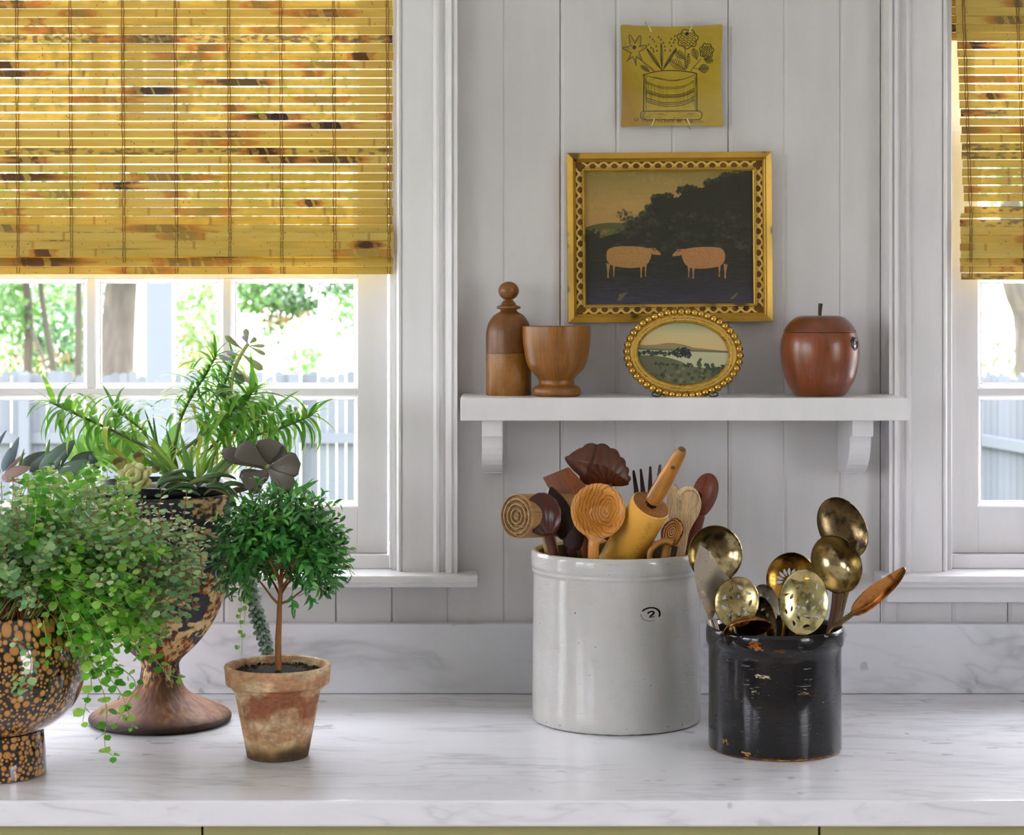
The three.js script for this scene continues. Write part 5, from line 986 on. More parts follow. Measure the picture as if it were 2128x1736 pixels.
{ // scalloped dark scoop and the pointed dark spoon tucked behind it
  let z = 0.262, c = at(1129, 1070, z), foot = wf(-0.020, 0, -0.04);
  const sc = (x, y) => { const rx = 0.0235, ry = 0.0285, a = Math.atan2(y / ry, x / rx), m = a > -0.9 && a < 3.9 ? 1 : 1; return (1 + 0.045 * Math.abs(Math.cos(a * 6)) * sstep(-0.7, 0.0, Math.sin(a)) - Math.hypot(x / rx, y / ry)) * rx; };
  tool({ name: 'scalloped_scoop', label: 'dark wooden scoop with a scalloped edge beside the ringed mallet', category: 'scoop', group: GW, c, foot, q: headQ(-0.26, [-0.25, 0.1, 0.95]), headMat: dark,
    head: shell({ box: [-0.028, 0.028, -0.033, 0.033], n: 52, f: sc, t: 0.0024, h: (x, y) => -0.010 * Math.max(0, 1 - (x / 0.0235) ** 2 - (y / 0.0285) ** 2) + 0.0004 * Math.cos(Math.atan2(y + 0.03, x) * 14) }), neck: [0, -0.026, -0.001], handle: [0.0052, 0.0042], flat: 1.3 });
  z = 0.245; c = at(1164, 1068, z); foot = wf(-0.015, 0, 0.010);
  const lf = roundPoly([[0, 0.038], [0.010, 0.024], [0.0165, 0.004], [0.015, -0.018], [0.007, -0.034], [-0.007, -0.034], [-0.014, -0.018], [-0.0145, 0.004], [-0.009, 0.024]]);
  tool({ name: 'pointed_spoon', label: 'nearly black pointed wooden spoon just right of the scalloped scoop', category: 'spoon', group: GW, c, foot, q: headQ(-0.34, [0.35, 0.1, 0.9]), headMat: darker,
    head: shell({ box: [-0.02, 0.02, -0.04, 0.042], n: 40, f: polySDF(lf), t: 0.0025, h: bowlH(0.018, 0.040, 0.008) }), neck: [0, -0.032, -0.001], handle: [0.0055, 0.0045], flat: 1.5 });
  z = 0.262; c = at(1196, 1118, z); foot = wf(-0.005, 0, 0.02);
  tool({ name: 'small_paddle', label: 'small dark paddle low between the scalloped scoop and striped ladle', category: 'paddle', group: GW, c, foot, q: headQ(0.42, [0.2, 0, 1]), headMat: darker,
    head: shell({ box: [-0.014, 0.014, -0.022, 0.022], n: 30, f: polySDF(roundPoly([[0, 0.02], [0.011, 0.004], [0.010, -0.014], [-0.010, -0.014], [-0.011, 0.004]])), t: 0.004, h: (x, y) => 0.002 - 9 * x * x }), neck: [0, -0.014, -0.002], handle: [0.005, 0.0045], flat: 1.3 });
}
{ // spatula
  const z = 0.165, c = at(1174, 1012, z), foot = wf(0.000, 0, -0.01), p = (x, y) => [(x - 1174) * S(z), (1012 - y) * S(z)];
  const a = 0.52, rot = ([x, y]) => [x * Math.cos(a) - y * Math.sin(a), x * Math.sin(a) + y * Math.cos(a)].map((v, i) => v);
  const pts = [[1126, 994], [1181, 971], [1221, 1012], [1214, 1060], [1190, 1075], [1150, 1036]].map(([x, y]) => p(x, y)).map(([x, y]) => { const b = -a; return [x * Math.cos(b) - y * Math.sin(b), x * Math.sin(b) + y * Math.cos(b)]; });
  tool({ name: 'wooden_spatula', label: 'brown wooden spatula with a square slanted end', category: 'spatula', group: GW, c, foot, q: headQ(-a, [-0.22, 0.05, 1]), headMat: tan, headName: 'blade',
    head: shell({ box: [-0.05, 0.05, -0.05, 0.05], n: 60, f: polySDF(pts), t: 0.0045, h: (x, y) => -4 * x * x }), neck: [0.003, -0.034, -0.002], handle: [0.007, 0.005], flat: 1.4 });
}
{ // big fan-shaped shell scoop
  const z = 0.150, c = at(1240, 970, z), foot = wf(0.012, 0, -0.035), k = S(z);
  const pts = [[1172, 951], [1178, 945], [1194, 938], [1210, 926], [1226, 921], [1244, 920], [1262, 924], [1279, 933], [1294, 949], [1304, 966], [1309, 984], [1311, 1000], [1304, 1008], [1262, 1010], [1217, 1008], [1196, 986], [1180, 966]].map(([x, y]) => [(x - 1240) * k, (970 - y) * k]);
  const base = polySDF(roundPoly(pts, 3)), hx = (1262 - 1240) * k, hy = (970 - 1010) * k;
  const f = (x, y) => { const a = Math.atan2(y - hy, x - hx); return base(x, y) - 0.0030 * (1 - Math.abs(Math.cos(a * 9.5))) * sstep(0.02, 0.25, Math.sin(a)); };
  const h = (x, y) => { const r = clamp(base(x, y) / 0.030), a = Math.atan2(y - hy, x - hx); return 0.016 * Math.sqrt(Math.max(0.0005, r)) + 0.0012 * Math.cos(a * 19) * r * 0.5 - 0.007 * sstep(-0.004, 0.004, x + 0.008 - 0.25 * y) ; };
  tool({ name: 'shell_scoop', label: 'large dark shell shaped wooden scoop with a scalloped fan edge', category: 'scoop', group: GW, c, foot, q: headQ(0, [-0.1, 0.12, 1]), headMat: wood('aged dark walnut', rgb(104, 50, 22), { r: 0.4, u: 6, v: 5 }), headName: 'fan',
    head: shell({ box: [-0.052, 0.052, -0.032, 0.040], n: 84, f, h, t: 0.003 }), neck: [0.012, -0.024, 0], handle: [0.008, 0.006], flat: 1.2 });
}
{ // striped ladle
  const z = 0.272, c = at(1243, 1062, z), foot = wf(-0.012, 0, 0.045), R = 57 * S(z);
  tool({ name: 'wooden_ladle', label: 'round olive wood ladle with bold striped grain facing front', category: 'ladle', group: GW, c, foot, q: headQ(0.08, [-0.08, 0.28, 1]), headMat: olive,
    head: shell({ box: [-R * 1.1, R * 1.1, -R * 1.1, R * 1.1], n: 64, f: ell(R, R * 1.02), t: 0.0035, h: (x, y) => { const q = Math.hypot(x, y) / R; return -0.027 * (1 - sstep(0.28, 0.93, q) * 0.999) + 0.0; } }), neck: [0, -R * 0.97, -0.002], bend: [-0.002, -R * 1.3, -0.003], handle: [0.0125, 0.006], flat: 1.25 });
}
{ // fork
  const z = 0.125, c = at(1346, 1020, z), foot = wf(0.02, 0, -0.05), k = S(z), L = (x, y) => [(x - 1346) * k, (1020 - y) * k];
  const tines = [[1317, 980, 1325, 1040], [1332, 977, 1338, 1040], [1352, 972, 1351, 1040], [1373, 968, 1364, 1040]].map(([a, b, d, e]) => [L(a, b), L(d, e)]);
  const f = (x, y) => { let m = -1; for (const [a, b] of tines) { const ex = b[0] - a[0], ey = b[1] - a[1], t = clamp(((x - a[0]) * ex + (y - a[1]) * ey) / (ex * ex + ey * ey)); m = Math.max(m, lerp(0.0016, 0.0042, t) - Math.hypot(x - a[0] - ex * t, y - a[1] - ey * t)); } return Math.max(m, ell(0.019, 0.020)(x, y + 0.030)); };
  tool({ name: 'wooden_fork', label: 'dark wooden fork with upright tines behind the rolling pin', category: 'fork', group: GW, c, foot, q: headQ(0, [0, 0.1, 1]), headMat: darker, headName: 'tines',
    head: shell({ box: [-0.026, 0.026, -0.052, 0.038], n: 70, f, t: 0.003, h: (x, y) => -6 * x * x }), neck: [0, -0.048, -0.002], handle: [0.006, 0.0045], flat: 1.3 });
}
{ // rolling pin
  const z = 0.268, e = at(1353, 1049, z), d = V3(0.378, 0.785, 0.49).normalize(), R = 0.0268, L = 0.215, foot = e.clone().addScaledVector(d, -L);
  const o = thing('rolling_pin', 'yellow maple rolling pin standing upside down with one handle up', 'rolling pin', foot, GW), q = basis(d, V3(0, 0, 1));
  const stamp = canvasTex(1024, 1024, (c, W, H) => {
    const r = rng(6); c.fillStyle = '#e0a840'; c.fillRect(0, 0, W, H);
    for (let i = 0; i < 700; i++) { c.globalAlpha = 0.16; c.fillStyle = ['#c98f3a', '#f0cc84', '#b97c2c'][i % 3]; c.fillRect(r() * W, r() * H, 1 + 3 * r(), 100 + 400 * r()); }
    // worn maker's stamp running down the barrel, hardly legible
    c.globalAlpha = 0.4; c.strokeStyle = '#8a5a20'; c.lineWidth = 4; for (let i = 0; i < 34; i++) { const y = H * 0.05 + i * 15 + 5 * r(), x = W * (0.535 + 0.012 * (i % 3)); c.beginPath(); c.moveTo(x - 8 - 12 * r(), y); c.lineTo(x + 10 + 10 * r(), y + 6 * (r() - 0.5)); if (r() < 0.6) c.lineTo(x + 8 * r(), y + 9); c.stroke(); } c.globalAlpha = 1;
  });
  stamp.wrapS = stamp.wrapT = THREE.RepeatWrapping;
  part('barrel', lathe([[0, 0], [R - 0.002, 0], [R, 0.002], [R, L - 0.0016], [R - 0.0014, L - 0.0002]], 72, 0.5, true), std({ name: 'yellow maple barrel', map: stamp, roughness: 0.36 }), o, [0, 0, 0], q);
  part('barrel_end', lathe([[R - 0.0014, L - 0.0002], [R * 0.3, L - 0.0004], [R * 0.28, L - 0.003], [0, L - 0.003]], 48, 0.4), mapleEnd, o, [0, 0, 0], q);
  part('axle', lathe([[0.0046, L - 0.003], [0.0046, L + 0.006]], 20), std({ name: 'dark axle', color: rgb(60, 58, 50), metalness: 0.5, roughness: 0.4 }), o, [0, 0, 0], q);
  const H0 = L + 0.0055, hp = curve2([[0.0098, 0.0006], [0.0108, 0.004], [0.0110, 0.018], [0.0106, 0.04], [0.0096, 0.062], [0.0082, 0.080], [0.0068, 0.089], [0.0055, 0.0915]], 30);
  part('handle', lathe([[0, H0], [0.0090, H0], ...hp.map(([r, y]) => [r, H0 + y])], 40, 0.6), wood('honey handle', rgb(206, 140, 50), { r: 0.3, u: 1 }), o, [0, 0, 0], q);
  part('handle_tip', lathe([[0.0055, H0 + 0.0915], [0.0048, H0 + 0.0925], [0.0040, H0 + 0.0918], [0.0032, H0 + 0.0926], [0, H0 + 0.0922]], 28, 0.3), wood('end grain', rgb(120, 70, 34)), o, [0, 0, 0], q);
  part('knot', lathe([[0.0030, 0], [0.0024, 0.0006], [0.0016, 0.0002], [0, 0.0003]], 20, 0.3), wood('knot', rgb(120, 74, 34)), o, V3(0, 0, 0.0092).add(V3(0, H0 + 0.066, 0)).applyQuaternion(q), q.clone().multiply(new THREE.Quaternion().setFromEuler(new THREE.Euler(Math.PI / 2 - 0.12, 0, 0))));
}
{ // spoons at the right of the white crock
  let z = 0.225, c = at(1432, 1062, z), foot = wf(0.045, 0, 0.02), k = S(z);
  const pts = [[1404, 1040], [1406, 1025], [1416, 1015], [1431, 1011], [1446, 1017], [1455, 1034], [1457, 1053], [1451, 1072], [1440, 1090], [1430, 1110], [1424, 1140], [1412, 1140], [1411, 1105], [1408, 1075]].map(([x, y]) => [(x - 1432) * k, (1062 - y) * k]);
  const cy = (1062 - 1039) * k, cr = 21 * k;
  tool({ name: 'wooden_spoon', label: 'pale beech spoon with a shallow round hollow, right of the rolling pin', category: 'spoon', group: GW, c, foot, q: headQ(0.0, [-0.25, 0.1, 1]), headMat: beech,
    head: shell({ box: [-0.022, 0.022, -0.056, 0.036], n: 46, f: polySDF(roundPoly(pts, 3)), t: 0.005, h: (x, y) => -0.0035 * (1 - sstep(0.82, 1.0, Math.hypot(x, y - cy) / cr)) - 5 * x * x }), neck: [-0.009, -0.048, -0.003], handle: [0.0045, 0.004], flat: 1.3 });
  z = 0.205; c = at(1398, 1050, z); foot = wf(0.035, 0, -0.005);
  tool({ name: 'wooden_spoon', label: 'pale wooden spoon seen edge on, half hidden by the rolling pin', category: 'spoon', group: GW, c, foot, q: headQ(0.05, [-0.93, 0.05, 0.38]), headMat: beech,
    head: shell({ box: [-0.022, 0.022, -0.032, 0.032], n: 40, f: ovoid(0.018, 0.027), t: 0.0028, h: bowlH(0.018, 0.027, 0.008) }), neck: [0, -0.026, -0.001], handle: [0.0045, 0.004], flat: 1.2 });
  z = 0.150; c = at(1464, 1030, z); foot = wf(0.055, 0, -0.03); k = S(z);
  tool({ name: 'wooden_spoon', label: 'red brown wooden spoon leaning at the far right of the white crock', category: 'spoon', group: GW, c, foot, q: headQ(0.30, [0.05, 0.1, 1]), headMat: red,
    head: shell({ box: [-0.02, 0.02, -0.034, 0.034], n: 44, f: ovoid(0.0172, 0.0315, 0.14), t: 0.003, h: (x, y) => 0.0075 * Math.max(0, 1 - (x / 0.0172) ** 2 - (y / 0.0315) ** 2) }), neck: [0, -0.028, 0], handle: [0.0065, 0.0048], flat: 1.4 });
  z = 0.258; c = at(1395, 1107, z); foot = wf(0.042, 0, 0.045);
  tool({ name: 'zebra_spoon', label: 'small zebra striped spoon with a curled stem by the rolling pin', category: 'spoon', group: GW, c, foot, q: headQ(0.45, [-0.45, 0.15, 0.9]), headMat: zebra,
    head: shell({ box: [-0.017, 0.017, -0.022, 0.022], n: 40, f: ovoid(0.0135, 0.0185, 0.08), t: 0.003, h: bowlH(0.0135, 0.0185, 0.007) }), neck: [0, -0.017, -0.001], handle: [0.004, 0.0036], flat: 1.5,
    parts: (o, cl, q) => part('curl', tube([[1398, 1128], [1384, 1124], [1368, 1130], [1354, 1143], [1350, 1156], [1356, 1176]].map(([x, y]) => at(x, y, 0.265).sub(o.position)), 0.0040, 10, { smooth: 24 }), zebra, o) });
}
// ---- silver and brass serving pieces
const tarnish = tex(512, 512, (u, v) => { const k = 0.80 + 0.2 * fbm(u, v, 6, 6, 4, 531) - 0.30 * sstep(0.56, 0.8, fbm(u, v, 9, 9, 4, 533)) - 0.3 * sstep(0.79, 0.84, fbm(u, v, 60, 60, 2, 535)); return [255 * k, 250 * k, 236 * k]; });
const tarnR = tex(512, 512, (u, v) => { const k = 0.6 + 0.7 * (fbm(u, v, 9, 9, 4, 541) - 0.3); return [255 * k, 255 * k, 255 * k]; }, false);
const metal = (name, c, r) => std({ name, color: c, metalness: 1, roughness: r, roughnessMap: rep(tarnR, 14, 14), map: rep(tarnish, 14, 14) });
const silver = std({ name: 'worn silver', color: rgb(186, 180, 166), metalness: 1, roughness: 0.42, roughnessMap: rep(tarnR, 14, 14) }), gilt = metal('yellowed silver', rgb(196, 182, 144), 0.28), brass = metal('old brass', rgb(190, 148, 70), 0.30), bronze = metal('dark tarnished silver', rgb(128, 112, 84), 0.36), copper = metal('copper washed silver', rgb(206, 142, 88), 0.3);
const drop = (x, y, cx, cy, len, wd, a) => { const dx = x - cx, dy = y - cy, u = dx * Math.cos(a) + dy * Math.sin(a), v = -dx * Math.sin(a) + dy * Math.cos(a) + 0.25 * (u * u) / len, t = clamp((u + len / 2) / len); return Math.hypot(u - clamp(u, -len / 2, len / 2), v) - wd * (0.25 + 0.75 * Math.sin(Math.PI * Math.min(1, t * 0.9 + 0.1)) * (0.6 + 0.6 * t)); };
const pierce = (outline, holes) => (x, y) => { let m = outline(x, y); for (const h of holes) m = Math.min(m, drop(x, y, ...h)); return m; };
{
  let z = 0.318, c = at(1487, 1152, z), foot = bf(-0.02, 0, -0.03), R = 58 * S(z);
  const spoonG = (rx, ry, depth, f = null, n = 56, t = 0.0012) => shell({ box: [-rx * 1.2, rx * 1.2, -ry * 1.1, ry * 1.1], n, f: f ?? ell(rx, ry), t, h: bowlH(rx, ry, depth, 0.85) });
  tool({ name: 'serving_ladle', label: 'round silver ladle leaning left over the white crock', category: 'ladle', group: GB, c, foot, q: headQ(-0.45, [0.22, 0.1, 1]), headMat: gilt, head: spoonG(R, R * 1.0, 0.020), neck: [0.0, -R * 0.98, 0], handle: [0.0045, 0.003], flat: 1.5 });
  z = 0.372; c = at(1478, 1210, z); foot = bf(-0.035, 0.01, 0.025); let k = S(z);
  const sv = [[1453, 1132], [1468, 1142], [1483, 1160], [1497, 1182], [1511, 1197], [1519, 1206], [1506, 1236], [1492, 1264], [1483, 1288], [1476, 1291], [1465, 1266], [1452, 1236], [1444, 1205], [1441, 1178], [1446, 1150]].map(([x, y]) => [(x - 1478) * k, (1210 - y) * k]);
  tool({ name: 'cake_server', label: 'flat silver cake server with a pointed curved blade', category: 'server', group: GB, c, foot, q: headQ(0, [0.10, -0.12, 1]), headMat: silver, headName: 'blade', head: shell({ box: [-0.03, 0.03, -0.055, 0.055], n: 44, f: polySDF(sv), t: 0.0014, h: (x, y) => -3 * (x + 0.1 * y) ** 2 }), neck: [0.0015, -0.049, -0.001], handle: [0.0045, 0.0035], flat: 1.3 });
  z = 0.405; c = at(1531, 1252, z); foot = bf(-0.025, 0.02, 0.035); let rx = 45 * S(z), ry = 52 * S(z);
  const flor = []; for (let i = 0; i < 9; i++) { const a = i / 9 * 6.283 + 0.2; flor.push([0.60 * rx * Math.cos(a), 0.60 * ry * Math.sin(a), 0.0075, 0.0024, a + 1.2 + (i % 2) * 0.9]); } for (let i = 0; i < 7; i++) { const a = i / 7 * 6.283 + 0.7; flor.push([0.40 * rx * Math.cos(a), 0.36 * ry * Math.sin(a) - 0.003, 0.004, 0.0016, a]); }
  tool({ name: 'pierced_spoon', label: 'tarnished spoon pierced with a ring of flowers, left in the black crock', category: 'spoon', group: GB, c, foot, q: headQ(0.22, [-0.2, 0.25, 1]), headMat: metal('olive tarnish', rgb(186, 172, 126), 0.34), head: spoonG(rx, ry, 0.007, pierce(ell(rx, ry), flor), 96), neck: [0, -ry * 0.97, 0], handle: [0.004, 0.003], flat: 1.5 });
  z = 0.352; c = at(1586, 1262, z); foot = bf(-0.01, 0.01, 0.0); rx = 34 * S(z); ry = 46 * S(z);
  const dots = []; for (let i = 0; i < 7; i++) { const a = i / 7 * 6.283; dots.push([0.55 * rx * Math.cos(a), 0.55 * ry * Math.sin(a), 0.003, 0.0017, a]); }
  tool({ name: 'pierced_spoon', label: 'grey pierced spoon half hidden behind the flower pierced spoon', category: 'spoon', group: GB, c, foot, q: headQ(0.15, [0.25, 0.2, 1]), headMat: silver, head: spoonG(rx, ry, 0.006, pierce(ell(rx, ry), dots), 70), neck: [0, -ry * 0.97, 0], handle: [0.004, 0.003], flat: 1.5 });
  z = 0.392; c = at(1588, 1290, z); foot = bf(0.0, 0.012, 0.02); rx = 32 * S(z); ry = 50 * S(z);
  const dots2 = flor.slice(0, 9).map(([a, b, l, w, t]) => [a * 0.75, b * 0.8, l * 0.7, w * 0.75, t]);
  tool({ name: 'pierced_spoon', label: 'dark pierced spoon with a bright rim low at the front of the crock', category: 'spoon', group: GB, c, foot, q: headQ(-0.28, [0.55, 0.15, 0.8]), headMat: bronze, head: spoonG(rx, ry, 0.008, pierce(ell(rx, ry), dots2), 80), neck: [0, -ry * 0.97, 0], handle: [0.004, 0.003], flat: 1.5 });
  z = 0.421; c = at(1553, 1309, z); foot = bf(0.01, 0.03, 0.03); R = 49 * S(z);
  tool({ name: 'small_ladle', label: 'small copper toned ladle tipped over the front rim, dark inside', category: 'ladle', group: GB, c, foot, q: (() => { const n = V3(0.12, -0.80, 0.52).normalize(), y = V3(0.97, -0.17, 0).sub(n.clone().multiplyScalar(V3(0.97, -0.17, 0).dot(n))).normalize().negate(); return new THREE.Quaternion().setFromRotationMatrix(new THREE.Matrix4().makeBasis(y.clone().cross(n), y, n)); })(), headMat: copper, head: spoonG(R * 0.92, R, 0.015), neck: [0, -R * 0.97, 0], handle: [0.0035, 0.003], flat: 1.4 });
  z = 0.318; c = at(1645, 1204, z); foot = bf(0.0, 0, -0.04); rx = 51 * S(z); ry = 54 * S(z);
  const fleur = []; for (let i = 0; i < 9; i++) { const a = 0.15 + i / 8 * 3.0 * Math.PI / 3 * 1.0; fleur.push([0.42 * rx * Math.cos(a) - 0.002, 0.40 * ry * Math.sin(a) - 0.004, 0.009, 0.0022, a]); }
  tool({ name: 'pierced_spoon', label: 'brassy spoon with fleur cutouts at the back of the black crock', category: 'spoon', group: GB, c, foot, q: headQ(0.12, [-0.1, 0.15, 1]), headMat: brass, head: spoonG(rx, ry, 0.009, pierce(ell(rx, ry), fleur), 90), neck: [0, -ry * 0.97, 0], handle: [0.004, 0.003], flat: 1.5 });
  z = 0.408; c = at(1670, 1252, z); foot = bf(0.015, 0.01, 0.035); rx = 51 * S(z); ry = 67 * S(z);
  const r = rng(14), scroll = []; for (const [rad, n, off] of [[0.74, 9, 0.1], [0.48, 8, 0.5], [0.2, 5, 0.2]]) for (let i = 0; i < n; i++) { const a = i / n * 6.283 + off; scroll.push([rad * rx * Math.cos(a), rad * ry * Math.sin(a), (0.0085 - 0.004 * (0.8 - rad)) * (0.7 + 0.5 * r()), 0.0019 * (0.8 + 0.4 * r()), a + 1.0 + 1.4 * (r() - 0.5)]); }
  tool({ name: 'pierced_spoon', label: 'bright yellowed spoon pierced all over with scrolls, front right of the crock', category: 'spoon', group: GB, c, foot, q: headQ(0.10, [0.06, 0.16, 1]), headMat: metal('bright yellowed silver', rgb(222, 214, 164), 0.26), head: spoonG(rx, ry, 0.008, pierce(ell(rx, ry), scroll), 110), neck: [0, -ry * 0.97, 0], handle: [0.0055, 0.0035], flat: 1.6 });
  z = 0.365; c = at(1738, 1173, z); foot = bf(0.055, 0.01, 0.0); rx = 50 * S(z); ry = 61 * S(z);
  tool({ name: 'serving_ladle', label: 'deep brassy ladle with a dark outer side, leaning right', category: 'ladle', group: GB, c, foot, q: headQ(-0.50, [-0.36, 0.10, 0.92]), headMat: gilt, handle: null, head: spoonG(rx, ry, 0.026),
    parts: (o, cl, q) => {
      part('spout', tube([V3(rx * 0.95, 0.012, -0.004), V3(rx * 1.10, 0.014, -0.001), V3(rx * 1.24, 0.015, 0.003)].map((p) => p.applyQuaternion(q).add(cl)), (t) => 0.0075 * (1 - 0.75 * t), 10), bronze, o);
      part('handle', tube([at(1742, 1226, z - 0.004), at(1738, 1262, z - 0.002), at(1728, 1312, z), bf(0.05, 0.02, 0)].map((p) => p.sub(o.position)), (t) => lerp(0.0075, 0.006, t), 12, { smooth: 20 }), wood('brown stick handle', rgb(120, 74, 36), { r: 0.4 }), o);
    } });
  z = 0.318; c = at(1751, 1098, z); foot = bf(0.05, 0, -0.03); rx = 47 * S(z); ry = 66 * S(z);
  tool({ name: 'serving_spoon', label: 'large dark oval serving spoon, tallest piece in the black crock', category: 'spoon', group: GB, c, foot, q: headQ(-0.46, [-0.12, 0.12, 1]), headMat: bronze, head: spoonG(rx, ry, 0.011), neck: [-0.014, -ry * 0.86, -0.003], handle: [0.0045, 0.0035], flat: 1.5 });
  z = 0.342; c = at(1770, 1138, z); foot = bf(0.052, 0.01, -0.012); k = S(z);
  tool({ name: 'pointed_server', label: 'dark pointed server tip between the two large right hand bowls', category: 'server', group: GB, c, foot, q: headQ(0, [0.1, 0, 1]), headMat: bronze, headName: 'blade', head: shell({ box: [-0.018, 0.018, -0.024, 0.024], n: 30, f: polySDF([[1771, 1107], [1754, 1122], [1757, 1134], [1762, 1160], [1785, 1166], [1781, 1136]].map(([x, y]) => [(x - 1770) * k, (1138 - y) * k])), t: 0.0013, h: (x, y) => -4 * x * x }), neck: [0.002, -0.016, -0.001], handle: [0.004, 0.003], flat: 1.4 });
  z = 0.400; c = at(1825, 1228, z); foot = bf(0.035, 0.02, 0.03); rx = 0.0195; ry = 73 * S(z);
  tool({ name: 'teaspoon', label: 'slim spoon leaning far right, seen nearly edge on', category: 'spoon', group: GB, c, foot, q: (() => { const y = V3(0.75, 0.66, -0.02).normalize(), n = V3(-0.60, 0.70, 0.34); n.sub(y.clone().multiplyScalar(n.dot(y))).normalize(); return new THREE.Quaternion().setFromRotationMatrix(new THREE.Matrix4().makeBasis(y.clone().cross(n), y, n)); })(), headMat: copper, handle: null,
    head: shell({ box: [-rx * 1.2, rx * 1.2, -ry * 1.06, ry * 1.06], n: 40, f: (x, y) => (1 - Math.hypot(x / (rx * (1 - 0.25 * y / ry)), y / ry)) * rx, t: 0.0012, h: bowlH(rx, ry, 0.008, 0.85) }),
    parts: (o, cl, q) => part('handle', tube([at(1773, 1275, z), at(1750, 1292, z), at(1728, 1309, z), bf(0.035, 0.05, 0.03)].map((p) => p.sub(o.position)), (t) => 0.0026 + (t > 0.02 && t < 0.6 ? 0.0013 * Math.abs(Math.sin(t * 46)) : 0), 10, { smooth: 60 }), bronze, o) });
}
// ------------------------------------------------------------------ plants
const leafy = (name, c, o = {}) => std({ name, color: c, roughness: o.r ?? 0.45, transmission: o.t ?? 0.45, thickness: 0, specularIntensity: o.s ?? 0.8, ...(o.map ? { map: o.map } : {}) });
const flesh = (name, c, o = {}) => std({ name, color: c, roughness: o.r ?? 0.5, sheen: o.sh ?? 0, ...(o.map ? { map: o.map } : {}) });
const plant = (name, label, cat, p) => thing(name, label, cat, p);
const put = (o, nm, g, m, pos, dir, up, s = 1) => { const e = part(nm, g, m, o, pos.clone().sub(o.position), basis(dir, up)); if (s !== 1) { if (s.isVector3) e.scale.copy(s); else e.scale.setScalar(s); } return e; };
// all leaves of a plant: the 300 nearest the camera as parts, the others as one mass of copies
function foliage(o, list, nm = 'leaf') {   // [geo, mat, pos, dir, up, scale]
  list.sort((a, b) => b[2].z - a[2].z);
  list.slice(0, 300).forEach(([g, m, p, d, u, s]) => put(o, nm, g, m, p, d, u, s));
  const by = new Map(); for (const l of list.slice(300)) { const k = l[0].uuid + l[1].uuid; if (!by.has(k)) by.set(k, []); by.get(k).push(l); }
  if (!by.size) return;
  const mass = new THREE.Group(); mass.name = 'foliage'; mass.userData.kind = 'stuff'; o.add(mass);
  for (const L of by.values()) {
    const im = new THREE.InstancedMesh(L[0][0], L[0][1], L.length); im.name = 'foliage'; im.userData.kind = 'stuff'; im.castShadow = im.receiveShadow = true;
    L.forEach(([, , p, d, u, s], i) => im.setMatrixAt(i, new THREE.Matrix4().compose(p.clone().sub(o.position), basis(d, u), V3(s, s, s)))); mass.add(im);
  }
}
const UZ = rimY.urnZ, soilY = rimY.urn;
const inUrn = (dx, dz) => V3(rimY.urnX + dx, soilY - 0.004, UZ + dz);
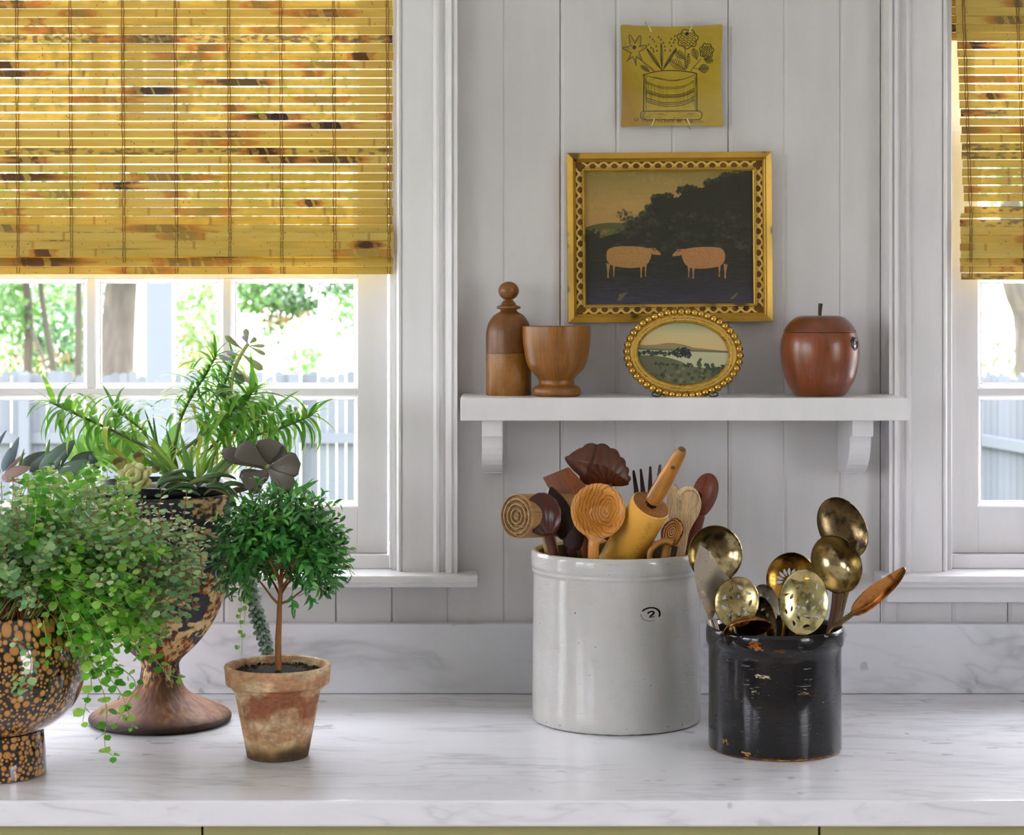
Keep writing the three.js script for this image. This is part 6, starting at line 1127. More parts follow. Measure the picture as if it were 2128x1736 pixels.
{ // ---- long narrow-leaved plant sprawling out of the urn
  const o = plant('spiky_leaf_plant', 'bright green sprawling plant with long narrow drooping leaves in the rusted urn', 'plant', inUrn(0.01, 0)), r = rng(61);
  const G = [0.5, 1.0, 1.5, 2.0].map((b) => leaf(0.048, 0.0066, { n: 8, bend: b, fold: 0.35, width: (t) => Math.min(1, 0.55 + 2.2 * t) * Math.pow(Math.max(0, 1 - t), 0.55) * 1.15 }));
  const M = [leafy('spiky leaf green', rgb(112, 172, 56)), leafy('spiky leaf bright green', rgb(146, 196, 70)), leafy('spiky leaf deep green', rgb(86, 148, 50))], yl = leafy('spiky leaf yellow green', rgb(186, 190, 72));
  const stemM = flesh('green stem', rgb(86, 118, 48)), stemDark = flesh('old stem', rgb(86, 96, 50));
  const stems = [
    [[[345, 948, .235], [262, 908, .245], [185, 873, .25], [140, 853, .25], [104, 836, .25]], 34, 0.34, 1.15, stemDark],
    [[[360, 945, .19], [378, 865, .185], [404, 815, .18], [430, 775, .175], [449, 738, .17]], 50, 0.3, 1.0, stemM],
    [[[368, 945, .24], [432, 896, .245], [480, 862, .25], [508, 838, .25], [524, 815, .25]], 52, 0.25, 1.2, stemM],
    [[[500, 920, .22], [530, 906, .225], [578, 892, .23], [630, 871, .235], [650, 862, .235]], 34, 0.2, 1.0, stemM],
    [[[395, 945, .16], [440, 850, .15], [470, 790, .145], [486, 745, .14]], 40, 0.35, 1.0, stemM],
    [[[420, 945, .20], [490, 888, .20], [540, 866, .20], [575, 850, .20]], 34, 0.3, 1.1, stemM],
    [[[320, 945, .17], [300, 900, .165], [262, 868, .16], [236, 850, .16]], 26, 0.3, 1.1, stemM],
    [[[460, 945, .15], [500, 880, .15], [526, 835, .15], [534, 806, .15]], 30, 0.3, 1.0, stemM],
  ];
  const L = [];
  for (const [px, n0, t0, len, sm] of stems) {
    const n = Math.round(n0 * 1.3);
    const pts = curve3(px.map((p) => at(...p)), 30), c = new THREE.CatmullRomCurve3(pts, false, 'centripetal');
    part('stem', tube(pts.map((p) => p.clone().sub(o.position)), (t) => 0.0024 * (1 - 0.5 * t), 7), sm, o);
    for (let i = 0; i < n; i++) {
      const t = Math.min(0.999, t0 + (1 - t0) * Math.pow((i + 0.5) / n, 0.75)), p = c.getPointAt(t), T = c.getTangentAt(t), tip = sstep(0.90, 1, t);
      const a = i * 2.4 + r(), s1 = V3(0, 1, 0).cross(T).normalize(), s2 = T.clone().cross(s1);
      const rad = s1.multiplyScalar(Math.cos(a)).add(s2.multiplyScalar(Math.sin(a)));
      const dir = rad.clone().multiplyScalar(lerp(1, 0.55, tip)).addScaledVector(T, lerp(0.35, 1, tip)).add(V3(0, 0.30 * (1 - tip), 0)).normalize();
      const up = V3(0, 1, 0.25).addScaledVector(T, 0.3);
      const g = G[Math.min(3, Math.floor(lerp(2.0 + 2.0 * r(), 0.2 + r(), tip)))];
      L.push([g, t < t0 + 0.2 && r() < 0.35 ? yl : M[Math.floor(r() * 3)], p, dir, up, len * (0.82 + 0.5 * r()) * lerp(1, 0.8, tip)]);
    }
  }
  // arching yellow-green leaves round the base
  const GB2 = [0.9, 1.4].map((b) => leaf(0.062, 0.0052, { n: 9, bend: b, fold: 0.35, width: (t) => Math.min(1, 0.7 + t) * Math.pow(Math.max(0, 1 - t), 0.45) }));
  for (let i = 0; i < 54; i++) {
    const px = 240 + 300 * r(), p = at(px, 962 + 26 * r(), UZ - 0.05 + 0.11 * r()), side = (px - 385) / 150 + (r() - 0.5);
    L.push([GB2[Math.floor(r() * 2)], r() < 0.5 ? yl : M[1], p, V3(side * 0.8, 1, (r() - 0.4) * 0.7), V3(side > 0 ? -0.6 : 0.6, 0.4, 0.6), 0.7 + 0.5 * r()]);
  }
  foliage(o, L);
}
// leaves given by base and tip pixels at depth z: [bx, by, tx, ty, width px]
function pxLeaves(o, list, z, mat, opt = {}, nm = 'leaf') {
  list.forEach(([bx, by, tx, ty, w, m2, dz = 0], i) => {
    const b = at(bx, by, z + dz), t = at(tx, ty, z + dz + (opt.lean ?? 0.004)), d = t.clone().sub(b), L = d.length(), bend = opt.bend ?? 0.5;
    const g = leaf(L * (1 + 0.08 * bend), w * S(z), { n: opt.n ?? 9, bend, fold: opt.fold ?? 0.1, thick: opt.thick ?? 0.004, m: 10, width: opt.width });
    const q = Math.sign(opt.curve?.[i] ?? 1), up = opt.up ? V3(...opt.up) : V3(-d.y * 0.25 * q, d.x * 0.25 * q, 1);
    const dir = d.clone().normalize().addScaledVector(up.clone().normalize(), bend * 0.45);
    put(o, nm, g, m2 ?? mat, b, dir, up);
  });
}
const spat = (t) => (t < 0.75 ? lerp(0.22, 1, sstep(0, 0.75, t)) : Math.sqrt(Math.max(0, 1 - ((t - 0.75) / 0.25) ** 2)));
const lance = (t) => (t < 0.25 ? lerp(0.7, 1, t / 0.25) : Math.pow(Math.max(0, 1 - ((t - 0.25) / 0.75)), 0.62));
{ // ---- grey branch of a jade-like succulent, standing tallest
  const z = 0.17, o = plant('grey_leaf_succulent', 'grey green succulent branch with paddle leaves rising highest above the urn', 'succulent', inUrn(0.09, -0.03));
  part('stem', tube([at(470, 985, z), at(474, 880, z), at(482, 790, z), at(492, 755, z), at(504, 732, z), at(516, 714, z)].map((p) => p.sub(o.position)), (t) => 0.0034 - 0.0008 * t, 9, { smooth: 24 }), flesh('pale stem', rgb(166, 170, 96)), o);
  const gg = leafy('grey green flesh', rgb(158, 168, 118), { t: 0.3 }), lav = leafy('lavender grey flesh', rgb(190, 186, 196), { t: 0.3 }), pink = leafy('pinkish flesh', rgb(206, 172, 160), { t: 0.3 }), deep = flesh('deep green flesh', rgb(84, 112, 76));
  pxLeaves(o, [[505, 727, 468, 699, 12], [513, 714, 511, 684, 13, gg, 0.006], [514, 713, 508, 696, 15, lav, 0.012], [519, 714, 532, 703, 11], [516, 719, 550, 719, 8], [518, 720, 551, 737, 9], [503, 736, 545, 768, 16, gg, 0.008], [497, 738, 471, 733, 11, lav], [492, 751, 455, 740, 9, lav], [490, 762, 520, 797, 9, pink], [486, 770, 504, 797, 18, deep], [452, 799, 478, 818, 22, deep], [470, 830, 452, 806, 18, deep], [474, 880, 500, 862, 14, deep]], z, gg, { width: spat, thick: 0.0034, bend: 0.55 });
}
{ // ---- upright blades of an aloe in the middle
  const z = 0.262, o = plant('aloe', 'green aloe with broad upright blades in the middle of the urn', 'succulent', inUrn(0.035, 0.05));
  const g1 = flesh('aloe green', rgb(92, 138, 54)), g2 = leafy('aloe light green', rgb(150, 186, 76), { t: 0.2 });
  pxLeaves(o, [[400, 1003, 376, 905, 17], [412, 1003, 436, 905, 13, g2], [386, 1000, 322, 926, 14, g2], [424, 1000, 486, 938, 14], [440, 998, 508, 926, 12], [384, 995, 296, 918, 12, g1], [374, 1006, 342, 962, 13, g2], [366, 1008, 330, 978, 10, g2], [430, 1005, 448, 932, 11], [416, 1005, 408, 940, 12, g2], [396, 1006, 398, 932, 12], [446, 1004, 470, 950, 12, g2], [360, 990, 300, 940, 13], [350, 985, 262, 930, 12, g1, -0.05], [420, 985, 470, 905, 11, g2, -0.06], [370, 985, 345, 890, 12, g1, -0.08], [335, 985, 318, 862, 10, g1, -0.10], [350, 985, 300, 850, 10, g1, -0.11], [310, 985, 268, 872, 11, g2, -0.10]], z, g1, { width: lance, thick: 0.0042, bend: 0.35, fold: 0.25 });
}
{ // ---- dark gasteria lying over the liner's edge
  const z = 0.295, o = plant('gasteria', 'dark green clump of curved fleshy leaves lying along the urn rim', 'succulent', inUrn(0.02, 0.07));
  const m1 = flesh('gasteria green', rgb(62, 96, 52)), m2 = flesh('gasteria olive', rgb(96, 100, 52));
  const r = rng(71), G = [1.0, 1.6].map((b) => leaf(0.05, 0.012, { n: 10, bend: b, fold: 0.3, thick: 0.006, m: 9, width: lance }));
  for (const [px, py, dx, dy, dz, s, m] of [[328, 1012, 0.5, 0.9, 0.15, 1.15, m1], [334, 1008, 0.9, 0.8, 0.1, 1.0, m1], [345, 1012, 0.9, 0.35, 0.3, 0.9, m2], [360, 1016, 1, 0.2, 0.35, 0.8, m1], [385, 1014, 0.7, 0.6, 0.3, 0.85, m2], [400, 1012, -0.8, 0.4, 0.35, 0.75, m1], [410, 1010, 0.8, 0.9, 0.0, 1.2, m1], [430, 1012, 1, 0.35, 0.3, 1.0, m1], [440, 1016, 0.9, 0.1, 0.4, 0.8, m2], [460, 1012, 0.9, 0.5, 0.2, 0.9, m1], [470, 1016, -0.7, 0.35, 0.4, 0.7, m2], [375, 1018, -0.5, 0.4, 0.5, 0.6, m1], [450, 1006, 0.3, 1, 0.1, 0.8, m2]]) put(o, 'leaf', G[Math.floor(r() * 2)], m, at(px, py, z - 0.012 + 0.02 * r()), V3(dx, dy, dz), V3(-dy * 0.3, 0.8, 0.4), s);
}
function rosette(o, c, axis, layers, mat) {   // [count, tilt from the axis, length, width, thickness]
  const A = V3(...axis).normalize(), q = new THREE.Quaternion().setFromUnitVectors(V3(0, 1, 0), A);
  layers.forEach(([n, tilt, L, W, T], k) => { const g = leaf(L, W, { n: 8, bend: -0.5, fold: 0.12, thick: T, m: 9, width: (t) => (t < 0.6 ? lerp(0.5, 1, sstep(0, 0.6, t)) : Math.sqrt(Math.max(0, 1 - ((t - 0.6) / 0.4) ** 2.2))) }); for (let i = 0; i < n; i++) { const a = i / n * 6.283 + k * 0.5, d = V3(Math.sin(tilt) * Math.cos(a), Math.cos(tilt), Math.sin(tilt) * Math.sin(a)).applyQuaternion(q); put(o, 'petal_leaf', g, mat, c.clone().addScaledVector(d, 0.001), d, A); } });
}
{
  let z = 0.305, o = plant('pale_rosette', 'small pale yellow green rosette succulent at the front of the urn', 'succulent', inUrn(-0.03, 0.085));
  rosette(o, at(283, 1004, z), [-0.05, 0.62, 0.78], [[3, 0.20, 0.017, 0.013, 0.008], [5, 0.55, 0.024, 0.016, 0.008], [6, 0.95, 0.028, 0.017, 0.0075], [6, 1.30, 0.028, 0.017, 0.007]], flesh('pale chalky flesh', rgb(184, 184, 122), { r: 0.6 }));
  z = 0.285; o = plant('brown_edged_succulent', 'pair of cupped olive leaves with brown edges behind the pale rosette', 'succulent', inUrn(-0.045, 0.06));
  const be = tex(128, 128, (u, v) => { const d = fbm(u, v, 8, 8, 4, 551), k = sstep(0.62, 0.92, v * 0.75 + d * 0.5); return mix3([136, 136, 62], [84, 66, 30], k); });
  pxLeaves(o, [[252, 984, 247, 947, 32], [291, 972, 288, 936, 26], [304, 985, 334, 970, 16]], z, flesh('brown edged flesh', rgb(255, 255, 255), { map: be }), { width: spat, thick: 0.004, bend: -0.6, fold: 0.3 });
}
{ // ---- dark rosette at the right of the urn
  const z = 0.300, o = plant('dark_rosette', 'large dark purple brown rosette with broad rounded leaves at right of the urn', 'succulent', inUrn(0.115, 0.075));
  const m = flesh('dark brown flesh', rgb(94, 87, 77), { r: 0.34 });
  part('stem', tube([inUrn(0.10, 0.05), at(545, 1000, z - 0.03), at(556, 972, z - 0.004)].map((p) => p.sub(o.position)), 0.0045, 9, { smooth: 10 }), flesh('brown stem', rgb(90, 74, 52)), o);
  pxLeaves(o, [[552, 974, 462, 936, 34, m, -0.03], [553, 968, 494, 928, 50, m, -0.004], [556, 965, 560, 912, 56, m, -0.010], [560, 962, 590, 928, 44, m, -0.016], [561, 971, 624, 964, 52, m, 0.002], [559, 976, 604, 1020, 50, m, 0.004], [554, 978, 510, 1014, 52, m, 0.004], [552, 980, 498, 992, 30, m, -0.02]], z, m, { width: spat, thick: 0.0036, bend: 0.25, fold: 0.2, lean: 0.006 }, 'petal_leaf');
  rosette(o, at(557, 971, z + 0.004), [0, 0.2, 1], [[4, 0.5, 0.006, 0.004, 0.003]], flesh('green bud', rgb(132, 146, 84)));
}
{ // ---- grey green paddles and blue leaves at the left of the urn
  const z = 0.258, o = plant('paddle_succulent', 'grey green succulent with large overlapping paddle leaves left of the urn', 'succulent', inUrn(-0.085, 0.05));
  const g = flesh('blue green flesh', rgb(92, 116, 98), { r: 0.42 }), g2 = flesh('grey green flesh dark', rgb(80, 98, 88), { r: 0.42 });
  const ov = (t) => Math.pow(Math.sin(Math.PI * Math.pow(t, 0.75) * 0.97 + 0.05), 0.7);
  pxLeaves(o, [[84, 988, 152, 918, 40, g, 0.004], [62, 980, 132, 934, 30, g2, -0.01], [44, 972, 92, 940, 26, g2, -0.02], [122, 992, 180, 958, 36, g, 0.01], [146, 970, 192, 940, 28, g2, -0.015], [102, 985, 153, 922, 14, g2, 0.012], [120, 1000, 160, 985, 26, g2, 0.015], [205, 975, 186, 946, 20, g2, -0.01]], z, g, { width: ov, thick: 0.006, bend: 0.5, fold: 0.15 });
  const b = plant('blue_leaf_succulent', 'blue grey succulent with slim upright leaves at the far left edge', 'succulent', inUrn(-0.165, 0.02));
  const bl = flesh('blue grey flesh', rgb(108, 126, 136)), pk = flesh('rosy grey flesh', rgb(150, 124, 112));
  part('stem', tube([inUrn(-0.085, 0.03), at(60, 1006, 0.25), at(12, 990, 0.255)].map((p) => p.sub(b.position)), 0.0034, 8, { smooth: 12 }), pk, b);
  pxLeaves(b, [[14, 982, 38, 911, 18, bl], [6, 980, 22, 932, 16, bl, 0.01], [10, 984, 52, 942, 9, pk], [12, 986, 62, 972, 22, pk, 0.008], [-20, 950, 12, 896, 10, bl], [0, 985, -30, 930, 16, bl], [4, 990, 26, 1000, 16, pk], [40, 975, 50, 934, 6, leafy('young leaf', rgb(120, 160, 80))], [95, 960, 103, 914, 8, leafy('young leaf', rgb(120, 160, 80))]], 0.255, bl, { width: ov, thick: 0.004, bend: 0.4, fold: 0.2 });
}
{ // ---- pale broad leaves lit from behind
  const z = 0.15, o = plant('pale_broad_plant', 'pale green broad leaved plant lit from behind at the back of the urn', 'plant', inUrn(-0.06, -0.05));
  const ov = (t) => Math.pow(Math.sin(Math.PI * Math.pow(t, 0.85) * 0.98 + 0.03), 0.6);
  pxLeaves(o, [[205, 948, 184, 858, 40], [222, 946, 244, 846, 44], [176, 965, 138, 912, 44], [200, 968, 234, 920, 48], [230, 965, 280, 900, 40], [262, 965, 300, 890, 36], [190, 965, 170, 905, 36], [340, 960, 372, 880, 34]], z, leafy('pale backlit leaf', rgb(140, 184, 92), { t: 0.45 }), { width: ov, thick: 0, bend: 0.5, fold: 0.15 });
  const p = plant('pointed_leaf_succulent', 'pointed green leaves poking out at the right behind the topiary', 'succulent', inUrn(0.125, 0.03));
  pxLeaves(p, [[588, 1036, 661, 999, 17], [600, 1040, 668, 1040, 13], [596, 1030, 618, 996, 10], [560, 1034, 600, 1006, 14], [610, 1030, 652, 994, 5]], 0.245, leafy('fresh pointed leaf', rgb(96, 164, 60), { t: 0.25 }), { width: lance, thick: 0, bend: 0.3, fold: 0.35 });
}
{ // ---- hanging burro's tail and a string of pearls at the right side of the urn
  const z = 0.252, o = plant('burros_tail', 'hanging rope of plump grey green bead leaves beside the topiary trunk', 'succulent', inUrn(0.10, 0.03)), r = rng(83);
  const path = new THREE.CatmullRomCurve3([inUrn(0.100, 0.03), at(492, 1016, 0.248), at(503, 1035, z), at(508, 1090, z), at(516, 1190, z), at(530, 1255, z), at(545, 1310, z), at(556, 1360, z)], false, 'centripetal');
  part('stem', tube(path.getPoints(40).map((p) => p.sub(o.position)), 0.0012, 6), flesh('tail stem', rgb(110, 124, 90)), o);
  const g = leaf(0.0112, 0.0066, { n: 7, bend: -0.3, fold: 0, thick: 0.0058, m: 8, width: (t) => Math.pow(Math.sin(Math.PI * clamp(0.06 + 0.9 * t)), 0.55) }), m = [flesh('bead leaf', rgb(122, 142, 126), { r: 0.4 }), flesh('bead leaf pale', rgb(150, 164, 152), { r: 0.4 }), flesh('bead leaf deep', rgb(92, 118, 96), { r: 0.4 })];
  for (let i = 0; i < 150; i++) { const t = 0.28 + 0.72 * i / 149, p = path.getPointAt(t), T = path.getTangentAt(t), a = i * 2.4, d = V3(Math.cos(a), 0, Math.sin(a)).addScaledVector(T, 0.75); put(o, 'bead_leaf', g, m[Math.floor(r() * 3)], p, d, T.clone().negate(), 0.95 + 0.3 * r()); }
  const s = plant('string_of_pearls', 'thin hanging threads with tiny round green pearl leaves', 'succulent', inUrn(0.095, 0.045));
  const t1 = [inUrn(0.095, 0.045), at(488, 1018, 0.255), at(496, 1040, 0.262), at(500, 1150, 0.262), at(502, 1240, 0.262), at(499, 1290, 0.262), at(503, 1330, 0.262), at(502, 1362, 0.262)], t2 = [inUrn(0.098, 0.04), at(494, 1018, 0.255), at(504, 1040, 0.26), at(509, 1150, 0.26), at(511, 1230, 0.26), at(508, 1300, 0.26)];
  const gs = flesh('pearl green', rgb(128, 166, 74), { r: 0.35 });
  for (const t of [t1, t2]) part('thread', tube(t.map((p) => p.sub(s.position)), 0.0004, 5, { smooth: 30 }), gs, s);
  const pg = new THREE.SphereGeometry(0.0033, 12, 9);
  for (const [x, y, k] of [[500, 1215, 1], [508, 1222, 1], [501, 1245, 1.2], [513, 1249, 1.2], [499, 1268, 1], [508, 1264, 1.1], [495, 1281, 1], [502, 1293, 1], [499, 1313, 1], [505, 1321, 1.05], [493, 1345, 1.1]]) { const e = part('pearl_leaf', pg, gs, s, at(x, y, 0.263).sub(s.position)); e.scale.setScalar(k); }
}
{ // ---- topiary in the terracotta pot
  const z = rimY.potZ, soilTop = rimY.pot - 0.0085, P = V3(X(579, z), soilTop, z), r = rng(91);
  const soil = thing('potting_soil', 'dark crumbly soil in the terracotta pot around the topiary trunk', 'soil', [X(577, z), rimY.pot - 0.03, z]); soil.userData.kind = 'stuff';
  const gs = lathe([[0.0560, 0.0002], [0.0572, 0.0195], [0.045, 0.0205], [0.02, 0.0225], [0, 0.0225]], 64, 0.9), bumpS = tex(256, 256, (u, v) => 255 * fbm(u, v, 24, 24, 4, 601), false);
  part('soil_surface', gs, std({ name: 'crumbly soil', color: rgb(44, 32, 22), roughness: 1, bumpMap: rep(bumpS, 3, 3), bumpScale: 0.004 }), soil);
  const crumb = new THREE.IcosahedronGeometry(0.0016, 0), ci = new THREE.InstancedMesh(crumb, std({ name: 'soil crumbs', color: rgb(58, 42, 28), roughness: 1 }), 340); ci.name = 'crumbs'; ci.userData.kind = 'stuff'; ci.castShadow = ci.receiveShadow = true;
  for (let i = 0; i < 340; i++) { const a = r() * 6.28, d = 0.056 * Math.sqrt(r()), s = 0.5 + 1.1 * r(); ci.setMatrixAt(i, new THREE.Matrix4().compose(V3(d * Math.cos(a), 0.0205 + 0.001 * r(), d * Math.sin(a)), new THREE.Quaternion().setFromEuler(new THREE.Euler(r() * 6, r() * 6, r() * 6)), V3(s, s * 0.7, s))); ci.setColorAt(i, r() < 0.12 ? rgb(210, 200, 120) : r() < 0.1 ? rgb(120, 190, 70) : rgb(255, 240, 220)); }
  soil.add(ci);
  const o = plant('topiary_tree', 'small myrtle topiary with a domed dark green crown on a bare trunk', 'topiary', P);
  const bark = wood('reddish bark', rgb(216, 148, 88), { r: 0.7, u: 1, v: 3 }); bark.bumpScale = 0.0015;
  part('trunk', tube([P.clone().add(V3(0, -0.004, 0)), at(578, 1340, z), at(580, 1290, z), at(581, 1258, z), at(584, 1215, z), at(585, 1160, z), at(580, 1110, z)].map((p) => p.sub(o.position)), (t) => 0.0044 - 0.0026 * t, 10, { smooth: 30 }), bark, o);
  const forks = [[[581, 1258, 0], [566, 1243, 0.004], [545, 1215, 0.010], [515, 1180, 0.012]], [[581, 1256, 0], [600, 1248, 0.006], [622, 1232, 0.014], [655, 1205, 0.016]], [[582, 1240, 0], [574, 1222, -0.01], [550, 1180, -0.03]], [[583, 1236, 0], [596, 1216, -0.012], [625, 1180, -0.03]], [[583, 1230, 0], [578, 1205, 0.018], [560, 1165, 0.04]], [[584, 1226, 0], [600, 1200, 0.02], [616, 1160, 0.042]], [[584, 1210, 0], [570, 1180, 0.01], [530, 1130, 0.01]], [[585, 1205, 0], [604, 1175, 0.0], [650, 1130, 0]]].map((f) => f.map(([x, y, dz]) => at(x, y, z + dz)));
  for (const f of forks) part('branch', tube(f.map((p) => p.clone().sub(o.position)), (t) => 0.0019 - 0.001 * t, 7, { smooth: 12 }), bark, o);
  const G = [0.3, 0.8].map((b) => leaf(0.0128, 0.0050, { n: 3, bend: b, fold: 0.3, width: (t) => Math.pow(Math.sin(Math.PI * clamp(t * 0.94 + 0.04)), 0.8) }));
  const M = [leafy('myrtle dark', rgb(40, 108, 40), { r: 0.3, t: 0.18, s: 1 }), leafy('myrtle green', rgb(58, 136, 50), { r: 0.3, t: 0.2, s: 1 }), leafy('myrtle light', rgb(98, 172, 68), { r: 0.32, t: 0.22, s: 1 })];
  const twigM = flesh('green twig', rgb(96, 120, 58)), C = at(573, 1150, z), k = S(z), L = [], twigs = [];
  const grow = (a, e, n, grade) => {
    const mid = a.clone().lerp(e, 0.55).add(V3(0, 0.008, 0)), c = new THREE.CatmullRomCurve3([a, mid, e], false, 'centripetal');
    twigs.push(c);
    for (let i = 0; i < n; i++) {
      const t = 0.36 + 0.64 * (i + 0.5) / n, p = c.getPointAt(Math.min(0.999, t)), T = c.getTangentAt(Math.min(0.999, t)), w = i * 1.9 + r();
      const s1 = V3(0, 1, 0).cross(T).normalize(), s2 = T.clone().cross(s1), d = s1.multiplyScalar(Math.cos(w)).add(s2.multiplyScalar(Math.sin(w))).addScaledVector(T, 0.7 + 0.6 * t).add(V3(0, -0.12, 0));
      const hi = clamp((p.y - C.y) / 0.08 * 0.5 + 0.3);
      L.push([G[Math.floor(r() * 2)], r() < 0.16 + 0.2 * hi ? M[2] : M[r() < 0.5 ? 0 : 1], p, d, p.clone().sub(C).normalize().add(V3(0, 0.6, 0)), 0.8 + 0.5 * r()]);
    }
  };
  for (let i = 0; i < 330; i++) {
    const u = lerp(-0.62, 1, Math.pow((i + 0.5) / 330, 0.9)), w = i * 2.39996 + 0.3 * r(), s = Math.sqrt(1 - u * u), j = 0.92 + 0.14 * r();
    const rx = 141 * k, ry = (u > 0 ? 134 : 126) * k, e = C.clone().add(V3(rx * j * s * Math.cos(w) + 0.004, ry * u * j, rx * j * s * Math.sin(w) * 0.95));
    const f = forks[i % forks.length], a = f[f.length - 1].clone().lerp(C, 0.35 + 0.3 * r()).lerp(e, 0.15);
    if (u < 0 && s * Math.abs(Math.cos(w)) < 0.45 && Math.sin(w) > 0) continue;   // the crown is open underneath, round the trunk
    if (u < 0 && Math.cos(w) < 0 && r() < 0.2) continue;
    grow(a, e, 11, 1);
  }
  for (const [sx, sy, ex, ey, dz, n] of [[690, 1165, 722, 1172, 0.02, 5], [700, 1168, 732, 1200, 0.02, 3], [690, 1150, 724, 1142, 0.01, 5], [680, 1080, 704, 1046, 0.01, 6], [660, 1070, 676, 1022, 0.0, 6], [690, 1110, 716, 1116, 0.02, 6], [640, 1225, 672, 1236, 0.03, 8], [620, 1240, 650, 1252, 0.03, 7], [480, 1200, 474, 1238, 0.03, 9], [500, 1210, 512, 1240, 0.03, 8], [460, 1120, 440, 1080, 0.02, 7], [540, 1030, 536, 996, 0.0, 7], [610, 1215, 606, 1268, 0.03, 7], [660, 1210, 690, 1222, 0.03, 7]]) grow(at(sx, sy, z + dz), at(ex, ey, z + dz), n, 1);
  const tg = twigs.map((c) => tube(c.getPoints(5).map((p) => p.sub(o.position)), 0.0005, 3, { caps: false }));
  twigs.length && tg.slice(0, 300).forEach((g) => part('twig', g, twigM, o));
  if (tg.length > 300) { const m = part('twigs', merge(tg.slice(300)), twigM, o); m.userData.kind = 'stuff'; }
  foliage(o, L);
}
{ // ---- the two trailing plants of the spotted planter
  const bz = rimY.bowlZ, r = rng(97), Y0 = rimY.bowl;
  const env = [[-140, 1010, 1260], [-60, 1000, 1272], [0, 992, 1272], [60, 985, 1275], [110, 968, 1300], [150, 965, 1350], [190, 968, 1420], [230, 975, 1430], [270, 1010, 1400], [310, 1040, 1370], [345, 1045, 1320], [380, 1062, 1260], [410, 1090, 1220], [432, 1120, 1160]];
  const span = (x) => { for (let i = 0; i < env.length - 1; i++) if (x <= env[i + 1][0]) { const t = (x - env[i][0]) / (env[i + 1][0] - env[i][0]); return [lerp(env[i][1], env[i + 1][1], t), lerp(env[i][2], env[i + 1][2], t)]; } return [1120, 1160]; };
  const disc = (R) => { const g = leaf(2 * R, 2 * R, { n: 4, bend: 0.35, fold: 0.12, width: (t) => Math.pow(Math.max(0, 1 - (2 * t - 1) ** 2), 0.5) }); return g; };
  const make = (o, ends, { geo, mats, stemM, pairs, spacing, sc }) => {
    const L = [], stems = [];
    for (const e of ends) {
      const pts = Array.isArray(e) ? e.map((p) => at(...p)) : (() => {
        const E = at(e.x, e.y, e.z), P0 = V3(rimY.bowlX + 0.07 * (r() - 0.3), Y0 - 0.012, bz + 0.07 * (r() - 0.5));
        const out = e.x > 120 ? 1 : 0, M1 = P0.clone().lerp(E, 0.4); M1.y = Math.max(M1.y, Y0 + 0.02 + 0.04 * r()) + (out ? 0.03 * r() : 0.012); const M2 = P0.clone().lerp(E, 0.8); M2.y = lerp(Math.max(M2.y, M1.y), E.y, 0.55);
        if (e.up) { M2.x = E.x + 0.006 * (r() - 0.5); M2.z = E.z; M2.y = E.y - 0.028; }
        return [P0, M1, M2, E];
      })();
      const c = new THREE.CatmullRomCurve3(pts, false, 'centripetal'), len = c.getLength(), t0 = Array.isArray(e) ? 0.05 : e.up ? 0.5 : 0.34, n = Math.max(3, Math.round(len * (1 - t0) / spacing));
      stems.push(c);
      for (let i = 0; i <= n; i++) {
        const t = Math.min(0.999, t0 + (1 - t0) * i / n), p = c.getPointAt(t), T = c.getTangentAt(t), a = i * 1.571 + r() * 0.5, s1 = V3(0, 1, 0.3).cross(T).normalize(), s2 = T.clone().cross(s1);
        for (let q = 0; q < pairs; q++) { const w = a + q * 3.1416, d = s1.clone().multiplyScalar(Math.cos(w)).add(s2.clone().multiplyScalar(Math.sin(w))).addScaledVector(T, 0.45); L.push([geo[Math.floor(r() * geo.length)], mats[Math.floor(r() * mats.length)], p.clone().addScaledVector(d.clone().normalize(), 0.0012), d, V3(0.1 * (r() - 0.5), 0.9, 0.45 + 0.5 * (r() - 0.5)), sc * (0.75 + 0.5 * r()) * (1 - 0.35 * sstep(0.9, 1, t))]); }
      }
    }
    const tg = stems.map((c) => tube(c.getPoints(12).map((p) => p.sub(o.position)), (t) => 0.0007 - 0.0003 * t, 4, { caps: false }));
    tg.slice(0, 300).forEach((g) => part('stem', g, stemM, o));
    foliage(o, L);
  };
  const zAt = (x) => (x > 260 ? lerp(0.42, 0.58, r()) : lerp(0.40, 0.62, r()));
  const grey = plant('grey_creeper', 'trailing plant with tiny round grey green leaves on red stems in the spotted planter', 'plant', V3(rimY.bowlX, Y0 - 0.012, bz + 0.02));
  const ge = [];
  for (let i = 0; i < 250; i++) { let x = lerp(-120, 330, r()), [a, b] = span(x), y = lerp(a + 4, Math.min(b, 1270 - Math.max(0, x - 200) * 0.5), Math.pow(r(), 0.9)); ge.push({ x, y, z: zAt(x), up: y < a + 70 }); }
  for (let i = 0; i < 46; i++) { const x = lerp(320, 425, r()), [a, b] = span(x); ge.push({ x, y: lerp(a, b - 10, r()), z: lerp(0.44, 0.54, r()), up: r() < 0.5 }); }
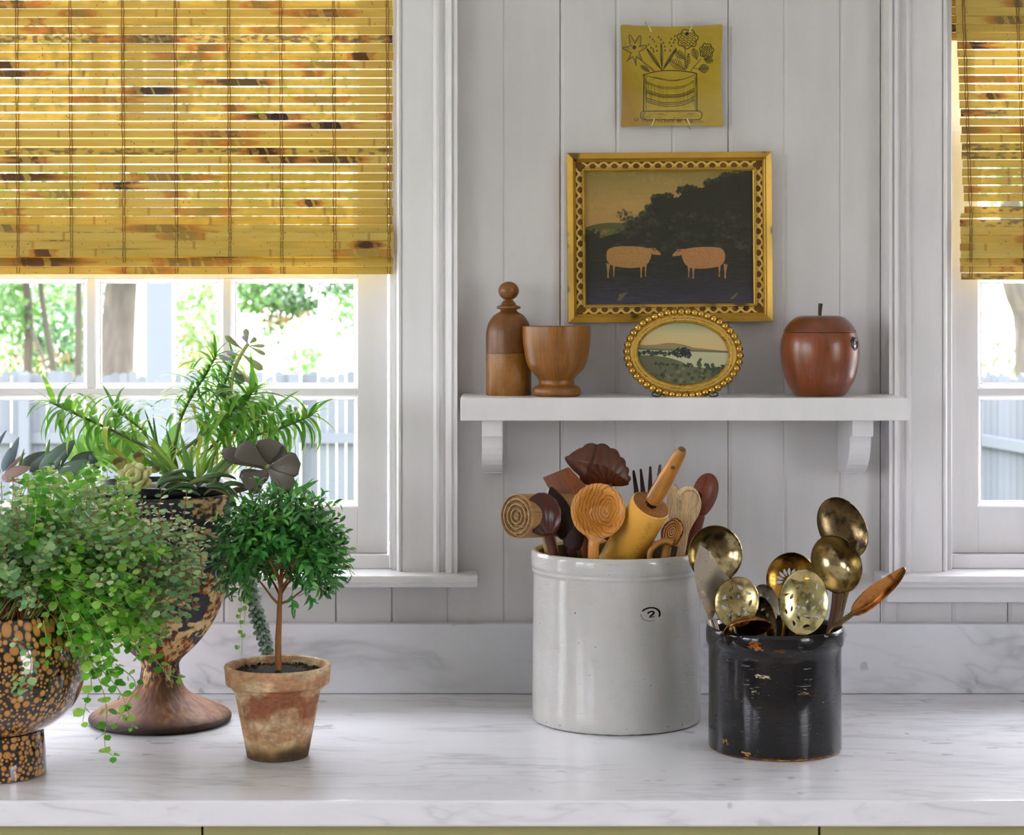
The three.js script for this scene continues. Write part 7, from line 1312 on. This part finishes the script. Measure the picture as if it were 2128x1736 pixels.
  ge.push([[390, 1165, 0.45], [415, 1150, 0.45], [432, 1112, 0.45]], [[326, 1100, 0.45], [330, 1060, 0.45], [336, 1020, 0.45]], [[376, 1120, 0.45], [382, 1075, 0.45], [388, 1024, 0.45]], [[20, 1330, 0.61], [50, 1345, 0.612], [64, 1370, 0.613], [58, 1420, 0.612], [40, 1445, 0.61]], [[100, 1420, 0.60], [38, 1405, 0.61], [35, 1440, 0.61]].slice(1));
  make(grey, ge, { geo: [disc(0.0040), disc(0.0047)], mats: [leafy('creeper grey green', rgb(138, 184, 112), { t: 0.25 }), leafy('creeper blue green', rgb(112, 160, 104), { t: 0.25 }), leafy('creeper sage', rgb(176, 206, 148), { t: 0.25 })], stemM: flesh('red brown stem', rgb(150, 76, 40)), pairs: 2, spacing: 0.0088, sc: 1 });
  const br = plant('green_creeper', 'trailing plant with larger bright green round leaves spilling over the spotted planter', 'plant', V3(rimY.bowlX + 0.03, Y0 - 0.012, bz - 0.02));
  const be = [];
  for (let i = 0; i < 62; i++) { const x = lerp(60, 300, r()), [a] = span(x); be.push({ x, y: a + 120 * r() * r(), z: zAt(x), up: r() < 0.6 }); }
  for (let i = 0; i < 130; i++) { const x = lerp(120, 350, Math.pow(r(), 0.8)), [a, b] = span(x); be.push({ x, y: lerp(Math.max(a, 1130), b, Math.pow(r(), 0.8)), z: lerp(0.44, 0.61, r()) }); }
  be.push([[150, 1320, 0.58], [196, 1390, 0.585], [222, 1470, 0.585], [217, 1540, 0.585], [222, 1562, 0.585], [236, 1572, 0.585]], [[170, 1340, 0.59], [190, 1420, 0.59], [180, 1455, 0.59], [172, 1500, 0.59]], [[240, 1380, 0.57], [282, 1420, 0.57], [262, 1470, 0.57], [240, 1505, 0.57]], [[200, 1380, 0.58], [250, 1440, 0.58], [276, 1512, 0.58]], [[90, 1290, 0.61], [100, 1340, 0.612], [108, 1350, 0.614], [92, 1372, 0.614]], [[300, 1340, 0.53], [330, 1380, 0.53], [350, 1400, 0.53], [372, 1410, 0.53]]);
  make(br, be, { geo: [disc(0.0058), disc(0.0070)], mats: [leafy('creeper bright green', rgb(114, 194, 48)), leafy('creeper green', rgb(80, 160, 40)), leafy('creeper lime', rgb(158, 206, 84))], stemM: flesh('pale green stem', rgb(140, 156, 80)), pairs: 2, spacing: 0.0145, sc: 0.85 });
}
renderer.render(scene, camera);
